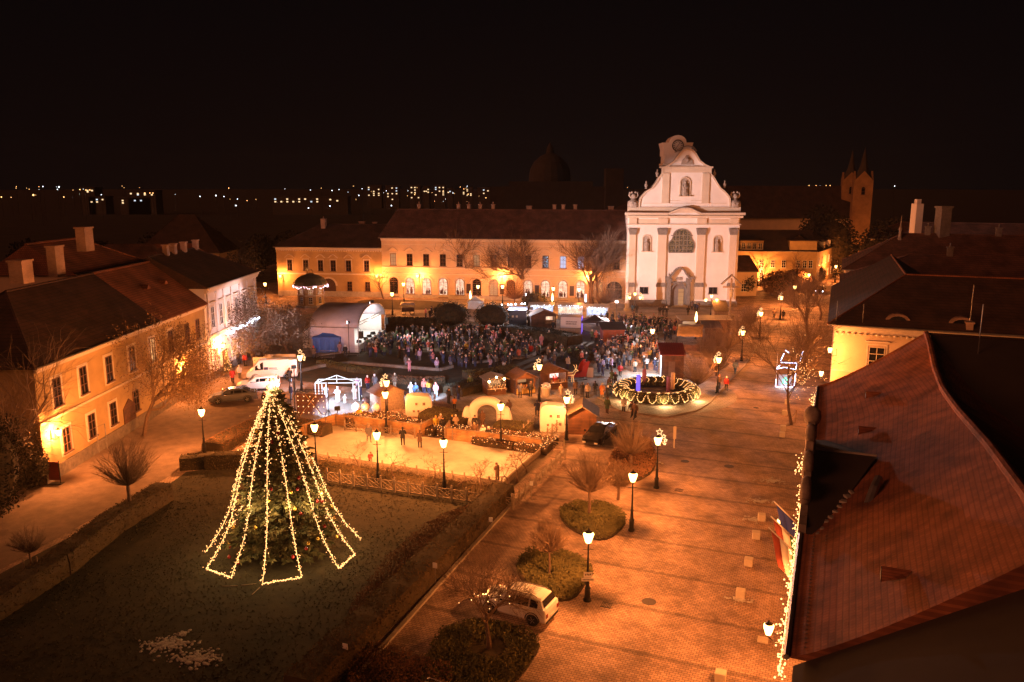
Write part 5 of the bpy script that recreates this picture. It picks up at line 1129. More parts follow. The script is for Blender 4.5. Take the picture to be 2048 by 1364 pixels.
# ================================================================== the lit fir tree
TC = P(570, 1097); TC.z = 0
def conifer(t, h, r0, seed):
    rnd = random.Random(seed); tr_ = MB(); tr_.tube([(0, 0, 0), (0, 0, h * .5), (0, 0, h)], [.26, .15, .03], 8); tr_.build('trunk', M_bark, t)
    wood = MB(); nd = MB(); z = .9
    while z < h - .25:
        f = (z - .9) / (h - .9); R_ = r0 * (1 - f) ** .82 * (.9 if f > .05 else .8); nb = int(7 + 9 * (1 - f))
        for k in range(nb):
            az = 2 * math.pi * (k + rnd.random()) / nb; L = R_ * rnd.uniform(.72, 1.08); d = Vector((math.cos(az), math.sin(az), 0)); pts = []
            for i in range(5): s = i / 4; pts.append(Vector((0, 0, z)) + d * L * s + Vector((0, 0, L * (-.22 * s + .12 * s * s * (1 + f)))))
            wood.tube(pts, [.04, .03, .022, .015, .008], 3, cap=False)
            side = Vector((-d.y, d.x, 0))
            for j in range(int(12 + L * 22)):
                s = rnd.uniform(.15, 1) ** .75; i = min(3, int(s * 4)); b = pts[i].lerp(pts[i + 1], s * 4 - i); wdt = L * .26 * (1.1 - s)
                e = side * rnd.uniform(-1, 1) + d * rnd.uniform(.2, 1.0) + Vector((0, 0, rnd.uniform(-.7, .15))); e.normalize(); ln = rnd.uniform(.22, .46)
                b = b + side * rnd.uniform(-wdt, wdt); n_ = e.orthogonal().normalized(); n_.rotate(Matrix.Rotation(rnd.uniform(0, 6), 3, e)); n_ = n_ * .045
                nd.poly([b - n_, b + e * ln * .5 - n_ * 1.6, b + e * ln, b + e * ln * .5 + n_ * 1.6, b + n_])
        z += .30 + .12 * (1 - f)
    c_ = wood.build('branches', M_bark, t); nd.build('needles', pm('fir_needles', (.19, .15, .055), .8, .5, 1.5, col2=(.05, .06, .025)), c_)
X = thing('christmas_tree', 'tall fir tree dressed with baubles standing on the dark lawn', 'christmas tree', TC)
conifer(X, 11.3, 4.5, 77)
t = thing('tree_star', 'glowing star and light cluster on the very top of the fir tree', 'star ornament', TC + Vector((-.25, 0, 11.5)))
m = MB()
for rz_ in (0, 1.57):
    for k in range(5):
        a = k * 2 * math.pi / 5; m.tube([(0, 0, 0), (.42 * math.sin(a) * math.cos(rz_), .42 * math.sin(a) * math.sin(rz_), .42 * math.cos(a))], [.07, .02], 5)
m.ball((0, 0, 0), .13, 8); m.build('star_rays', M_star, t)
gr = random.Random(3); mb = MB()
for k in range(70): mb.ball((gr.gauss(0, .22), gr.gauss(0, .22), gr.uniform(-1.3, .35)), .04, 4)
mb.build('light_cluster', M_bulb, t); point(t, 60, (0, -.3, -.2), (1, .62, .25), .2, 'star_glow')
anch = [(410, 1105), (413, 1137), (462, 1155), (525, 1167), (603, 1155), (677, 1137), (710, 1108), (722, 1078), (655, 1040), (462, 1052)]
names = ['leftmost', 'second from left', 'third from left', 'fourth from left', 'fifth from left', 'sixth from left', 'seventh from left', 'rightmost', 'rear right', 'rear left']
AP = TC + Vector((-.3, 0, 11.4)); AN = []
for i, (u, v) in enumerate(anch):
    a = P(u, v, .12); AN.append(a); pts = []
    for k in range(25):
        s = k / 24; q = AP.lerp(a, s); bulge = math.sin(s * math.pi) * (-.35 if s > .0 else 0); r_ = (Vector((q.x, q.y, 0)) - Vector((TC.x, TC.y, 0))); q = q + Vector((r_.x, r_.y, 0)) * (.10 * math.sin(s * math.pi * 2)); q.z -= .35 * math.sin(s * math.pi); pts.append(q)
    o = garland('light_string', pts, 230, '%s light string running from the fir tree top down to the lawn' % names[i], seed=20 + i, jit=.075, r_=.027, cat='light string', grp='light strings of the fir tree')
    point(o, 70, pts[15] + (pts[15] - TC).normalized() * .25, (1, .6, .22), .25, 'string_glow')
    point(o, 24, pts[22] + Vector((0, 0, .15)), (1, .6, .22), .2, 'string_glow')
for a, b, l in ((1, 2, 'light string lying on the lawn between the second and third strings'), (3, 4, 'light string along the lawn at the front of the fir tree'), (5, 6, 'light string on the lawn at the right of the fir tree')):
    garland('light_string', [AN[a], AN[b]], 60, l, seed=40 + a, jit=.05, r_=.028, cat='light string', grp='light strings of the fir tree')
garland('light_string', [TC + Vector(((3.6 * (1 - s / 40) * math.cos(s * 1.15)) * .62 - .2, (3.6 * (1 - s / 40) * math.sin(s * 1.15)) * .62, 6.6 + 4.6 * s / 40 + .5 * math.sin(s * 2.7))) for s in range(41)], 300, 'light string wound round the upper third of the fir tree', seed=60, jit=.22, r_=.027, cat='light string', grp='light strings of the fir tree', wire=False)
M_baub = {'red': pm('red_bauble', (.22, .015, .015), .15, .1), 'gold': pm('gold_bauble', (.75, .5, .12), .2, .1, metal=.7)}
gr = random.Random(8); bm0 = {}
for c in ('red', 'gold'): m = MB(); m.ball((0, 0, 0), .12, 10); m.lathe([(.03, .11), (.03, .16)], (0, 0, 0), 6); bm0[c] = m.build('bauble', M_baub[c], smooth=True); bm0[c].location = TC
for k in range(36):
    c = 'red' if k % 2 == 0 else 'gold'; o = bm0[c] if k < 2 else bm0[c].copy()
    if k >= 2: C.objects.link(o)
    z = gr.uniform(1.0, 9.5); R_ = 4.0 * (1 - (z - .9) / 10.4) ** .82 * .99; a = gr.uniform(math.pi * .95, math.pi * 2.05); o.location = TC + Vector((R_ * math.cos(a), R_ * math.sin(a), z - R_ * .12))
    tag(o, 'small %s bauble hanging on the lit fir tree' % c, 'bauble', '%s baubles on the fir tree' % c)
# ================================================================== ice rink
IC = P(1008, 974); IB = P(1085, 906); IA = P(671, 878)
W_ = (IB - IC).length; IL = IC - SP * 24.5
ice = [IC, IC + SD * W_, IL + SD * W_, IL]
M_ice = pm('ice', (.74, .68, .58), .55, .3, .45, .05)
sheet('wooden_edging', [q + (q - (IC + SD * W_ / 2 - SP * 12)).normalized() * 1.0 for q in ice], M_gwood, .05, RS, None, 'wooden edge of the ice rink', 'rink edge')
sheet('ice', ice, M_ice, .09, RS, 'structure')
def boards(label, a, b, h=1.15, mat=None, n=None, lean=0, rz0=0):
    d = b - a; L = d.length; t = thing('rink_boards', label, 'rink boards', (a.x, a.y, .05), math.atan2(d.y, d.x)); n = n or max(1, round(L / 3.0))
    for k in range(n): MB().rng(L * k / n + .01, L * (k + 1) / n - .01, 0, .05, .02, h + .03 * (k % 2)).build('board_panel', mat or M_wood, t)
    s = MB()
    for k in range(n * 2 + 1): s.rng(L * k / (2 * n) - .04, L * k / (2 * n) + .04, .052, .14, .02, h - .05)
    s.rng(0, L, .0, .14, h + .035, h + .07); s.build('posts', M_gwood, t); return t
bk = IC + SD * (W_ + .08); 
def along(u): # distance from IC along -SP where the back edge passes picture column u
    lo, hi = -2, 30
    for _ in range(40):
        m_ = (lo + hi) / 2; p = bk - SP * m_; uu = 1024 + FPX * p.x / (p.y * math.cos(TILT) + (CH) * math.sin(TILT))
        if uu > u: lo = m_
        else: hi = m_
    return lo
boards('wooden boards along the back of the ice, left stretch', bk - SP * along(671), bk - SP * along(842)); boards('wooden boards along the back of the ice, right stretch', bk - SP * along(893), bk - SP * along(1083))
g0 = bk - SP * along(843); boards('short board turning away at the left side of the rink gate', g0, g0 + SD * 2.4 + SP * .2, 1.2, n=1)
g0 = bk - SP * along(892); boards('short board turning away at the right side of the rink gate', g0, g0 + SD * 2.2 - SP * .6, 1.2, n=1)
e0 = bk - SP * along(671); boards('wooden boards closing the left end of the ice', e0, e0 - SP * 1.0 - SD * 5.5, 1.15)
boards('low dark boards along the front of the ice', IL - SD * .1, IC - SD * .1, .35, M_gwood); boards('low dark boards along the right end of the ice', IC + SP * .1, IC + SP * .1 + SD * W_, .5, M_gwood)
M_fence = pm('grey_white_fence_paint', (.36, .28, .21), .85, .35, 4)
def lattice(label, a, b, h=1.0, n=None, z0=.03, z1=None):
    d = b - a; d.z = 0; L = d.length; t = thing('lattice_fence', label, 'fence', (a.x, a.y, z0), math.atan2(d.y, d.x)); n = n or max(1, round(L / 1.25)); sl = 0 if z1 is None else (z1 - z0)
    rl = MB(); po_ = []
    def zz(x): return sl * x / L
    for k in range(n):
        x0, x1 = L * k / n, L * (k + 1) / n
        for z in (.18, h - .12): rl.tube([(x0, 0, z + zz(x0)), (x1, 0, z + zz(x1))], .035, 4)
        xm = (x0 + x1) / 2
        for (xa, za), (xb, zb) in (((x0, .2), (x1, h - .14)), ((x0, h - .14), (x1, .2)), ((xm, .2), (x0 + (x1 - x0) * .15, h * .5)), ((xm, h - .14), (x0 + (x1 - x0) * .85, h * .5))): rl.tube([(xa, 0, za + zz(xa)), (xb, 0, zb + zz(xb))], .025, 4)
    rl.build('lattice', M_fence, t)
    for k in range(n + 1):
        x = L * k / n; m = MB(); m.box((0, 0, h * .52), (.11, .11, h * 1.04)); m.lathe([(.09, h * 1.04), (.05, h * 1.08), (.085, h * 1.15), (.05, h * 1.22), (1e-5, h * 1.25)], (0, 0, 0), 8)
        o = m.build('fence_post', M_fence, t, loc=(x, 0, zz(x)))
    return t
fA, fB, fC = P(655, 966), P(1024, 1020), P(1130, 921)
lattice('long lattice fence between the lawn and the rink', fA, fB, 1.05); lattice('lattice fence along the parking side of the rink', fB + SP * .1, fC, 1.05)
bed_poly = [IL - SD * .55, IC - SD * .55 + SP * .3, fB - SP * 0.5 + SD * .2, fA + SD * .25]
bed('dark planting strip between the lattice fence and the ice', bed_poly, .3, 15, M_hedge, 5200, .06)
lattice('dark lattice fence behind the rink trees on the near side', IL - SD * .45, IC - SD * .45 , .75, n=22)
lattice('stepped lattice fence left of the white printed house by the plank hut', P(1047, 873), P(1083, 842), 1.0, z1=.35); lattice('short lattice fence between the printed house and the plank hut', P(1085, 888), P(1131, 856), 1.0, z1=.35)
lattice('lattice fence behind the right half of the rink boards', P(905, 882), P(1128, 902), .9); lattice('lattice fence behind the left half of the rink boards', P(690, 862), P(830, 878), .9)
lattice('thin railing up the ramp beside the small white house', P(772, 850), P(870, 808), .9)
for i, (u, v, lb) in enumerate(((719, 940, 'hidden by the dark lamp'), (790, 957, 'between the two rink lamps, left'), (863, 967, 'just left of the right rink lamp'), (914, 976, 'just right of the right rink lamp'), (961, 983, 'next to the crouching skater'), (1015, 985, 'at the front corner of the ice'), (1036, 966, 'first along the right end of the ice'), (1054, 946, 'last along the right end of the ice'))):
    p = P(u, v); q = IC; rnd = random.Random(300 + i); t = thing('pruned_tree', 'small gnarled pruned tree ' + lb, 'tree', (p.x, p.y, 0), 0, 'small pruned trees round the ice rink'); a_, b_ = MB(), MB()
    grow((a_, b_), Vector((0, 0, 0)), Vector((0, 0, 1)), 1.5, .08, 0, 3, rnd, (1.0, .9, .9), .1, (6, 5, 4), .3, ratio=.62, start=.82); a_.build('trunk', M_bark, t); b_.build('crown', M_twig, t)
# ================================================================== huts
def hut(label, fl, rz, w_, d_, h, rise, wall=None, roofm=None, opening=None, lit=None, gable=True, cat='market hut', name='market_hut', over=.3, light=0, col=(1, .7, .4), goods=True, counter=True, side_mat=None):
    """front left foot at fl; front looks to local -y; ridge runs front to back (gable) or left to right"""
    t = thing(name, label, cat, (fl.x, fl.y, .03), rz); wall = wall or M_dwood; roofm = roofm or M_roof_b; wl = MB(); th = .08
    wl.rng(0, th, 0, d_, 0, h); wl.rng(w_ - th, w_, 0, d_, 0, h); wl.rng(th, w_ - th, d_ - th, d_, 0, h)
    if opening:
        x0, x1, z0, z1 = opening; wl.rng(th, x0, 0, th, 0, h); wl.rng(x1, w_ - th, 0, th, 0, h); wl.rng(x0, x1, 0, th, 0, z0); wl.rng(x0, x1, 0, th, z1, h)
    else: wl.rng(th, w_ - th, 0, th, 0, h)
    if gable: wl.prism([(0, h), (w_, h), (w_ / 2, h + rise - .06)], 0.0, th); wl.prism([(0, h), (w_, h), (w_ / 2, h + rise - .06)], d_ - th, d_)
    wl.build('wall', wall, t); rf_ = MB()
    if gable:
        for s in (0, 1):
            pts = [(-over, h - over * rise / (w_ / 2)), (w_ / 2, h + rise), (w_ / 2, h + rise + .07), (-over, h + .07 - over * rise / (w_ / 2))]
            if s: pts = [(w_ - a, b) for a, b in pts]
            rf_.prism(pts, -over - .1, d_ + over)
    else:
        rf_.prism([(-over, h + .02), (d_ + over, h + rise), (d_ + over, h + rise + .08), (-over, h + .1)], -over, w_ + over, 'x')
    rf_.build('roof', roofm, t)
    if opening:
        x0, x1, z0, z1 = opening
        if lit: MB().rng(th + .02, w_ - th - .02, d_ - th - .05, d_ - th - .01, z0, z1 + .1).build('lit_back_wall', lit, t)
        if counter: MB().rng(x0 - .1, x1 + .1, -.35, .0, z0 - .06, z0).build('counter', M_wood, t)
        if goods:
            g_ = MB(); q = random.Random(hash(label) % 1000)
            for k in range(12): g_.lathe([(.06, 0), (.07, .1), (.04, q.uniform(.15, .35)), (1e-5, .36)], (x0 + (x1 - x0) * (k + .5) / 12, -.12 + q.uniform(-.1, .5), z0), 6)
            g_.build('goods', pm('market_goods', (.45, .25, .12), .6, .6, 6), t)
        if light: point(t, light, ((x0 + x1) / 2, d_ * .35, z1 - .1), col, .12, 'hut_light')
    return t
M_hutroof = pm('brown_felt_roof', (.15, .08, .05), .9, .35, 3, .3)
M_hutroof_g = pm('grey_shingle_roof', (.22, .17, .11), .9, .35, 4, .3)
t = hut('open fronted food hut with lit counter left of the star lamp', P(1032, 791), R(24), 2.5, 2.5, 2.0, .65, roofm=M_hutroof, opening=(.2, 2.3, .85, 1.85), lit=M_litdim, light=26)
MB().rng(.05, 2.45, -.06, -.002, .1, .75).build('banner', pm('yellow_printed_banner', (.7, .48, .16), .6, .4, 2.5), t)
t = hut('food hut with bright white interior right of the star lamp', P(1097, 781), R(24), 2.6, 2.4, 2.1, .6, roofm=M_hutroof, opening=(.15, 2.3, .9, 2.0), lit=glow('white_lit_panel', (1, .85, .75), (.8, .3, .25), 3, 1.0), light=60, col=(1, .8, .65))
t = hut('small stall crowded with bare bulbs, left of the food huts', P(975, 792), R(20), 2.3, 2.0, 1.9, .35, roofm=M_yew and M_hutroof_g, opening=(.1, 2.2, .8, 1.8), lit=M_litdim, light=30)
gq = random.Random(12)
for k, (x, z, s) in enumerate(((.1, 1.75, .14), (1.0, 2.2, .12), (1.95, 1.95, .14))):
    MB().ball((x, -.35, z), s, 8).build('bare_bulb', emis('bare_bulb', (1, .7, .32), 14, True), t); 
m = MB()
for k in range(60): m.ball((gq.uniform(.1, 2.2), gq.uniform(-.45, -.1), gq.uniform(.6, 2.1)), .03, 4)
m.build('fairy_lights', M_bulb, t)
t = hut('closed brown plank hut beside the dark parked car', P(1136, 869), R(-6), 2.75, 2.9, 2.05, .85, roofm=M_hutroof_g)
m = MB(); m.tube([(2.1, -.03, 0), (2.1, -.03, 1.9)], .015, 4); m.build('cable', M_black, t)
t = hut('market hut with pale left side behind the rink shrubs', P(762, 826), R(38), 2.9, 2.4, 2.0, .75, wall=M_gwood, roofm=M_hutroof)
# red tiled kiosk with light strip
t = hut('tall brown kiosk with red tiled roof and a cold light strip on its corner', P(1322, 757), R(-4), 2.8, 3.2, 3.0, .9, roofm=pm('glossy_red_tin_tiles', (.28, .05, .04), .25, .2, 3), gable=False, over=.2, opening=None)
m = MB()
for k in range(12): m.tube([(-.2 + k * .29, -.22, 3.12), (-.2 + k * .29, 3.4, 4.03)], .045, 4)
m.build('roof_ribs', MATS['glossy_red_tin_tiles'], t); MB().tube([(-.1, -.12, .1), (-.1, -.12, 2.95), (-.1, 1.6, 3.4)], .035, 5).build('light_strip', M_cold, t)
d_ = MB(); d_.rng(.9, 1.7, -.05, -.002, .1, 2.2); d_.build('door', pm('dull_door', (.2, .12, .09), .6), t)
point(t, 1300, (-1.6, .3, 2.7), (.85, .9, 1.0), .2, 'strip_glow')
# long pale roofed stall, gold canopy
t = hut('long stall under a flat orange lit roof before the church lamp', P(1362, 668), R(2), 8.2, 2.6, 2.3, .25, wall=M_dwood, roofm=pm('cream_tarpaulin', (.6, .48, .34), .6, .2, 1.5), gable=False, opening=(.2, 2.4, .9, 2.1), lit=M_litdim, light=90, col=(.8, .85, 1))
gc = thing('canopy', 'shiny golden brown tarpaulin canopy sloping over a stall, reflecting a lamp', 'canopy', tuple(P(1352, 702)), R(-8))
m = MB(); M_tarp = pm('glossy_brown_tarpaulin', (.60, .36, .14), .22, .3, 1.4, .5)
for i in range(7):
    for j in range(5):
        x, y = i * .62, j * .75; m.v.append((x + .1 * j, y, 2.25 + .33 * j + .06 * math.sin(i * 2.1 + j)))
for i in range(6):
    for j in range(4): a = i * 5 + j; m.f.append((a, a + 5, a + 6, a + 1))
o = m.build('tarpaulin', M_tarp, gc, smooth=True); md = o.modifiers.new('thickness', 'SOLIDIFY'); md.thickness = .03
m = MB(); [m.tube([(x, y, 0), (x, y, z)], .04, 5) for x, y, z in ((.05, .05, 2.2), (3.7, .05, 2.2), (.3, 3.0, 3.5), (4.0, 3.0, 3.5))]; m.build('legs', M_black, gc); m = MB(); m.rng(.2, 3.5, .3, .9, 0, .95); m.build('counter', M_dwood, gc)
hut('dark covered stall between the gold canopy and the fluffy trees', P(1408, 692), R(-6), 2.4, 3.6, 2.7, .5, wall=M_dwood, roofm=pm('dark_tarpaulin', (.14, .06, .05), .6), gable=False)
t = hut('small pale kiosk with one tiny lit window by the church plinth', P(1428, 649), R(0), 2.4, 2.2, 2.3, 1.6, wall=M_gwood, roofm=M_hutroof_g, over=.1, gable=False)
MB().rng(.75, 1.35, -.04, -.002, 1.0, 1.6).build('window', emis('bright_window', (1, .9, .75), 2.2), t)
m = MB(); m.rng(.72, 1.38, -.06, -.041, 1.28, 1.31); m.rng(1.03, 1.06, -.06, -.0415, 1.0, 1.6); m.build('window_bars', M_black, t)
# market centre
t = hut('dark blue box booth with lit opening under the white market lamps', P(1018, 652), R(-4), 3.0, 2.6, 2.7, .25, wall=pm('slate_blue_panels', (.10, .12, .20), .5, .2), roofm=pm('dark_sheet_roof', (.12, .11, .13), .5), gable=False, over=.15)
m = MB(); m.rng(.5, .85, -.04, -.002, 1.5, 1.85); m.rng(1.2, 1.55, -.04, -.002, 1.5, 1.85); m.build('window', M_white, t)
t = hut('lit open booth with shelves joined to the blue booth', P(1045, 650), R(-4), 1.5, 2.4, 2.5, .2, wall=M_white, opening=(.1, 1.4, .1, 2.2), lit=M_litshop, gable=False, light=50, col=(.9, .85, .9), counter=False)
hut('brown roofed open hut in the middle of the market', P(1062, 657), R(8), 4.4, 3.0, 2.2, .9, roofm=M_hutroof, opening=(2.6, 4.2, .9, 2.0), lit=M_litshop, light=40)
for u, v, w_, col_, lab in ((1060, 638, 4.3, M_litcold, 'long glass booth with cold blue light behind the brown hut'), (1116, 639, 4.5, M_litshop, 'booth with the brightest white and red lights behind the white cube'), (1173, 642, 3.9, M_litcold, 'cold lit booth with dark canopy, last in the back row of booths')):
    t = hut(lab, P(u, v), R(-3), w_, 2.5, 2.5, .15, wall=M_white, roofm=pm('pale_sheet_roof', (.5, .42, .34), .5), gable=False, opening=(.15, w_ - .15, .8, 2.3), lit=col_, light=110, col=(.8, .82, 1))
    q = random.Random(u); m = MB()
    for k in range(26): m.ball((q.uniform(0, w_), -.32, q.uniform(2.1, 2.7)), .05, 4)
    m.build('fairy_lights', M_cold, t)
cu = thing('advert_cube', 'white walled box stand with a purple lit side and two lines of dark lettering', 'stand', tuple(P(1120, 668)), R(-9))
m = MB(); m.rng(0, 3.5, 0, 2.6, 0, 2.95); m.build('panel_wall', pm('white_panels', (.55, .55, .62), .5, .08), cu); MB().rng(3.502, 3.54, .1, 2.5, .1, 2.85).build('purple_side', emis('purple_light_panel', (.22, .12, 1.0), .85), cu)
m = MB(); [m.rng(a, b, -.03, -.002, c, d) for a, b, c, d in ((0, 3.5, 1.0, 1.06), (0, 3.5, 2.9, 2.96), (0, .05, 0, 2.95), (3.45, 3.5, 0, 2.95))]; m.build('frame', M_black, cu)
MB().rng(.06, 3.44, -.02, -.001, .05, .99).build('lower_panel', pm('tan_panel', (.42, .3, .22), .6), cu)
m = MB(); q = random.Random(1)
for row, x0, x1 in ((2.1, .95, 2.7), (1.75, .95, 2.7)):
    x = x0
    while x < x1: wd = q.uniform(.05, .12); m.rng(x, x + wd, -.02, -.003, row - .09, row + q.choice((.06, .09))); x += wd + .045
m.build('lettering', M_dark, cu)
def pavilion(label, c, rz, w_, d_, h, apex, roofm, wallm=None, legs=True, walls_=(0, 1, 2, 3), val=.3, nm='pavilion_tent'):
    t = thing(nm, label, 'tent', (c.x, c.y, .03), rz); m = MB(); n = 6; a, b = w_ / 2, d_ / 2
    cs = [(-a, -b), (a, -b), (a, b), (-a, b)]
    for i in range(4):
        p0, p1 = Vector((*cs[i], h)), Vector((*cs[(i + 1) % 4], h)); ap = Vector((0, 0, apex)); rows = []
        for k in range(n + 1):
            s = k / n; L0 = p0.lerp(ap, s); L1 = p1.lerp(ap, s); dz = -.10 * (apex - h) * math.sin(s * math.pi) * 2; rows.append([L0.lerp(L1, j / 4) + Vector((0, 0, dz)) for j in range(5)])
        k0 = len(m.v); [m.v.extend(tuple(q) for q in r_) for r_ in rows]
        for k in range(n):
            for j in range(4): m.f.append((k0 + k * 5 + j, k0 + k * 5 + j + 1, k0 + k * 5 + j + 6, k0 + k * 5 + j + 5))
        m.poly([p0, p1, p1 - Vector((0, 0, val)), p0 - Vector((0, 0, val))])
    o = m.build('tent_roof', roofm, t); md = o.modifiers.new('thickness', 'SOLIDIFY'); md.thickness = .02
    lg = MB(); [lg.tube([(x * .98, y * .98, 0), (x * .98, y * .98, h)], .035, 5) for x, y in cs]; lg.build('legs', M_tin, t)
    if wallm:
        for i in walls_:
            m = MB(); p0, p1 = Vector((*cs[i], 0)), Vector((*cs[(i + 1) % 4], 0)); N_ = 14; nn = Vector((p1 - p0)).normalized(); nn = Vector((nn.y, -nn.x, 0)); k0 = 0
            for k in range(N_ + 1): q_ = p0.lerp(p1, k / N_) - nn * (.05 + .05 * math.sin(k * 1.9)); m.v += [(q_.x, q_.y, .03), (q_.x, q_.y, h - .1)]
            for k in range(N_): m.f.append((2 * k, 2 * k + 2, 2 * k + 3, 2 * k + 1))
            o = m.build('side_wall', wallm, t); md = o.modifiers.new('thickness', 'SOLIDIFY'); md.thickness = .02
    return t
M_blue = pm('blue_tent_fabric', (.02, .10, .42), .55, .25, 1.5, .3); M_dtent = pm('dark_tent_fabric', (.05, .04, .05), .7, .2)
pavilion('royal blue pavilion tent with closed walls beside the stage', P(654, 707) + Vector((0, 1.6, 0)), R(-4), 4.1, 3.0, 2.35, 3.5, M_blue, M_blue)
pavilion('dark pavilion tent right of the white cube', P(1190, 668) + Vector((0, 1, 0)), R(0), 4.6, 3.4, 2.2, 3.1, M_dtent); 
t = hut('dark roofed stall with a red brown wall right of the white cube', P(1206, 684), R(4), 3.4, 2.6, 1.9, .7, wall=pm('brick_red_boards', (.35, .10, .06), .7), roofm=M_dtent, gable=False)
pavilion('small white tent by the ochre row behind the left round bush', P(951, 622) + Vector((0, 1, 0)), R(0), 3.2, 3, 2.0, 2.9, M_white, M_white, walls_=(2,))
# flame heaters
M_flame = emis('flame', (1, .62, .2), 9, True)
for u, v, lb, h in ((940.6, 590, 'cone flame heater by the left clipped bush, before the long row', 2.3), (1105, 595, 'cone flame heater right of the middle lamp, before the long row', 2.3), (1392.6, 634, 'tall flame torch behind the flat roofed stall', 3.6)):
    p = P(u, v, h); t = thing('flame_heater', lb, 'flame heater', (p.x, p.y, .03)); m = MB(); m.lathe([(.28, 0), (.28, .1), (.1, .2), (.06, h - 1.0), (.16, h - .8)], (0, 0, 0), 8); m.build('stand', M_black, t)
    m = MB(); m.lathe([(.08, h - .8), (.22, h - .3), (.16, h + .15), (.07, h + .55), (1e-5, h + .9)], (0, 0, 0), 8); m.build('flame', M_flame, t)
# row of white market lamps above the blue booth
lt = thing('market_light_row', 'row of glaring cold white lamps above the blue booth', 'light row', tuple(P(1003, 650)), 0)
m = MB(); m.tube([(0, 0, 0), (0, 0, 3.6), (4.4, .3, 3.7), (4.4, .3, 0)], .04, 5); m.build('frame', M_black, lt)
for x in (.1, 1.2, 1.7, 2.5, 3.6, 4.1): MB().ball((x, -.12, 3.6 + .05 * x), .13, 8).build('lamp', emis('glaring_lamp', (.75, .88, 1), 20, False), lt)
point(lt, 1500, (1.5, -.6, 3.5), (.72, .82, 1), .3, 'market_glow'); point(lt, 900, (3.8, -.6, 3.5), (.72, .82, 1), .3, 'market_glow')
for u, v, lb in ((1052, 595, 'upright lit sign tube left, before the long row'), (1171.5, 597, 'upright blue edged lit sign tube right, before the long row')):
    p = P(u, v, 1.9); t = thing('lit_sign', lb, 'sign', (p.x, p.y, .03)); MB().tube([(0, 0, 0), (0, 0, 1.2)], .05, 5).build('post', M_black, t); MB().rng(-.14, .14, -.08, .08, 1.2, 2.7).build('sign_face', emis('sign_face', (.8, .85, 1), 4), t)
# ================================================================== concert stage
S0 = P(712.5, 706); S1 = P(766, 674); sd_ = S1 - S0; SW = sd_.length; SR = math.atan2(sd_.y, sd_.x); SDp = 7.0
ST = thing('concert_stage', 'open concert stage under a grey vaulted tent roof facing the crowd', 'stage', (S0.x, S0.y, .03), SR)
EV, CRN = 3.7, 6.3
M_stent = pm('grey_stage_fabric', (.52, .48, .56), .6, .15, .8, .1); M_sin = pm('white_stage_lining', (.7, .7, .68), .7, .1)
def arc(k, n=14, w0=0.0, off=0.0): a = math.pi * (1 - k / n); return (SW / 2 + (SW / 2 + off) * math.cos(a), EV + (CRN - EV + off) * math.sin(a))
m = MB(); n = 14
for y in (-.4, SDp):
    for k in range(n + 1): x, z = arc(k); m.v.append((x, y, z))
for k in range(n): m.f.append((k, k + 1, n + 2 + k, n + 1 + k))
o = m.build('vault_roof', M_stent, ST, smooth=True); md = o.modifiers.new('thickness', 'SOLIDIFY'); md.thickness = .06
m = MB(); m.poly([(0, SDp - .02, 0), (SW, SDp - .02, 0), (SW, SDp - .02, EV)] + [(arc(k)[0], SDp - .02, arc(k)[1]) for k in range(n, -1, -1)]); o = m.build('back_wall', M_sin, ST); md = o.modifiers.new('thickness', 'SOLIDIFY'); md.thickness = .05
for x in (.03, SW - .03): m = MB(); m.rng(x - .03, x + .03, .2, SDp, 0, EV); m.build('side_wall', M_stent if x < 1 else M_sin, ST)
m = MB(); m.rng(.1, SW - .1, -.3, SDp - .1, .02, 1.1); m.build('stage_floor', M_sin, ST)
m = MB(); m.tube([(arc(k)[0], -.42, arc(k)[1]) for k in range(n + 1)], .09, 6); m.tube([(0, -.42, 0), (0, -.42, EV)], .09, 6); m.tube([(SW, -.42, 0), (SW, -.42, EV)], .09, 6); m.tube([(0, -.4, EV), (0, SDp, EV)], .07, 5); m.tube([(.2, .1, EV + .1), (SW - .2, .1, EV + .1)], .06, 5); m.tube([(.2, .1, EV + .5), (SW - .2, .1, EV + .5)], .06, 5)
for k in range(22): x = .3 + (SW - .6) * k / 21; m.tube([(x, .1, EV + .1), (x + .25, .1, EV + .5)], .025, 4)
m.build('truss', M_tin, ST)
for i, (x, lb) in enumerate(((.1, 'near'), (SW - .1, 'far'))):
    t = thing('stage_speaker', '%s black loudspeaker hung at the side of the stage mouth' % lb, 'loudspeaker', Matrix.Translation((S0.x, S0.y, 0)) @ Matrix.Rotation(SR, 4, 'Z') @ Vector((x, -.8, 2.2)), SR)
    MB().rng(-.35, .35, -.25, .25, 0, 1.1).build('cabinet', M_black, t); m = MB(); m.tube([(0, 0, 1.1), (0, .3, 1.6)], .03, 4); m.rng(-.3, .3, -.262, -.255, .05, 1.05); m.build('grille', M_glassd, t)
MS = Matrix.Translation((S0.x, S0.y, .03)) @ Matrix.Rotation(SR, 4, 'Z')
for i, (x, y) in enumerate(((2.2, 0.3), (4.6, .1), (6.6, 0.2), (9.0, .4))):
    t = tag(MB().prism([(-.35, 0), (.35, 0), (.25, .4), (-.2, .45)], -.3, .3).build('stage_monitor', M_black, loc=MS @ Vector((x, y, 1.08)), rz=SR + .4 * i), 'black wedge monitor lying at the front of the stage', 'loudspeaker', 'monitors on the stage floor')
t = thing('patio_heater', 'slim mushroom heater standing on the stage', 'heater', MS @ Vector((6.5, 3.2, 1.08)), 0); m = MB(); m.lathe([(.25, 0), (.25, .5), (.04, .6), (.04, 2.1), (.12, 2.15), (.45, 2.2), (1e-5, 2.35)], (0, 0, 0), 10); m.build('heater_body', M_tin, t)
for x in (2.5, SW / 2, SW - 2.5): point(ST, 210, (x, 1.4, EV + .4), (1, .92, .80), .25, 'stage_light')
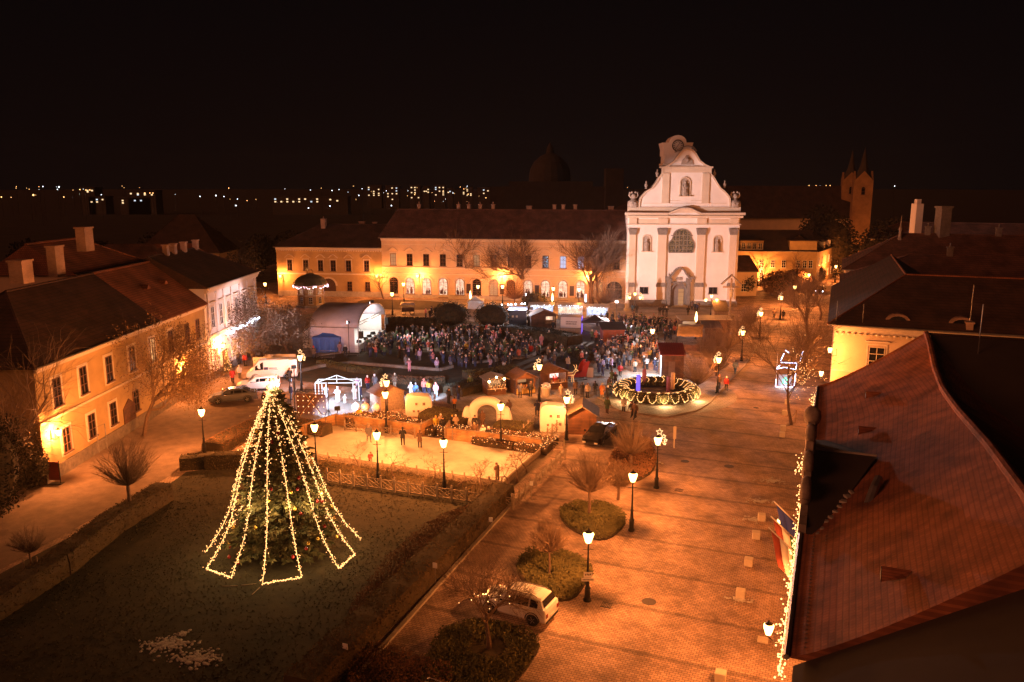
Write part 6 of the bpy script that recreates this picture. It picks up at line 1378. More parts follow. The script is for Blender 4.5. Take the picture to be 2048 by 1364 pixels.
added_floodlight(MS @ Vector((SW * .45, -.9, CRN + .55)), Vector((CHX, CHY - 1, 14)), 120000, (1.0, .74, .69), 27, 'added flood lamp on the crown of the stage roof, turned toward the church', False)  # strong beam added here to light the church; its real source is unseen
fl_ = added_floodlight(MS @ Vector((SW * .33, -.9, CRN + .5)), P(905, 690), 5600, (1.0, .76, .74), 62, 'added flood lamp on the stage roof turned down at the crowd', False)  # second added lamp, brightens the crowd
added_floodlight(MS @ Vector((-.6, 1.0, 4.6)), Vector((XL, 107, 6)), 8500, (1.0, .74, .80), 46, 'assumed flood lamp on a mast at the stage side, turned toward the pale left house', True, .03)  # lamp and mast assumed from the bright front of the pale house
# white gabled tent and barriers beside it
wt = thing('white_tent', 'white gabled tent left of the blue tent, lit from inside', 'tent', tuple(P(606, 697)), R(10)); m = MB(); m.prism([(0, 0), (3.4, 0), (3.4, 2.3), (1.7, 3.9), (0, 2.3)], 0, 4.5); m.build('tent_skin', pm('white_tent_fabric', (.7, .6, .52), .7, .12, 1), wt)
m = MB(); m.tube([(0, -.03, 2.3), (1.7, -.03, 3.9), (3.4, -.03, 2.3)], .05, 5); m.tube([(.9, -.03, 0), (.9, -.03, 3.1)], .03, 4); m.tube([(2.5, -.03, 0), (2.5, -.03, 3.1)], .03, 4); m.build('seams', M_dstone, wt)
def barrier(label, a, b, grp='steel crowd barriers by the stage'):
    d = b - a; L = d.length; t = thing('crowd_barrier', label, 'barrier', (a.x, a.y, .03), math.atan2(d.y, d.x), grp); m = MB(); m.tube([(0, 0, .15), (0, 0, 1.1), (L, 0, 1.1), (L, 0, .15)], .022, 5, closed=True)
    k = .12
    while k < L: m.tube([(k, 0, .15), (k, 0, 1.1)], .009, 3); k += .12
    for x in (.3, L - .3): m.tube([(x, -.3, 0), (x, 0, .15), (x, .3, 0)], .02, 4)
    m.build('barrier_frame', M_tin, t)
for i in range(6): q = S0.lerp(S1, i / 6) + Vector((1.5, -.4, 0)); barrier('steel crowd barrier at the foot of the stage', q, q + sd_.normalized() * 2.0)
for i, (u, v) in enumerate(((608, 716), (640, 717), (690, 712))): q = P(u, v); barrier('steel crowd barrier before the tents beside the stage', q, q + Vector((2.1, .1, 0)), 'steel crowd barriers before the tents')
# domed kiosk
kd = P(617, 616); t = thing('domed_kiosk', 'octagonal kiosk with green grey dome and garlands before the ochre gateway house', 'kiosk', (kd.x, kd.y + 2.5, .03), R(12))
def oct_(r_, z0, z1, nm, mt, r2=None): m = MB(); m.lathe([(r_, z0), (r2 or r_, z1)], (0, 0, 0), 8, math.pi / 8); return m.build(nm, mt, t)
oct_(3.3, 0, .4, 'base', M_stone); oct_(2.7, .4, 4.3, 'wall', M_plast_y); oct_(2.85, 2.3, 2.5, 'string_course', M_trim); oct_(3.5, 4.3, 4.5, 'eave', M_trim)
MB().lathe([(3.5, 4.5), (3.2, 5.1), (2.6, 5.8), (1.7, 6.3), (.9, 6.5), (.7, 6.7)], (0, 0, 0), 16).build('dome', pm('copper_dome', (.16, .17, .14), .5, .3, 1.5, metal=.3), t)
m = MB(); [m.tube([(.6 * math.cos(a), .6 * math.sin(a), 6.6), (.6 * math.cos(a), .6 * math.sin(a), 7.2), (.3 * math.cos(a), .3 * math.sin(a), 7.5)], .03, 4) for a in [k * .785 for k in range(8)]]; m.build('cresting', M_black, t)
for k in range(8):
    a = k * math.pi / 4; h = MB(); rr0 = 2.7 * math.cos(math.pi / 8)
    for z, hh in ((.8, 1.3), (2.7, 1.2)):
        wo = window(t, 0, z, .8, hh, lit=M_litdim if z > 2 else None, trim=M_white, y=-rr0, bars=(1, 2)); wo.rotation_euler = (0, 0, a + math.pi / 8 * 0)
m = MB(); q = random.Random(6)
for k in range(120): a = q.uniform(0, 6.28); m.ball((3.45 * math.cos(a), 3.45 * math.sin(a), 4.15 + .15 * math.sin(a * 9) + q.uniform(-.15, .1)), .05, 4)
m.build('fairy_lights', emis('pinkish_fairy_light', (1, .6, .75), 7), t)
# ================================================================== nativity, truss panel, inflatables
nt_ = thing('stable_frame', 'white lit open frame of a stable with hanging figures, left of the market hut', 'nativity frame', tuple(P(632, 803)), R(2)); m = MB(); W0 = 4.9
M_lf = emis('lit_white_frame', (.85, .9, 1), .9)
for a, b in (((0, 0, 2.15), (W0, 0, 2.15)), ((0, 0, 2.15), (W0 / 2, 0, 3.05)), ((W0 / 2, 0, 3.05), (W0, 0, 2.15)), ((W0 / 2, 0, 2.15), (W0 / 2, 0, 3.05)), ((W0, 0, 0), (W0, 0, 2.15)), ((0, 0, 0), (0, 0, 2.15)), ((4.25, 0, .2), (4.25, 0, 2.15)), ((.75, 0, .9), (.75, 0, 2.15)), ((0, 1.8, 2.15), (W0, 1.8, 2.15)), ((W0, 0, 2.15), (W0, 1.8, 2.15)), ((0, 0, 2.15), (0, 1.8, 2.15)), ((0, 1.8, 0), (0, 1.8, 2.15)), ((W0, 1.8, 0), (W0, 1.8, 2.15))): m.tube([a, b], .045, 5)
m.build('frame', M_lf, nt_)
M_fig = pm('white_plaster_figure', (.72, .72, .74), .8, .1)
for i, (u, v, h, lb) in enumerate(((676, 803, 1.8, 'tall pale nativity figure in the middle of the white frame'), (710, 798, 1.6, 'white angel figure at the right post of the white frame'), (690, 806, 1.0, 'kneeling pale nativity figure beside the tall one'), (653, 794, 1.5, 'small pale figure at the left of the white frame'))):
    p = P(u, v); tag(statue_mb(h, i).build('nativity_figure', M_fig, loc=(p.x, p.y, .03), smooth=True), lb, 'statue')
tp_ = thing('bulb_panel', 'dark brown board with rows of small bulbs hung in a black truss frame', 'light panel', tuple(P(592, 838)), R(-7)); m = MB()
m.rng(.15, 3.35, 0, .06, .55, 2.75); m.build('board', pm('dark_brown_board', (.12, .045, .025), .6, .5, 3), tp_)
m = MB(); [m.ball((.35 + (.55 + .0) * k + (.0), -.05, z), .045, 6) for z in (.75, 1.4, 2.05) for k in range(6)]; [m.ball((.35 + .65 * k, -.05, 2.5), .045, 6) for k in range(5)]; m.build('bulbs', emis('soft_bulb', (1, .5, .22), 2.5), tp_)
m = MB(); m.tube([(.5, -.12, .4), (2.6, -.12, 3.0)], .04, 4); m.tube([(2.8, -.1, .6), (1.2, -.1, 2.7)], .04, 4); m.build('braces', M_wood, tp_)
m = MB()
for x in (-.05, 3.6): m.tube([(x, 0, 0), (x, 0, 4.1 if x < 1 else 4.4)], .06, 5); m.tube([(x, 0, 1.2), (x - .5, -.9, 0)], .03, 4); m.tube([(x, 0, 1.2), (x + .6, -.8, 0)], .03, 4); m.tube([(x, 0, 1.2), (x, 1.1, 0)], .03, 4)
for z in (2.95, 3.25): m.tube([(-.05, 0, z), (3.6, 0, z)], .035, 4)
for k in range(12): m.tube([(-.05 + .3 * k, 0, 2.95), (.1 + .3 * k, 0, 3.25)], .018, 4)
m.build('truss', M_black, tp_)
# pale strip on the ground, the pool of cold light put into its colour
strip('lit_ground_strip', pp((585, 842), (660, 848), (700, 835)), 1.6, .03, .06, pm('white_lit_ground', (.6, .6, .62), .7, .1), 'pale strip painted as the cold lit ground under the floodlights', 'painted light pool')
COLD = (.55, .72, 1.0)
added_floodlight(tuple(P(676, 846) + Vector((0, 0, 1.6))), P(688, 795) + Vector((0, 0, .5)), 2800, COLD, 100, 'assumed cold flood lamp on a short mast right of the bulb panel', True, .03)  # lamp assumed from the cold lit ground by the panel
added_floodlight(tuple(P(585, 815) + Vector((0, 0, 3.2))), P(690, 800) + Vector((0, 0, .5)), 4200, COLD, 90, 'assumed cold flood lamp on the pole behind the white estate car', True, .03)  # lamp assumed from the cold light round the stable frame
t = added_floodlight(tuple(P(590, 790) + Vector((0, 0, 3.4))), P(550, 750) + Vector((0, 0, 1)), 1000, (.85, .85, 1), 110, 'added cold flood lamp on a pole shining on the white van', True, .03)  # lamp and pole added to brighten the van
added_floodlight(tuple(P(612, 850) + Vector((0, 0, .3))), P(690, 838), 500, COLD, 120, 'assumed small cold lamp on the ground behind the board with bulbs', False)  # lamp assumed from the bright floor below the board
added_floodlight(tuple(P(862, 815) + Vector((0, 0, 3.0))), P(845, 785) + Vector((0, 0, .6)), 3600, COLD, 70, 'assumed cold flood lamp pointing at the people behind the small white house', True, .03)  # lamp and mast assumed from the cold lit people
added_floodlight(tuple(P(1232, 655) + Vector((0, 0, 4.5))), P(1250, 725), 13000, (1, .80, .76), 75, 'assumed flood lamp on a mast over the market crowd', True, .03)  # lamp and mast assumed from the white lit ground at the crowd
for u, v, lb, c_ in ((712, 822, 'white ball ornament, leftmost beside the market hut', 'w'), (731, 822, 'orange and white ball ornament between its neighbours by the market hut', 'o'), (752, 824, 'pale ball ornament nearest the market hut', 'w'), (732, 811, 'dark ball ornament behind the others by the market hut', 'd')):
    p = P(u, v); m = MB(); m.ball((0, 0, .45), .47, 14); m.lathe([(.08, .88), (.08, 1.0)], (0, 0, 0), 8); tag(m.build('ball_ornament', {'w': M_white, 'o': pm('orange_ball', (.7, .35, .12), .4, .5, 1.5), 'd': pm('dark_ball', (.12, .06, .05), .4)}[c_], loc=(p.x, p.y, .03), smooth=True), lb, 'ornament')
def printed_house(label, c, rz, w_, h, d_=1.6):
    t = thing('printed_house', label, 'inflatable house', (c.x, c.y, .03), rz); prof = [(-w_ / 2, 0), (w_ / 2, 0), (w_ / 2 * 1.04, h * .5), (w_ / 2, h * .8), (w_ / 2 * .82, h * .96), (w_ * .1, h * 1.0), (-w_ * .25, h * 1.02), (-w_ / 2 * .86, h * .97), (-w_ / 2 * 1.0, h * .82), (-w_ / 2 * 1.03, h * .5)]
    o = MB().prism(prof, 0, d_).build('inflated_body', pm('white_vinyl', (.75, .7, .66), .5, .06), t); md = o.modifiers.new('b', 'BEVEL'); md.width = .14; md.segments = 3
    m = MB()
    for x, z, s in ((-.55, .62, .2), (-.05, .6, .2), (.75, .68, .26), (-.25, 1.45, .22), (.55, 1.4, .26)):
        x *= w_ / 2.8; z *= h / 2.5
        for a in (0, 1):
            for b in (0, 1): m.rng(x + a * s * .55 - s * .5, x + a * s * .55 - s * .05, -.03, -.004, z + b * s * .6, z + b * s * .6 + s * .5)
    m.build('printed_windows', pm('brown_print', (.12, .05, .03), .7), t); return t
printed_house('small white inflatable house with printed windows, left of the arch', P(838, 835), R(8), 2.75, 2.3); printed_house('larger white inflatable house with printed windows beside the plank hut', P(1106, 866), R(-2), 2.6, 2.75)
t = thing('inflatable_arch', 'white inflatable entrance arch with thick legs behind the rink', 'inflatable arch', tuple(P(974, 852)), R(-2)); m = MB(); pts = [(-1.45, 0, .15)] + [(-1.45 + .0, 0, .9)] + [(1.45 * math.cos(math.pi * (1 - k / 12)), 0, 1.45 + 1.25 * math.sin(math.pi * (1 - k / 12))) for k in range(13)] + [(1.45, 0, .9), (1.45, 0, .15)]
m.tube(pts, .48, 12); m.build('arch_tube', MATS['white_vinyl'], t, smooth=True)
for s in (-1, 1): m = MB(); m.v = []; m.lathe([(.62, .0), (.66, .5), (.5, 1.3), (.3, 1.9), (.1, 2.1)], (s * 2.0, 0, 0), 10); m.build('side_buttress', MATS['white_vinyl'], t, smooth=True)
# ================================================================== wreath with candles
WC = P(1312, 790); WC.z = 0; t = thing('advent_wreath', 'giant advent wreath of fir lying on the round paving, hung with light swags', 'advent wreath', (WC.x, WC.y, .03)); R1, R2 = 4.15, .85
rnd = random.Random(90); m = MB(); core = MB()
core.tube([(R1 * math.cos(a), R1 * math.sin(a), .6) for a in [k * math.pi / 16 for k in range(32)]], .6, 8, closed=True); core.build('inner_frame', M_hcore, t)
for k in range(9000):
    a, b = rnd.uniform(0, 6.283), rnd.uniform(-.6, 3.8); r_ = R2 * rnd.uniform(.7, 1.05); q = Vector(((R1 + r_ * math.cos(b)) * math.cos(a), (R1 + r_ * math.cos(b)) * math.sin(a), .55 + r_ * math.sin(b) * .75)); q.z = max(q.z, .02); leaf_quads(m, [(q, None)], 1, .02, .10, rnd)
m.build('fir_greenery', MATS['fir_needles'], t)
m = MB(); ns = 24
for k in range(ns):
    for j in range(14):      # loops over the crown of the ring
        s = j / 13; a = 2 * math.pi * (k + .5) / ns + .05 * math.sin(s * 6.28); b = 1.3 + 1.5 * s; r_ = R2 * 1.08; m.ball(((R1 + r_ * math.cos(b)) * math.cos(a), (R1 + r_ * math.cos(b)) * math.sin(a), .55 + r_ * math.sin(b) * .78), .03, 4)
    a0 = 2 * math.pi * k / ns
    for j in range(26):
        s = j / 25; a = a0 + (s - .5) * (2 * math.pi / ns) * .85; dip = (1 - (2 * s - 1) ** 2) ** .6; b = 1.45 - 1.85 * dip ; r_ = R2 * 1.08
        q = Vector(((R1 + r_ * math.cos(b)) * math.cos(a), (R1 + r_ * math.cos(b)) * math.sin(a), max(.08, .55 + r_ * math.sin(b) * .78))); m.ball(q + Vector((rnd.gauss(0, .03), rnd.gauss(0, .03), rnd.gauss(0, .03))), .036, 4)
m.build('light_swags', M_bulb, t); point(t, 200, (0, -5.3, .7), (1, .6, .25), .4, 'wreath_glow'); point(t, 200, (4.2, -3.2, .8), (1, .6, .25), .4, 'wreath_glow'); point(t, 200, (-4.2, -3.2, .8), (1, .6, .25), .4, 'wreath_glow')
for u, v, mat_, lb in ((1276, 783, emis('violet_lit_candle', (.25, .15, 1.0), .6), 'violet candle of the wreath covered in tiny lights, leftmost'), (1288, 770, pm('plum_candle', (.35, .12, .2), .6), 'plum coloured candle of the wreath beside the violet one'), (1336, 786, pm('purple_candle', (.28, .10, .22), .6), 'purple candle of the wreath, nearer on the right'), (1345, 778, pm('pale_candle', (.7, .5, .3), .6), 'pale orange candle of the wreath, farther on the right')):
    p = P(u, v, .3); m = MB(); m.lathe([(.24, .3), (.25, .5), (.24, 2.25), (.2, 2.3), (.03, 2.25)], (0, 0, 0), 12); tag(m.build('wreath_candle', mat_, loc=(p.x, p.y, 0)), lb, 'candle')
# ================================================================== sleigh, reindeer, small things
M_red = pm('red_paint', (.32, .022, .016), .35, .1)
sl = thing('sleigh', 'big red wooden sleigh with upswept back behind the food huts', 'sleigh', tuple(P(1152, 760)), R(200)); m = MB()
side = [(-1.1, .5), (1.0, .5), (1.35, .9), (1.5, 1.5), (1.2, 1.35), (.8, 1.0), (0, .95), (-.5, 1.2), (-.8, 2.0), (-1.3, 2.5), (-1.6, 2.4), (-1.35, 1.6)]
m.prism(side, -.65, -.58); m.prism(side, .58, .65); m.rng(-1.0, 1.0, -.58, .58, .5, .56); m.prism([(-1.05, .56), (-.95, .56), (-1.2, 2.3), (-1.35, 2.3)], -.58, .58); m.rng(-.9, -.3, -.57, .57, .57, .95); m.build('body', M_red, sl)
m = MB(); [m.tube([(-1.3, s, .1), (1.2, s, .1), (1.8, s, .4), (1.9, s, .9)], .04, 5) for s in (-.55, .55)]; [m.tube([(x, s, .1), (x, s, .5)], .03, 4) for x in (-.8, .8) for s in (-.55, .55)]; m.build('runners', M_black, sl)
rd = thing('reindeer_light', 'reindeer figure outlined in warm bulbs beside the red sleigh', 'light figure', tuple(P(1140, 765)), R(15)); m = MB(); q = random.Random(3)
body_l = [[(-.6, 0, .95), (.5, 0, .95), (.75, 0, 1.4), (1.05, 0, 1.45), (.9, 0, 1.6), (.65, 0, 1.65), (.35, 0, 1.25), (-.6, 0, 1.25), (-.6, 0, .95)], [(-.55, 0, .95), (-.5, 0, 0)], [(-.4, 0, .95), (-.3, 0, 0)], [(.4, 0, .95), (.45, 0, 0)], [(.25, 0, .95), (.2, 0, 0)], [(.7, 0, 1.65), (.55, 0, 2.1), (.35, 0, 2.3)], [(.75, 0, 1.65), (.85, 0, 2.0), (.75, 0, 2.3)]]
for ln_ in body_l: m.tube(ln_, .03, 4)
m.build('frame', M_gwood, rd); m = MB()
for ln_ in body_l:
    for a, b in zip(ln_[:-1], ln_[1:]):
        a, b = Vector(a), Vector(b); n_ = max(2, int((b - a).length / .1)); [m.ball(a.lerp(b, j / n_) + Vector((0, -.04, 0)), .028, 4) for j in range(n_)]
m.build('bulbs', M_bulb, rd)
t = thing('a_board', 'white a board sign standing among the walkers', 'sign', tuple(P(1180, 755)), R(-8)); m = MB(); m.prism([(0, 0), (.04, 0), (-.2, 1.25), (-.24, 1.25)], -.4, .4, 'y') if False else None
m = MB(); m.v = [(-.4, 0, 0), (.4, 0, 0), (.4, .25, 1.2), (-.4, .25, 1.2), (-.4, .05, 0), (.4, .05, 0), (.4, .29, 1.2), (-.4, .29, 1.2)]; m.f = [(0, 1, 2, 3), (7, 6, 5, 4), (0, 4, 5, 1), (2, 6, 7, 3), (1, 5, 6, 2), (0, 3, 7, 4)]; m.build('front_board', M_white, t)
m = MB(); m.v = [(-.4, .58, 0), (.4, .58, 0), (.4, .33, 1.2), (-.4, .33, 1.2)]; m.f = [(0, 1, 2, 3)]; o = m.build('rear_board', M_white, t); o.modifiers.new('t', 'SOLIDIFY').thickness = .03
t = thing('snack_cart', 'small snack cart with a lit domed hood beside the star lamp', 'cart', tuple(P(1092, 791)), R(10)); m = MB(); m.lathe([(.5, 0), (.55, .9), (.6, .95), (.5, 1.0)], (0, 0, 0), 12); m.build('cart_body', M_stone, t); m = MB(); m.lathe([(.48, 1.0), (.46, 1.25), (.3, 1.5), (1e-5, 1.6)], (0, 0, 0), 12); m.build('glass_hood', M_litdim, t); m = MB(); [m.ball((.5 * math.cos(a * .4), .5 * math.sin(a * .4), 1.05 + .3 * abs(math.sin(a))), .03, 4) for a in range(30)]; m.build('fairy_lights', M_bulb, t)
# stone cubes along the pavement
M_cube = pm('limestone_cube', (.62, .54, .42), .9, .15, 3, .2); first_cube = None
cubes = [(1440.6, 1362, 'stone cube cut by the bottom edge of the picture'), (1480.5, 1195, 'stone cube with snow crumbs, second from the bottom'), (1497, 1131, 'stone cube, third from the bottom'), (1512, 1077, 'stone cube, fourth from the bottom, left of the flags'), (1523, 1041, 'stone cube by the long snow streak'),
         (1564, 874, 'stone cube left of the carved gable, nearer of a close pair'), (1566, 861, 'stone cube left of the carved gable, farther of a close pair'), (1569.4, 830, 'stone cube at the foot of the bare street tree'), (1574, 808, 'farthest stone cube, behind the bare street tree')]
for u, v, lb in cubes:
    p = P(u, v)
    if first_cube is None:
        first_cube = MB().box((0, 0, .25), (.52, .52, .5)).build('stone_cube', M_cube, loc=p); md = first_cube.modifiers.new('b', 'BEVEL'); md.width = .02; o = first_cube; o.rotation_euler = (0, 0, RS)
    else: o = first_cube.copy(); C.objects.link(o); o.location = p; o.rotation_euler = (0, 0, RS + rr(-.15, .15))
    o.location.z = .02; tag(o, lb, 'stone cube', 'stone cubes along the pavement')
p = P(1525.5, 1282); tag(MB().box((0, 0, .05), (.55, .5, .1)).build('stone_slab', M_cube, loc=(p.x, p.y, .02), rz=RS), 'flat stone slab lying by the near wall lantern', 'stone slab')
p = P(1348, 896); t = thing('route_post', 'tall thin pale post on the street behind the star lamp', 'post', (p.x, p.y, .02)); MB().tube([(0, 0, 0), (0, 0, 2.1)], .05, 6).build('pole', M_trim, t); MB().rng(-.14, .14, -.07, -.05, .9, 2.1).build('plate', M_trim, t)
for u, v, lb in ((982, 1076, 'small white notice on a stick by the rink end of the long hedge'), (871, 1172, 'small white notice on a stick halfway along the long hedge'), (693, 1342, 'small white notice on a stick at the bottom of the long hedge'), (1063, 1000, 'thin sign pole at the parking side of the rink fence')):
    p = P(u, v); t = thing('parking_notice', lb, 'sign', (p.x, p.y, .02), R(-20)); MB().tube([(0, 0, 0), (0, 0, 1.5)], .02, 5).build('stick', M_tin, t); MB().box((0, -.03, 1.35), (.28, .02, .34)).build('plate', M_white, t)
t = thing('sandwich_post', 'leaning wooden board by the foot of the bare street tree', 'board', tuple(P(1591, 846)), R(70)); MB().rng(-.3, .3, -.03, .03, 0, 1.5).build('board', M_wood, t); MB().tube([(0, .04, 1.2), (0, .7, 0)], .025, 4).build('strut', M_gwood, t)
# notice board before the ochre house
t = thing('notice_board', 'dark red upright notice board standing before the near ochre house', 'notice board', tuple(P(97, 968)), R(0)); q = on_x(108, 966, -36.2)
MB().rng(0, .95, 0, .08, .35, 1.9).build('panel', pm('dark_red_panel', (.30, .07, .05), .6, .2), t); m = MB(); [m.tube([(x, .04, 0), (x, .04, 2.0)], .04, 5) for x in (-.04, .99)]; m.rng(-.2, 1.2, -.25, .3, 0, .06); m.build('stand', M_black, t)
t = thing('glass_door_frame', 'thin metal entrance frame at the ochre house wall, right of the small window', 'entrance frame', tuple(on_x(198, 906, XL + 1.2)), R(80)); m = MB(); m.tube([(0, 0, 0), (0, 0, 2.4), (1.1, 0, 2.4), (1.1, 0, 0)], .05, 5); m.tube([(0, 0, 1.0), (1.1, 0, 1.0)], .03, 4); m.build('frame', M_tin, t)
# plywood screen behind the van
t = thing('plywood_screen', 'low plywood screen of two panels behind the white van', 'screen', tuple(P(507, 738)), R(4)); MB().rng(0, 2.4, 0, .05, 0, 1.6).build('panel', M_plast_w, t); MB().rng(.9, 5.2, 2.2, 2.25, 0, 1.5).build('panel', M_plast_w, t); MB().rng(2.35, 2.4, .052, 2.2, 0, 1.55).build('panel', M_plast_w, t)
# lit frame arch on the street
fr0 = P(1551, 775); t = thing('photo_frame_light', 'blue white neon photo frame with a green lit fir tree, on the right pavement', 'light frame', (fr0.x, fr0.y, .03), R(-4)); M_neon = emis('blue_white_neon', (.55, .62, 1), 5)
m = MB()
for ln_ in ([(0, 0, 1.0), (0, 0, .1), (.4, 0, .02), (1.1, 0, .12), (1.9, 0, .0), (2.2, 0, .1), (2.25, 0, 1.1), (2.3, 0, 3.1)], [(.45, 0, 3.1), (2.3, 0, 3.05)], [(.1, 0, 2.5), (0, 0, 2.3), (.9, 0, 2.5), (2.2, 0, 2.25)], [(.1, 0, 2.5), (.35, 0, 2.75)], [(.4, 0, 3.3), (.75, 0, 4.2)], [(2.7, 0, 3.3), (2.95, 0, 4.5)], [(.9, 0, 4.6), (1.3, 0, 4.3)]): m.tube(ln_, .035, 5)
m.build('neon_tubes', M_neon, t); m = MB(); [m.tube([(x, .06, 0), (x, .06, 4.2)], .03, 4) for x in (0.02, 2.25)]; m.rng(0, 2.25, 0, .8, 0, .06); m.build('frame', M_white, t)
m = MB(); m.tube([(.75, -.02, .5), (.95, -.02, .75), (.8, -.02, .8), (1.1, -.02, 1.25), (1.4, -.02, .8), (1.25, -.02, .75), (1.45, -.02, .5)], .05, 5, closed=True); m.build('green_fir', emis('green_neon', (.05, 1, .45), 2.2), t); MB().rng(.3, 1.9, .05, .08, .15, 1.6).build('back_panel', pm('grey_panel', (.3, .3, .32), .6), t)
point(t, 60, (1.1, -.7, .6), (.6, .75, 1), .3, 'neon_glow')
# tall white columns statue near church: plague column and crucifix
p = P(1254, 622); t = thing('stone_column', 'slim pale stone column at the left corner of the church', 'monument', (p.x, p.y, .03)); m = MB(); m.lathe([(.7, 0), (.7, .5), (.45, .6), (.4, 3.2), (.5, 3.3), (.32, 3.5), (.3, 4.6)], (0, 0, 0), 8); m.build('shaft', M_stone, t); statue_mb(1.4, 4).xf(Matrix.Translation((0, 0, 4.6))).build('figure', M_stone, t, smooth=True)
p = P(1459, 640); t = thing('crucifix', 'large grey crucifix with a small roof beside the right church corner', 'monument', (p.x, p.y, .03)); m = MB(); m.rng(-.15, .15, -.1, .1, 0, 7.6); m.rng(-1.5, 1.5, -.09, .09, 5.9, 6.2); m.lathe([(1.0, 0), (.9, .9), (.5, 1.2)], (0, 0, 0), 8); m.build('cross', M_statue, t); m = MB(); m.prism([(-1.9, 6.6), (0, 8.4), (1.9, 6.6), (1.75, 6.5), (0, 8.1), (-1.75, 6.5)], -.35, .35); m.build('little_roof', M_tin, t)
statue_mb(1.9, 6).xf(Matrix.Translation((0, -.3, 4.2))).build('corpus', M_stone, t, smooth=True)
p = P(816, 630); t = thing('hand_cart', 'covered wooden cart behind the stage, beside the waiting people', 'cart', (p.x, p.y, .03), R(10)); MB().rng(-1.2, 1.2, -.6, .6, .7, 1.5).build('cart_box', M_dwood, t); m = MB(); [m.tube([(x + .45 * math.cos(a), s, .45 + .45 * math.sin(a)) if True else 0 for a in [k * .628 for k in range(10)]], .04, 4, closed=True) for x in (-.8, .8) for s in (-.68, .68)]; m.build('wheels', M_black, t); MB().prism([(-1.4, 2.0), (1.4, 2.0), (1.1, 2.4), (-1.1, 2.4)], -.8, .8).build('cover', M_gwood, t)
# planks lying in front of the fir tree
for u, v, a, lb in ((497, 1169, .25, 'thin pale stick lying on the lawn left of the fir tree front'), (512, 1182, 1.35, 'short stake stuck in the lawn before the fir tree'), (460, 1172, .1, 'thin cable cover on the lawn by the second string')):
    p = P(u, v, .07); tag(MB().box((0, 0, 0), (.9, .04, .04)).build('wooden_stake', M_gwood, loc=p, rz=a), lb, 'stake')
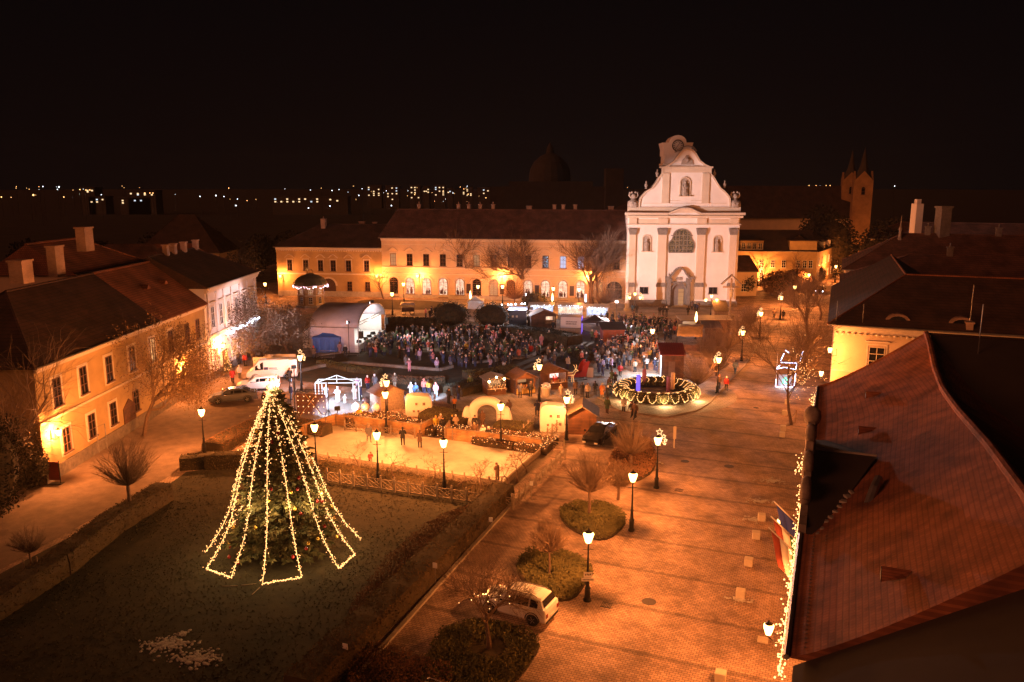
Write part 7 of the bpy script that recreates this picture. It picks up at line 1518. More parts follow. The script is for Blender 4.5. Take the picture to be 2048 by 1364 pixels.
# ================================================================== vehicles
M_tyre = pm('tyre_rubber', (.02, .02, .02), .8); M_rim = pm('alloy_rim', (.5, .5, .5), .3, .1, metal=.8); M_cglass = pm('car_glass', (.015, .015, .018), .08, .3)
M_taill = pm('tail_lamp_red', (.25, .02, .015), .2); M_headl = pm('head_lamp_clear', (.7, .7, .65), .1)
def car(label, loc, rz, paint, st, W=1.8, wheels=(-1.35, 1.35), wr=.33, sc=1.1, win=(), name='parked_car', cat='car', rails=False, glassf=(), glassr=(), sides=()):
    """st: stations (x, belt z, roof z, half width, bottom z) from rear to front; roof == belt where there is no cabin"""
    t = thing(name, label, cat, (loc[0], loc[1], .03), rz); t.scale = (sc, sc, sc); m = MB(); n = 12
    def sec(x, zb, zr, hw, z0):
        cab = zr - zb > .12; rw = hw * (.74 if cab else .9); top = zr
        half = [(hw * .86, z0), (hw * .97, z0 + .12), (hw, z0 + .35), (hw * .985, zb - .06), (hw * .94, zb), (rw if cab else hw * .88, top - (.07 if cab else .0)), (rw * .8, top + (.0 if cab else .02))]
        return [(x, y, z) for y, z in half] + [(x, -y, z) for y, z in reversed(half)]
    rows = [sec(*s) for s in st]; k = len(rows[0])
    for r_ in rows: m.v += r_
    for i in range(len(rows) - 1):
        for j in range(k): m.f.append((i * k + j, i * k + (j + 1) % k, (i + 1) * k + (j + 1) % k, (i + 1) * k + j))
    m.f.append(tuple(range(k))); m.f.append(tuple((len(rows) - 1) * k + j for j in reversed(range(k))))
    b = m.build('body', paint, t, smooth=False); md = b.modifiers.new('b', 'BEVEL'); md.width = .035; md.segments = 2; md.limit_method = 'ANGLE'; md.angle_limit = R(28)
    def at_x(x):
        for s0, s1 in zip(st[:-1], st[1:]):
            if s0[0] <= x <= s1[0]: f = (x - s0[0]) / (s1[0] - s0[0]); return [s0[i] + (s1[i] - s0[i]) * f for i in range(5)]
        return st[0] if x < st[0][0] else st[-1]
    for x0, x1 in sides:
        g_ = MB()
        for s in (-1, 1):
            q = []
            for x, up in ((x0, 0), (x1, 0), (x1, 1), (x0, 1)):
                _, zb, zr, hw, z0 = at_x(x); y = hw * .94 + (hw * .74 - hw * .94) * (.86 if up else .1) ; z = zb + (zr - .07 - zb) * (.86 if up else .1); q.append((x, s * (y + .015), z))
            g_.poly(q)
        o = g_.build('side_window', M_cglass, t); o.modifiers.new('t', 'SOLIDIFY').thickness = .012
    for nm, (xa, xb) in (('windscreen', glassf), ('rear_window', glassr)):
        a, b2 = at_x(xa), at_x(xb); g_ = MB(); q = []
        for s_, f in ((a, .74 if a[2] - a[1] > .12 else .86), (b2, .74 if b2[2] - b2[1] > .12 else .86)): q.append((s_[0], s_[3] * f * .93, s_[2])); 
        dx = (q[1][0] - q[0][0]); dz = q[1][2] - q[0][2]; L = math.hypot(dx, dz); nx, nz = abs(dz) / L * (1 if nm == 'windscreen' else -1) * .035, abs(dx) / L * .035
        p0, p1 = q; e = lambda p, f: (p[0], p[1] * f, p[2]); lo, hi = .08, .92
        A_ = [p0[i] + (p1[i] - p0[i]) * lo for i in range(3)]; B_ = [p0[i] + (p1[i] - p0[i]) * hi for i in range(3)]
        g_.poly([(A_[0] + nx, A_[1], A_[2] + nz), (A_[0] + nx, -A_[1], A_[2] + nz), (B_[0] + nx, -B_[1], B_[2] + nz), (B_[0] + nx, B_[1], B_[2] + nz)])
        o = g_.build(nm, M_cglass, t); o.modifiers.new('t', 'SOLIDIFY').thickness = .012
    for x in wheels:
        for s in (-1, 1):
            hw = at_x(x)[3]; arch = MB(); arch.tube([(x + (wr + .07) * math.cos(a), s * (hw - .005), wr + (wr + .07) * math.sin(a)) for a in [k_ * math.pi / 10 for k_ in range(11)]], .035, 5); arch.build('wheel_arch', M_tyre, t)
            wm = MB(); wm.lathe([(.19, -.12), (wr - .03, -.12), (wr, -.08), (wr, .08), (wr - .03, .12), (.19, .12)], (0, 0, 0), 20); wo = wm.build('wheel', M_tyre, t, loc=(x, s * (hw - .1), wr), rot=(math.pi / 2, 0, 0))
            rm = MB(); rm.lathe([(.21, -.11), (.21, .11)], (0, 0, 0), 16)
            for k_ in range(5): a = k_ * 1.2566; [rm.tube([(.03 * math.cos(a), .03 * math.sin(a), z), (.2 * math.cos(a), .2 * math.sin(a), z)], .03, 4) for z in (-.1, .1)]
            rm.build('rim', M_rim, wo)
    fx, rx = st[-1], st[0]
    for s in (-1, 1):
        MB().box((fx[0] - .05, s * fx[3] * .78, fx[1] - .14), (.16, .3, .14)).build('headlight', M_headl, t); MB().box((rx[0] + .05, s * rx[3] * .86, rx[1] - .12), (.16, .2, .22)).build('tail_light', M_taill, t)
        mx = at_x(glassf[0] if glassf[0] < glassf[1] else glassf[1]); MB().box((glassf[0] if glassf[0] > glassf[1] else glassf[1] - .1, s * (mx[3] + .1), mx[1] + .08), (.14, .18, .14)).build('mirror', paint, t)
    MB().box((rx[0] - .01, 0, .55), (.03, .5, .12)).build('number_plate', M_white, t)
    bl = MB()
    bl.rng(rx[0] - .02, rx[0] + .12, -rx[3] * .95, rx[3] * .95, .28, .42); bl.rng(fx[0] - .12, fx[0] + .02, -fx[3] * .9, fx[3] * .9, .28, .42); bl.build('bumper_trim', M_tyre, t)
    if rails: r__ = MB(); [r__.tube([(-1.5, s * .58, 1.62), (-1.3, s * .58, 1.70), (.4, s * .58, 1.70), (.55, s * .58, 1.62)], .022, 4) for s in (-1, 1)]; r__.build('roof_rail', M_tin, t)
    return t
P_white = pm('white_car_paint', (.75, .74, .72), .22, .03); P_grey = pm('grey_car_paint', (.20, .21, .24), .22, .06, metal=.5); P_black = pm('black_car_paint', (.02, .018, .018), .15, .1); P_silver = pm('silver_car_paint', (.4, .36, .32), .3, .05, metal=.5)
suv = [(-2.15, .85, .87, .80, .34), (-2.1, 1.05, 1.07, .88, .28), (-2.0, 1.08, 1.10, .90, .27), (-1.75, 1.08, 1.58, .90, .26), (-1.3, 1.06, 1.66, .91, .25), (-.3, 1.03, 1.68, .91, .25), (.35, 1.01, 1.62, .91, .25), (1.05, 1.0, 1.03, .90, .26), (1.7, .96, .98, .88, .27), (2.05, .86, .88, .80, .3), (2.15, .68, .70, .74, .34)]
car('white off road car parked at the hedge, seen from its rear corner', Vector((.35, 41.8, 0)), R(152), P_white, suv, wheels=(-1.33, 1.33), wr=.37, sides=((-1.62, -1.15), (-1.05, -.25), (-.15, .72)), glassf=(.4, 1.0), glassr=(-1.98, -1.78), rails=True, sc=1.0)
sedan = [(-2.35, .78, .80, .74, .32), (-2.3, .98, 1.0, .84, .28), (-1.75, 1.02, 1.04, .88, .25), (-1.0, 1.0, 1.38, .89, .23), (-.3, .97, 1.44, .9, .22), (.35, .94, 1.40, .9, .22), (1.15, .9, .92, .89, .23), (1.9, .82, .84, .86, .25), (2.25, .68, .70, .78, .28), (2.35, .55, .57, .7, .32)]
car('grey saloon car, nearest of the three vehicles left of the fir tree top', P(467, 803), R(197), P_grey, sedan, wheels=(-1.38, 1.42), sides=((-1.45, -.95), (-.88, -.15), (-.08, .75)), glassf=(.4, 1.1), glassr=(-1.7, -1.05), sc=1.12)
estate = [(-2.25, .80, .82, .76, .32), (-2.2, 1.0, 1.02, .84, .26), (-1.95, 1.02, 1.40, .86, .24), (-1.2, 1.0, 1.47, .88, .22), (-.2, .97, 1.48, .88, .22), (.35, .95, 1.43, .88, .22), (1.05, .92, .94, .87, .23), (1.75, .84, .86, .84, .25), (2.15, .68, .70, .76, .28)]
car('white estate car between the grey saloon and the white van', P(517, 779), R(192), P_white, estate, wheels=(-1.3, 1.35), sides=((-1.8, -1.15), (-1.05, -.25), (-.18, .72)), glassf=(.4, 1.0), glassr=(-2.18, -1.98), sc=1.12)
vanst = [(-2.9, 1.0, 2.15, .92, .32), (-2.85, 1.1, 2.3, .98, .3), (-1.5, 1.15, 2.36, .99, .3), (.6, 1.15, 2.36, .99, .3), (1.35, 1.15, 2.28, .98, .3), (2.05, 1.12, 1.42, .96, .3), (2.5, 1.0, 1.02, .92, .3), (2.75, .8, .82, .86, .32)]
v_ = car('white panel van with a dark logo on its side, parked by the plywood screen', P(545, 757), R(190), P_white, vanst, wheels=(-1.75, 1.75), wr=.36, sides=((.85, 1.75),), glassf=(1.42, 2.0), glassr=(-2.89, -2.86), sc=1.1, name='parked_van', cat='van')
# logo: a dark square mark, a line of small lettering and an underline, on the side that faces the square
m = MB(); y = .985; m.v = []
m.rng(.3, .75, y, y + .012, 1.25, 1.55); m.rng(-.75, .2, y, y + .012, 1.22, 1.26)
[m.rng(.12 - k * .11, .19 - k * .11, y, y + .012, 1.36, 1.46) for k in range(8)]
lg = m.build('logo', pm('navy_print', (.04, .04, .12), .4), v_)
car('dark car parked nose out beside the plank hut', P(1199, 880), R(243), P_black, sedan, wheels=(-1.38, 1.42), sides=((-1.45, -.95), (-.88, -.15), (-.08, .75)), glassf=(.4, 1.1), glassr=(-1.7, -1.05), sc=1.08)
car('car cut by the bottom edge between hedge and shrub bed', P(862, 1452), R(152), P_silver, estate, wheels=(-1.3, 1.35), sides=((-1.8, -1.15), (-1.05, -.25), (-.18, .72)), glassf=(.4, 1.0), glassr=(-2.18, -1.98), sc=1.1, rails=True)
car('pale car under the lamp before the dormered ochre house', P(1521, 570), R(175), P_silver, estate, wheels=(-1.3, 1.35), sides=((-1.8, -1.15), (-1.05, -.25), (-.18, .72)), glassf=(.4, 1.0), glassr=(-2.18, -1.98), sc=1.15)
fc = car('car with lit lamps at the far end of the street', P(1640, 586), R(-115), P_black, sedan, wheels=(-1.38, 1.42), sides=((-1.45, -.95), (-.88, -.15)), glassf=(.4, 1.1), glassr=(-1.7, -1.05), sc=1.2)
m = MB(); [m.ball((2.4, s, .6), .14, 6) for s in (-.6, .6)]; m.build('lit_headlamps', M_cold, fc)
# ================================================================== people
SKIN = pm('skin', (.55, .33, .24), .6, .1)
def bones(pose, h):
    s = h / 1.75; st, ar, bend = pose; J = {}
    J['pel'] = Vector((0, 0, .95)); J['ch'] = Vector((0, -.02 - bend * .25, 1.30 - bend * .05)); J['nk'] = Vector((0, -.03 - bend * .38, 1.47 - bend * .1)); J['hd'] = Vector((0, -.05 - bend * .45, 1.63 - bend * .13)); J['tp'] = Vector((0, -.04 - bend * .47, 1.74 - bend * .13))
    for sg, n in ((-1, 'l'), (1, 'r')):
        f = st * sg; J['hp' + n] = Vector((.10 * sg, 0, .92)); J['kn' + n] = Vector((.11 * sg, -.04 - .16 * f, .50)); J['an' + n] = Vector((.11 * sg, .02 - .34 * f if f > 0 else .02 - .30 * f, .09)); J['to' + n] = J['an' + n] + Vector((.02 * sg, -.17, -.05))
        J['sh' + n] = Vector((.20 * sg, J['ch'].y, 1.40 - bend * .08)); a = ar if isinstance(ar, str) else ar
        if a == 'down': el, ha = Vector((.27 * sg, J['ch'].y + .03 + .1 * f, 1.12)), Vector((.26 * sg, J['ch'].y - .08 + .16 * f, .86))
        elif a == 'fold': el, ha = Vector((.29 * sg, J['ch'].y - .04, 1.13)), Vector((.08 * sg, J['ch'].y - .28, 1.18))
        elif a == 'phone': el, ha = (Vector((.26 * sg, J['ch'].y - .16, 1.2)), Vector((.08 * sg, J['ch'].y - .36, 1.42)))
        elif a == 'one': el, ha = (Vector((.27 * sg, J['ch'].y - .14, 1.2)), Vector((.16 * sg, J['ch'].y - .34, 1.45))) if sg > 0 else (Vector((.27 * sg, J['ch'].y + .03, 1.12)), Vector((.25 * sg, J['ch'].y - .08, .86)))
        J['el' + n] = el; J['ha' + n] = ha; J['fi' + n] = ha + (ha - el).normalized() * .15
    for k in J: J[k] = J[k] * s
    return J
def body_mesh(pose, h, coat_len, mats, hat, stout=1.0):
    J = bones(pose, h); s = h / 1.75
    ch = [('pel', 'ch', 'nk', 'hd', 'tp')] ; V = []; idx = {}; E = []; rad = {'pel': .155 * stout, 'ch': .165 * stout, 'nk': .065, 'hd': .10, 'tp': .075, 'hpl': .10, 'hpr': .10, 'knl': .068, 'knr': .068, 'anl': .05, 'anr': .05, 'tol': .04, 'tor': .04, 'shl': .08, 'shr': .08, 'ell': .062, 'elr': .062, 'hal': .042, 'har': .042, 'fil': .026, 'fir': .026}
    for k, p in J.items(): idx[k] = len(V); V.append(p)
    for a, b in (('pel', 'ch'), ('ch', 'nk'), ('nk', 'hd'), ('hd', 'tp'), ('pel', 'hpl'), ('pel', 'hpr'), ('hpl', 'knl'), ('hpr', 'knr'), ('knl', 'anl'), ('knr', 'anr'), ('anl', 'tol'), ('anr', 'tor'), ('ch', 'shl'), ('ch', 'shr'), ('shl', 'ell'), ('shr', 'elr'), ('ell', 'hal'), ('elr', 'har'), ('hal', 'fil'), ('har', 'fir')): E.append((idx[a], idx[b]))
    me = bpy.data.meshes.new('body'); me.from_pydata(V, E, []); o = bpy.data.objects.new('tmp', me); C.objects.link(o); md = o.modifiers.new('s', 'SKIN'); md.use_smooth_shade = True
    for k, i in idx.items(): d = me.skin_vertices[0].data[i]; d.radius = (rad[k] * s,) * 2; d.use_root = (k == 'pel')
    bpy.context.view_layer.update(); ev = o.evaluated_get(bpy.context.evaluated_depsgraph_get()); m2 = bpy.data.meshes.new_from_object(ev); bpy.data.objects.remove(o)
    m2.name = 'body'; m2.materials.clear(); [m2.materials.append(x) for x in mats]       # coat, trousers, skin, hair/hat, shoes
    segs = [('pel', 'ch', 0), ('ch', 'nk', 0), ('nk', 'hd', 2), ('hd', 'tp', 3), ('hpl', 'knl', 1), ('hpr', 'knr', 1), ('knl', 'anl', 1), ('knr', 'anr', 1), ('anl', 'tol', 4), ('anr', 'tor', 4), ('shl', 'ell', 0), ('shr', 'elr', 0), ('ell', 'hal', 0), ('elr', 'har', 0), ('hal', 'fil', 2), ('har', 'fir', 2), ('ch', 'shl', 0), ('ch', 'shr', 0)]
    for f in m2.polygons:
        c = Vector(f.center); best = 9; mi = 0
        for a, b, k in segs:
            A, B = J[a], J[b]; t = max(0, min(1, (c - A).dot(B - A) / (B - A).length_squared)); dd = (A + (B - A) * t - c).length
            if dd < best: best, mi = dd, k
        if mi == 2 and c.z > J['nk'].z + .02 and c.y > J['hd'].y + .02: mi = 3
        f.material_index = mi; f.use_smooth = True
    # coat skirt: part of the same mesh data
    bm = bmesh.new(); bm.from_mesh(m2); n = 12; rows = []
    zt, zb = J['pel'].z + .12 * s, J['pel'].z - coat_len * s
    for z, r_ in ((zt, .165 * stout), ((zt + zb) / 2, .185 * stout), (zb, .20 * stout)):
        rows.append([bm.verts.new((r_ * s * 1.12 * math.cos(k * 6.2832 / n), r_ * s * .92 * math.sin(k * 6.2832 / n), z)) for k in range(n)])
    for i in range(2):
        for k in range(n): f = bm.faces.new((rows[i][k], rows[i + 1][k], rows[i + 1][(k + 1) % n], rows[i][(k + 1) % n])); f.material_index = 0; f.smooth = True
    # face: nose, eyes, ears, and a hat or hair shell
    hd = J['hd']
    def lump(c, r, mi, nn=6, sz=1.0):
        rows = []; m_ = 4
        for i in range(m_ + 1):
            a = math.pi * i / m_; rows.append([bm.verts.new((c.x + r * math.sin(a) * math.cos(k * 6.2832 / nn), c.y + r * math.sin(a) * math.sin(k * 6.2832 / nn), c.z - r * sz * math.cos(a))) for k in range(nn)] if 0 < i < m_ else [bm.verts.new((c.x, c.y, c.z - r * sz * math.cos(a)))])
        for i in range(m_):
            for k in range(nn):
                k2 = (k + 1) % nn; A, B = rows[i], rows[i + 1]; vs = []
                for v in ((A[k % len(A)]), (A[k2 % len(A)]), (B[k2 % len(B)]), (B[k % len(B)])):
                    if v not in vs: vs.append(v)
                if len(vs) > 2: f = bm.faces.new(vs); f.material_index = mi; f.smooth = True
    lump(hd + Vector((0, -.095, .0)) * s, .018 * s, 2, 5); [lump(hd + Vector((x, 0, 0)) * s, .022 * s, 2, 5) for x in (-.1, .1)]; [lump(hd + Vector((x, -.088, .025)) * s, .011 * s, 4, 5) for x in (-.035, .035)]
    lump(hd + Vector((0, .012, .05)) * s, (.118 if hat else .108) * s, 3, 10, 1.0)
    if hat == 'pompom': lump(hd + Vector((0, .01, .2)) * s, .045 * s, 3, 6)
    bm.to_mesh(m2); bm.free(); return m2
POSES = [(0, 'down', 0), (.25, 'down', .05), (0, 'fold', 0), (.1, 'phone', 0), (1.0, 'down', .15), (0, 'one', 0), (.15, 'fold', .2), (.7, 'one', .05)]
CL = {'black': (.025, .023, .025), 'navy': (.035, .04, .09), 'grey': (.16, .16, .18), 'brown': (.14, .08, .05), 'red': (.50, .04, .035), 'pink': (.6, .25, .3), 'white': (.65, .62, .62), 'yellow': (.6, .40, .06), 'orange': (.6, .2, .05), 'blue': (.06, .16, .42), 'green': (.10, .16, .08), 'teal': (.10, .24, .24), 'beige': (.45, .34, .24), 'lilac': (.45, .33, .5), 'coral': (.62, .18, .14), 'pale blue': (.35, .45, .6)}
def cl(c): return pm('cloth_' + c.replace(' ', '_'), CL[c], .85, .15, 6)
BODY = {}
def person(pos, rz, coat='black', legs='navy', hat='black', label='', pose=0, h=1.72, group=None, clen=.12, hk=None):
    key = (coat, legs, hat, pose, round(clen, 2), hk, round(h, 1))
    if key not in BODY: BODY[key] = body_mesh(POSES[pose], h, clen, [cl(coat), cl(legs), SKIN, cl(hat), cl('black')], hk)
    o = bpy.data.objects.new('person', BODY[key]); C.objects.link(o); o.location = (pos.x, pos.y, .045); o.rotation_euler = (0, 0, rz); tag(o, label, 'person', group); return o
def face_to(p, q): d = q - p; return math.atan2(d.y, d.x) + math.pi / 2
TAKEN = []
def free(p, d=.5):
    for q in TAKEN:
        if (q - p).length < d: return False
    TAKEN.append(p.copy()); return True
# single figures one can point to:  u, v (feet), look-at (u,v), coat, trousers, hat, pose, height, coat length, label
PPL = [
 (1470, 748, 1560, 700, 'pale blue', 'blue', 'grey', 4, 1.75, .2, 'person in pale blue coat walking up the street right of the star lamp'),
 (1452, 782, 1430, 900, 'red', 'black', 'white', 1, 1.7, .1, 'person in red jacket and white hat standing right of the star lamp'),
 (1437, 778, 1452, 790, 'brown', 'black', 'orange', 0, 1.7, .1, 'person in brown with an orange hat behind the star lamp post'),
 (1548, 636, 1600, 500, 'brown', 'black', 'black', 4, 1.75, .2, 'walker in the far street, left of the pair'), (1566, 640, 1600, 500, 'black', 'black', 'black', 0, 1.75, .3, 'darker walker in the far street, right of the pair'),
 (1240, 755, 1320, 640, 'red', 'black', 'black', 0, 1.75, .15, 'person in a bright red coat standing on the lit ground by the market crowd'),
 (1299, 722, 1200, 800, 'yellow', 'black', 'white', 3, 1.7, .1, 'person in a yellow jacket in front of the red tiled kiosk'),
 (1287, 738, 1350, 740, 'black', 'black', 'white', 3, 1.75, .1, 'dark dressed person with pale cap left of the red tiled kiosk'), (1294, 740, 1200, 700, 'white', 'black', 'brown', 2, 1.7, .1, 'person in white jacket left of the red tiled kiosk'),
 (1310, 742, 1290, 700, 'navy', 'navy', 'white', 1, 1.7, .1, 'person in navy with pale hat close to the cold light strip'), (1316, 745, 1290, 700, 'black', 'navy', 'grey', 0, 1.6, .1, 'dark figure touching the corner of the red tiled kiosk'),
 (1259, 733, 1260, 650, 'grey', 'black', 'brown', 0, 1.75, .1, 'person in grey jacket alone on the lit paving'), (1270, 745, 1150, 700, 'beige', 'black', 'black', 1, 1.6, .1, 'person in beige jacket with a bag beside the lit paving'),
 (1164, 795, 1250, 700, 'black', 'black', 'black', 2, 1.72, .3, 'dark dressed half of the couple standing in the middle of the square'), (1175, 797, 1300, 700, 'beige', 'black', 'brown', 0, 1.75, .15, 'person in a beige coat next to the dark one, middle of the square'),
 (1151, 790, 1100, 700, 'brown', 'black', 'black', 0, 1.7, .2, 'dim brown figure left of the couple in the square'), (1204, 797, 1300, 700, 'orange', 'beige', 'beige', 0, 1.75, .5, 'person in a long pale orange coat left of the wreath'),
 (1190, 790, 1200, 700, 'black', 'black', 'black', 2, 1.6, .1, 'crouched dark figure with a pram left of the wreath'), (1214, 828, 1300, 780, 'green', 'brown', 'brown', 1, 1.8, .4, 'person in a greenish parka at the left edge of the wreath'),
 (1247, 824, 1300, 780, 'white', 'black', 'black', 0, 1.6, .3, 'person in a pale coat looking at the wreath from the front'), (1270, 838, 1200, 860, 'brown', 'black', 'black', 4, 1.8, .4, 'blurred dark walker passing in front of the wreath'), (1264, 834, 1200, 860, 'black', 'black', 'brown', 4, 1.7, .3, 'second dark walker close behind, in front of the wreath'),
 (1074, 835, 1080, 790, 'navy', 'black', 'navy', 2, 1.8, .2, 'dark person beside the white inflatable house, left one'), (1082, 838, 1100, 790, 'black', 'black', 'pink', 1, 1.65, .1, 'person with pale pink hat beside the white inflatable house'),
 (1018, 832, 980, 800, 'brown', 'brown', 'brown', 0, 1.7, .3, 'brown dressed person just right of the white arch'), (965, 853, 950, 800, 'brown', 'brown', 'brown', 0, 1.6, .3, 'dim figure standing inside the white arch'),
 (897, 808, 990, 780, 'black', 'black', 'black', 0, 1.78, .3, 'tall dark person behind the shrub left of the arch'), (917, 800, 990, 780, 'black', 'navy', 'black', 2, 1.7, .2, 'dark person in front of the bulb lit plants left of the arch'), (941, 778, 880, 820, 'green', 'black', 'green', 4, 1.75, .2, 'person in green walking down behind the stall of bulbs'),
 (909, 820, 910, 760, 'orange', 'black', 'black', 6, 1.4, .1, 'small person in an orange jacket bending behind the shrub'),
 (822, 795, 800, 740, 'white', 'white', 'white', 2, 1.7, .3, 'person in white glowing in the cold light, leftmost of the row'), (832, 796, 800, 740, 'blue', 'blue', 'grey', 0, 1.7, .3, 'person in blue next to the white dressed one'),
 (848, 788, 850, 740, 'coral', 'navy', 'coral', 0, 1.75, .15, 'person in a coral jacket in the cold light'), (858, 788, 850, 740, 'yellow', 'navy', 'grey', 0, 1.65, .15, 'person in a yellow jacket right of the coral one'), (872, 795, 850, 740, 'pink', 'pale blue', 'coral', 0, 1.7, .15, 'person in pink and pale blue at the right end of the cold lit row'),
 (836, 799, 845, 740, 'black', 'black', 'black', 6, 1.3, .1, 'small dark crouched figure between the cold lit people'),
 (736, 780, 700, 740, 'red', 'navy', 'white', 0, 1.7, .1, 'person in red with white hat behind the nativity frame'), (750, 778, 700, 740, 'grey', 'grey', 'white', 0, 1.75, .1, 'person in grey with white hat behind the nativity frame'), (715, 782, 700, 800, 'lilac', 'grey', 'grey', 2, 1.6, .2, 'person in lilac near the right post of the nativity frame'), (722, 800, 700, 800, 'navy', 'black', 'navy', 0, 1.75, .4, 'tall navy figure beside the white angel'), (790, 775, 800, 740, 'brown', 'beige', 'beige', 0, 1.7, .3, 'person in brown behind the star lamp and the market hut'),
 (582, 800, 640, 790, 'navy', 'grey', 'white', 0, 1.8, .2, 'person in dark blue at the pole by the white estate car'), (580, 765, 620, 740, 'black', 'black', 'brown', 2, 1.75, .2, 'dark figure behind the van next to the truss'), (528, 815, 600, 790, 'black', 'grey', 'black', 0, 1.6, .2, 'dark person at the rear of the grey saloon car'),
 (466, 766, 480, 720, 'red', 'black', 'brown', 4, 1.75, .3, 'person in dark red walking past the lit shop tree'), (480, 757, 440, 740, 'white', 'grey', 'pale blue', 0, 1.65, .2, 'person in pale coat with a white bag near the shop'), (491, 733, 440, 700, 'red', 'black', 'black', 0, 1.75, .1, 'person in a bright red jacket by the plywood screen'), (479, 730, 440, 700, 'black', 'black', 'black', 0, 1.75, .2, 'dark person left of the red jacket by the plywood screen'),
 (628, 718, 650, 700, 'brown', 'black', 'red', 0, 1.8, .3, 'blurred dark person left of the blue tent'), (680, 708, 700, 700, 'lilac', 'lilac', 'brown', 0, 1.7, .6, 'person in a long lilac coat right of the blue tent'), (691, 715, 680, 700, 'black', 'black', 'white', 4, 1.75, .2, 'dark person with white cap beside the lilac coat'),
 (819, 744, 760, 690, 'pink', 'pink', 'white', 3, 1.72, .6, 'person in a long pink coat raising a phone, front left of the crowd'), (813, 736, 760, 690, 'grey', 'grey', 'brown', 0, 1.75, .5, 'grey coated person beside the long pink coat'), (840, 722, 760, 690, 'lilac', 'grey', 'pink', 0, 1.68, .2, 'person in a lilac jacket at the lower edge of the crowd'), (874, 742, 760, 690, 'lilac', 'grey', 'white', 0, 1.7, .2, 'person in pale lilac with white cap, low centre of the crowd'),
 (902, 735, 850, 690, 'navy', 'grey', 'black', 0, 1.75, .2, 'dark person with grey trousers standing at the terrace edge'), (933, 708, 850, 680, 'yellow', 'black', 'beige', 0, 1.72, .2, 'person in a mustard jacket inside the crowd'), (920, 716, 850, 680, 'beige', 'brown', 'brown', 0, 1.6, .3, 'person in a beige jacket left of the mustard one'), (857, 704, 800, 680, 'coral', 'white', 'white', 2, 1.7, .2, 'person in a coral and white outfit in the crowd left of centre'),
 (1010, 705, 1050, 680, 'green', 'teal', 'green', 3, 1.75, .5, 'person in a green coat pointing, right part of the crowd'), (975, 668, 950, 640, 'red', 'black', 'black', 0, 1.7, .2, 'person in red far back in the crowd under the round bushes'), (1062, 712, 1080, 690, 'red', 'black', 'black', 0, 1.7, .3, 'person in a red jacket at the right end of the crowd'), (1038, 720, 1000, 690, 'coral', 'brown', 'black', 0, 1.7, .3, 'person in a dull coral coat in the right crowd group'),
 (1008, 738, 980, 690, 'navy', 'white', 'navy', 0, 1.75, .1, 'person with pale trousers by the stone terrace, right'), (1020, 732, 980, 690, 'black', 'black', 'white', 0, 1.72, .2, 'dark person with bright white cap by the stone terrace'),
 (1083, 693, 1000, 660, 'pink', 'pink', 'beige', 0, 1.78, .6, 'person in a long pale pink coat on the path right of the crowd'), (1098, 683, 1050, 650, 'beige', 'brown', 'white', 0, 1.7, .5, 'person in a beige coat higher on the path'), (1062, 696, 1020, 670, 'grey', 'grey', 'grey', 0, 1.7, .4, 'grey figure on the path left of the pink coat'),
 (1163, 712, 1150, 650, 'navy', 'navy', 'pale blue', 0, 1.75, .5, 'person in a dark blue coat left of the market crowd'), (1184, 682, 1150, 650, 'green', 'black', 'white', 2, 1.75, .3, 'person in green by the stall right of the white cube'), (1192, 684, 1150, 650, 'coral', 'brown', 'coral', 2, 1.72, .3, 'person in coral by the stall right of the white cube'),
 (1265, 627, 1300, 600, 'blue', 'navy', 'black', 0, 1.78, .15, 'person in a bright blue jacket under the church lamp'), (1273, 627, 1300, 600, 'black', 'black', 'black', 0, 1.75, .2, 'dark person next to the blue jacket under the church lamp'),
 (1319, 631, 1340, 600, 'black', 'black', 'brown', 0, 1.75, .2, 'left one of three people waiting before the church door'), (1326, 632, 1340, 600, 'black', 'black', 'black', 2, 1.75, .2, 'middle one of three people waiting before the church door'), (1333, 632, 1340, 600, 'black', 'black', 'white', 2, 1.75, .2, 'right one of three people before the church door, holding something pale'),
 (1384, 620, 1400, 600, 'brown', 'black', 'black', 0, 1.75, .3, 'person in brown right of the church steps'), (1376, 632, 1390, 600, 'black', 'black', 'black', 2, 1.72, .2, 'dark person before the church steps, behind the torch'),
 (1110, 775, 1100, 760, 'red', 'red', 'red', 0, 1.6, .4, 'red dressed figure beside the bright food hut'), (1122, 795, 1100, 760, 'beige', 'beige', 'beige', 0, 1.5, .5, 'small figure in pale coat at the right of the bright food hut'),
 (719, 838 + 8, 740, 900, 'yellow', 'beige', 'beige', 2, 1.6, .2, 'person in yellow leaning behind the left rink boards'), (872, 864, 880, 900, 'yellow', 'black', 'yellow', 0, 1.6, .4, 'person in a yellow coat behind the rink boards by the gate'), (882, 860, 880, 900, 'beige', 'black', 'white', 0, 1.6, .2, 'person with pale cap right of the yellow coat at the rink gate'),
 (912, 862, 900, 900, 'beige', 'black', 'white', 2, 1.6, .2, 'person in beige behind the right rink boards'), (905, 860, 900, 900, 'black', 'black', 'yellow', 0, 1.5, .2, 'small dark person behind the right rink boards'), (949, 880, 940, 920, 'brown', 'grey', 'beige', 1, 1.7, .3, 'person in brown and grey at the rink gate shrubs'),
 (966, 884, 960, 930, 'white', 'beige', 'white', 6, 1.65, .3, 'person in white leaning over the right rink boards'), (977, 886, 975, 930, 'black', 'black', 'white', 6, 1.6, .2, 'dark person with white cap leaning over the rink boards'), (886, 866, 890, 900, 'black', 'black', 'black', 0, 1.6, .2, 'dark helper standing in the rink gate'),
 (738, 884, 750, 900, 'grey', 'grey', 'beige', 4, 1.7, .4, 'blurred grey skater close to the left back boards'), (806, 892, 800, 850, 'black', 'black', 'black', 2, 1.72, .2, 'dark skater leaning on the back boards'), (840, 897, 845, 860, 'brown', 'black', 'brown', 2, 1.7, .3, 'dark skater at the corner of the rink gate'),
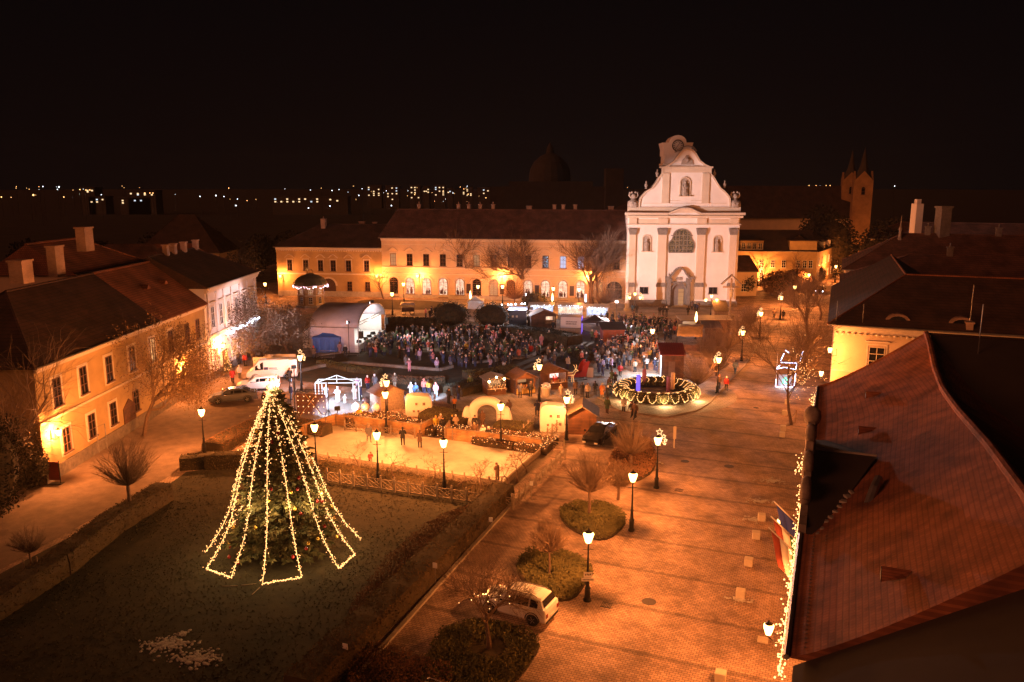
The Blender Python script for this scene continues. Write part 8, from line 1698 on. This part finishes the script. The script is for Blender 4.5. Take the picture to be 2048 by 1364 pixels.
 (741, 933, 770, 950, 'red', 'black', 'brown', 6, 1.3, .1, 'small skater bending near the left rink lamp'), (995, 962, 960, 950, 'brown', 'brown', 'brown', 6, 1.5, .4, 'crouching dark skater at the front right of the ice'), (950, 905 - 40, 940, 920, 'black', 'brown', 'black', 0, 1.7, .2, 'dim figure in the fairy lit shrubs behind the rink')]
for u, v, lu, lv, c_, l_, h_, po_, hh, cln, lb in PPL:
    p = P(u, v); TAKEN.append(p.copy()); person(p, face_to(p, P(lu, lv)), c_, l_, h_, lb, po_, hh * 1.03, None, cln, 'hat' if h_ in ('white', 'pink', 'orange', 'red', 'coral') else None)
# crowds
CR = random.Random(123); CQ = []
def crowd(poly, n, target, label, group, dmin=.55, bright=.12, heights=(1.55, 1.85), dens=None):
    x0, x1, y0, y1 = min(p.x for p in poly), max(p.x for p in poly), min(p.y for p in poly), max(p.y for p in poly); k = 0; tries = 0
    while k < n and tries < 9000:
        tries += 1; p = Vector((CR.uniform(x0, x1), CR.uniform(y0, y1), 0))
        if not in_poly(p, poly) or not free(p, dmin): continue
        c_ = CR.choice(('black', 'black', 'navy', 'brown', 'grey', 'black', 'green')) if CR.random() > bright else CR.choice(('white', 'pink', 'lilac', 'beige', 'coral', 'pale blue'))
        l_ = CR.choice(('black', 'navy', 'navy')); h_ = CR.choice(('black', 'brown', 'grey', 'black', 'brown', 'navy', 'brown', 'black', 'white', 'beige', 'pink', 'brown')); tgt = target if CR.random() < .8 else p + Vector((CR.uniform(-1, 1), CR.uniform(-1, 1), 0))
        lab = label % (c_ if c_ not in ('black', 'navy') else 'dark', h_); fx = (p.x - x0) / (x1 - x0); fy = (p.y - y0) / (y1 - y0); lab += ', ' + ('near' if fy < .5 else 'far') + ' ' + ('left' if fx < .33 else 'middle' if fx < .66 else 'right'); CQ.append((p, (face_to(p, tgt) + CR.uniform(-.4, .4), c_, l_, h_, lab, CR.choice((0, 2, 3, 0, 2, 5, 7, 6)), CR.choice((1.55, 1.7, 1.85)), group, .2, 'hat' if h_ in ('white', 'pink') else None))); k += 1
stage_c = MS @ Vector((SW / 2, 1, 0))
crowd(pp((715, 714), (775, 672), (870, 668), (960, 665), (1060, 680), (1085, 715), (1000, 730), (900, 724), (820, 724), (760, 724)), 215, stage_c, 'person in %s coat and %s hat in the stage crowd', 'people in the crowd before the stage', .5, .07)
crowd(pp((850, 722), (1000, 712), (1040, 720), (1030, 740), (950, 740), (860, 738)), 24, stage_c, 'person in %s coat and %s hat at the stone terrace', 'people at the stone terrace', .6, .2)
crowd(pp((1188, 745), (1180, 715), (1215, 690), (1290, 680), (1330, 690), (1312, 715), (1270, 718), (1235, 742), (1205, 755)), 85, P(1260, 700), 'person in %s coat and %s hat in the bright market crowd', 'people in the bright part of the market crowd', .5, .3)
crowd(pp((1235, 680), (1225, 655), (1300, 645), (1355, 655), (1352, 682), (1300, 690)), 80, P(1300, 660), 'person in %s coat and %s hat in the crowd before the church', 'people in the dark part of the market crowd', .6, .08)
crowd(pp((1188, 652), (1200, 640), (1290, 642), (1280, 655), (1220, 660)), 18, P(1200, 640), 'person in %s coat and %s hat along the back booths', 'people queueing at the back booths', .6, .04)
crowd(pp((1200, 800), (1215, 762), (1235, 760), (1222, 800)), 6, P(1250, 760), 'person in %s coat and %s hat beside the wreath paving', 'people at the wreath edge', .6, .1)
crowd(pp((835, 640), (850, 628), (900, 630), (880, 641)), 9, P(900, 620), 'person in %s coat and %s hat waiting behind the stage', 'people waiting behind the stage', .6, .2)
crowd(pp((1075, 735), (1120, 742), (1170, 735), (1180, 715), (1110, 705)), 16, P(1200, 700), 'person in %s coat and %s hat strolling by the flower lawn', 'people by the flower lawn', .9, .25)
crowd(pp((1030, 790), (1040, 800), (1060, 800), (1065, 792)), 2, P(1052, 780), 'person in %s coat and %s hat at the left food hut', 'people at the left food hut', .5, .1)
crowd(pp((1385, 622), (1395, 618), (1402, 622), (1392, 630)), 3, P(1360, 600), 'person in %s coat and %s hat right of the church steps', 'people right of the church steps', .5, .0)
CQ.sort(key=lambda q: q[0].length)
for p, a in CQ[:200]: person(p, *a)
def merge(name, items, label, cat):
    bm = bmesh.new(); mats = []
    for p, a in items:
        o = person(p, *a); me = o.data; k = len(bm.faces); bm.from_mesh(me); bm.faces.ensure_lookup_table(); M = Matrix.Translation(o.location) @ Matrix.Rotation(a[0], 4, 'Z'); vs = set()
        mp = []
        for m_ in me.materials:
            if m_ not in mats: mats.append(m_)
            mp.append(mats.index(m_))
        for f in bm.faces[k:]: f.material_index = mp[f.material_index]; vs.update(f.verts)
        bmesh.ops.transform(bm, matrix=M, verts=list(vs)); bpy.data.objects.remove(o)
    me = bpy.data.meshes.new(name); bm.to_mesh(me); bm.free(); [me.materials.append(m_) for m_ in mats]; o = bpy.data.objects.new(name, me); C.objects.link(o); tag(o, label, cat, None, 'stuff')
merge('distant_crowd', CQ[200:], 'the farther part of the crowd before the stage, the church and the back booths', 'crowd')
for u, v, lb in ((1143, 660, 'dark person before the white cube'), (1052, 648, 'dark person left in the lit booth opening'), (1057, 650, 'dark person right in the lit booth opening'), (1106, 662, 'dark person at the brown roofed hut')):
    p = P(u, v); person(p, 0, 'black', 'black', 'black', lb, 0, 1.75)
# potted lit fir tree at the pale house door
p = P(455, 745); t = thing('small_christmas_tree', 'small lit fir tree at the door of the pale left house', 'christmas tree', (p.x, p.y, .03)); rnd = random.Random(2); m = MB(); b = MB()
for k in range(700):
    z = rnd.random() ** 1.4 * 2.6; r_ = .75 * (1 - z / 2.7) * rnd.uniform(.5, 1); a = rnd.uniform(0, 6.28); leaf_quads(m, [(Vector((r_ * math.cos(a), r_ * math.sin(a), z + .35)), None)], 1, .02, .09, rnd)
    if k % 6 == 0: b.ball((r_ * 1.1 * math.cos(a), r_ * 1.1 * math.sin(a), z + .35), .04, 4)
m.build('needles', MATS['fir_needles'], t); b.build('fairy_lights', M_bulb, t); MB().tube([(0, 0, 0), (0, 0, 2.8)], .04, 5).build('trunk', M_bark, t)
garland('light_garland', [Vector((XL + .7, 103.2 + .9 * math.cos(a), 1.6 + 1.9 * math.sin(a))) for a in [math.pi * k / 12 for k in range(13)]], 60, 'arch of warm lights over the door of the pale left house', seed=71, jit=.05)
# ================================================================== far town: blocks of flats with a few lit windows, and far lamps
M_block = pm('far_concrete', (.10, .085, .075), .9, .2, .05); M_farwin = emis('far_lit_window', (1, .66, .34), .8); M_farwin2 = emis('far_cold_window', (.8, .9, 1), .6)
FR = random.Random(17)
def flats(u0, u1, vt, vb, Y, label, nl, rows=5):
    a, b = Q(u0, vb, Y), Q(u1, vt, Y); w_ = b.x - a.x; h = b.z; t = thing('apartment_block', label, 'building', (a.x, Y, 0), 0); MB().rng(0, w_, 0, 14, 0, h).build('wall', M_block, t); MB().rng(-.5, w_ + .5, -.5, 14.5, h, h + .8).build('roof', M_block, t)
    seen = max(4.0, h - max(0, a.z)); cols = max(3, int(w_ / 5)); used = set()
    for k in range(nl):
        i, j = FR.randrange(cols), FR.randrange(rows)
        if (i, j) in used: continue
        used.add((i, j)); x = w_ * (i + .5) / cols; z = h - 2.2 - j * (seen - 2) / rows; MB().rng(x - .75, x + .75, -.12, -.01, z - .55, z + .55).build('lit_window', M_farwin if FR.random() < .85 else M_farwin2, t)
for i, (u0, u1, vt, vb, nl) in enumerate(((733, 762, 371, 394, 13), (772, 797, 372, 404, 10), (820, 840, 371, 400, 8), (847, 858, 373, 386, 5), (868, 890, 371, 393, 11), (924, 945, 375, 393, 8), (955, 980, 376, 388, 3), (895, 905, 377, 390, 2))):
    flats(u0, u1, vt, vb, 900, 'far block of flats, %s from the left above the long row roof' % ('first', 'second', 'third', 'fourth', 'fifth', 'seventh', 'eighth', 'sixth')[i], nl)
for u0, u1, vt, vb, nl, lb in ((162, 188, 376, 384, 4, 'far lit block left, under the orange lamps'), (178, 210, 394, 408, 6, 'far lit low building at the left skyline'), (240, 300, 396, 410, 6, 'far lit building right of the low one at the left skyline'), (545, 640, 393, 408, 13, 'long far building with scattered lit windows'), (640, 695, 394, 402, 3, 'far dim building right of the long lit one'), (255, 310, 382, 390, 7, 'far row of orange lit windows on the left hill')):
    flats(u0, u1, vt, vb, 700, lb, nl, 2)
fl0 = emis('far_orange_lamp', (1, .5, .16), 3); fl1 = emis('far_white_lamp', (.85, .92, 1), 3)
for i, (u, v, c_, s) in enumerate(((3, 394, 0, 1), (67, 390, 0, 1.6), (118, 374, 1, 1.3), (128, 394, 0, .9), (400, 393, 1, .9), (475, 398, 1, .7), (472, 411, 1, 1.1), (617, 416, 1, 1), (660, 412, 1, .9), (664, 381, 1, .8), (678, 379, 1, .6), (621, 380, 1, .6), (783, 411, 1, 1), (906, 386, 1, .6), (432, 391, 1, 1.2), (448, 393, 1, .8), (1618, 371, 0, .6), (1632, 371, 0, .6), (1640, 372, 1, .6), (1652, 371, 0, .6), (1660, 371, 0, .6), (1741, 385, 1, .8), (1789, 372, 1, .8), (1255, 375, 0, .5), (160, 379, 0, .8), (172, 380, 0, .8), (180, 380, 0, .8), (290, 386, 0, .8), (300, 386, 0, .8), (306, 386, 0, .8))):
    q = Q(u, v, 650); base = MB(); base.tube([(0, 0, 0), (0, 0, q.z)], .12, 4); t = thing('far_street_lamp', 'distant %s street lamp in the dark town' % ('orange', 'white')[c_], 'street lamp', (q.x, 650, 0), 0, 'distant %s lamps' % ('orange', 'white')[c_]); base.build('post', M_black, t); m = MB(); m.ball((0, -.2, q.z), .42 * s, 6); m.build('lamp_head', (fl0, fl1)[c_], t)

# a scatter of weaker, farther lamps along the skyline
for k in range(60):
    u = FR.choice((FR.uniform(0, 700), FR.uniform(690, 1000), FR.uniform(690, 1000), FR.uniform(0, 300))); v = 372 + abs(FR.gauss(0, 12)); Y = FR.uniform(500, 1000); q = Q(u, v, Y); c_ = FR.random() < .4; t = thing('far_street_lamp', 'faint distant %s lamp in the dark town' % ('white' if c_ else 'orange'), 'street lamp', (q.x, Y, 0), 0, 'faint distant %s lamps' % ('white' if c_ else 'orange'))
    MB().tube([(0, 0, 0), (0, 0, max(.5, q.z))], .1, 4).build('post', M_black, t); MB().ball((0, -.2, max(.5, q.z)), FR.uniform(.12, .3), 6).build('lamp_head', fl1 if c_ else fl0, t)
# ================================================================== closed box of thin haze, added to imitate lens glow round the lamps
hz = MB(); hz.rng(-420, 420, -60, 1010, -1.0, 62); hm = bpy.data.materials.new('added_glow_haze'); hm.use_nodes = True; _t = hm.node_tree; _t.nodes.remove(_t.nodes['Principled BSDF'])
pv = _t.nodes.new('ShaderNodeVolumePrincipled'); pv.inputs['Color'].default_value = (.85, .8, .78, 1); pv.inputs['Density'].default_value = .00008; pv.inputs['Anisotropy'].default_value = .62
_t.links.new(pv.outputs[0], _t.nodes['Material Output'].inputs['Volume'])
tag(hz.build('added_haze', hm), 'thin haze added for a lens glow round the lamps', 'added_haze', None, 'stuff')
scene.cycles.volume_bounces = 0
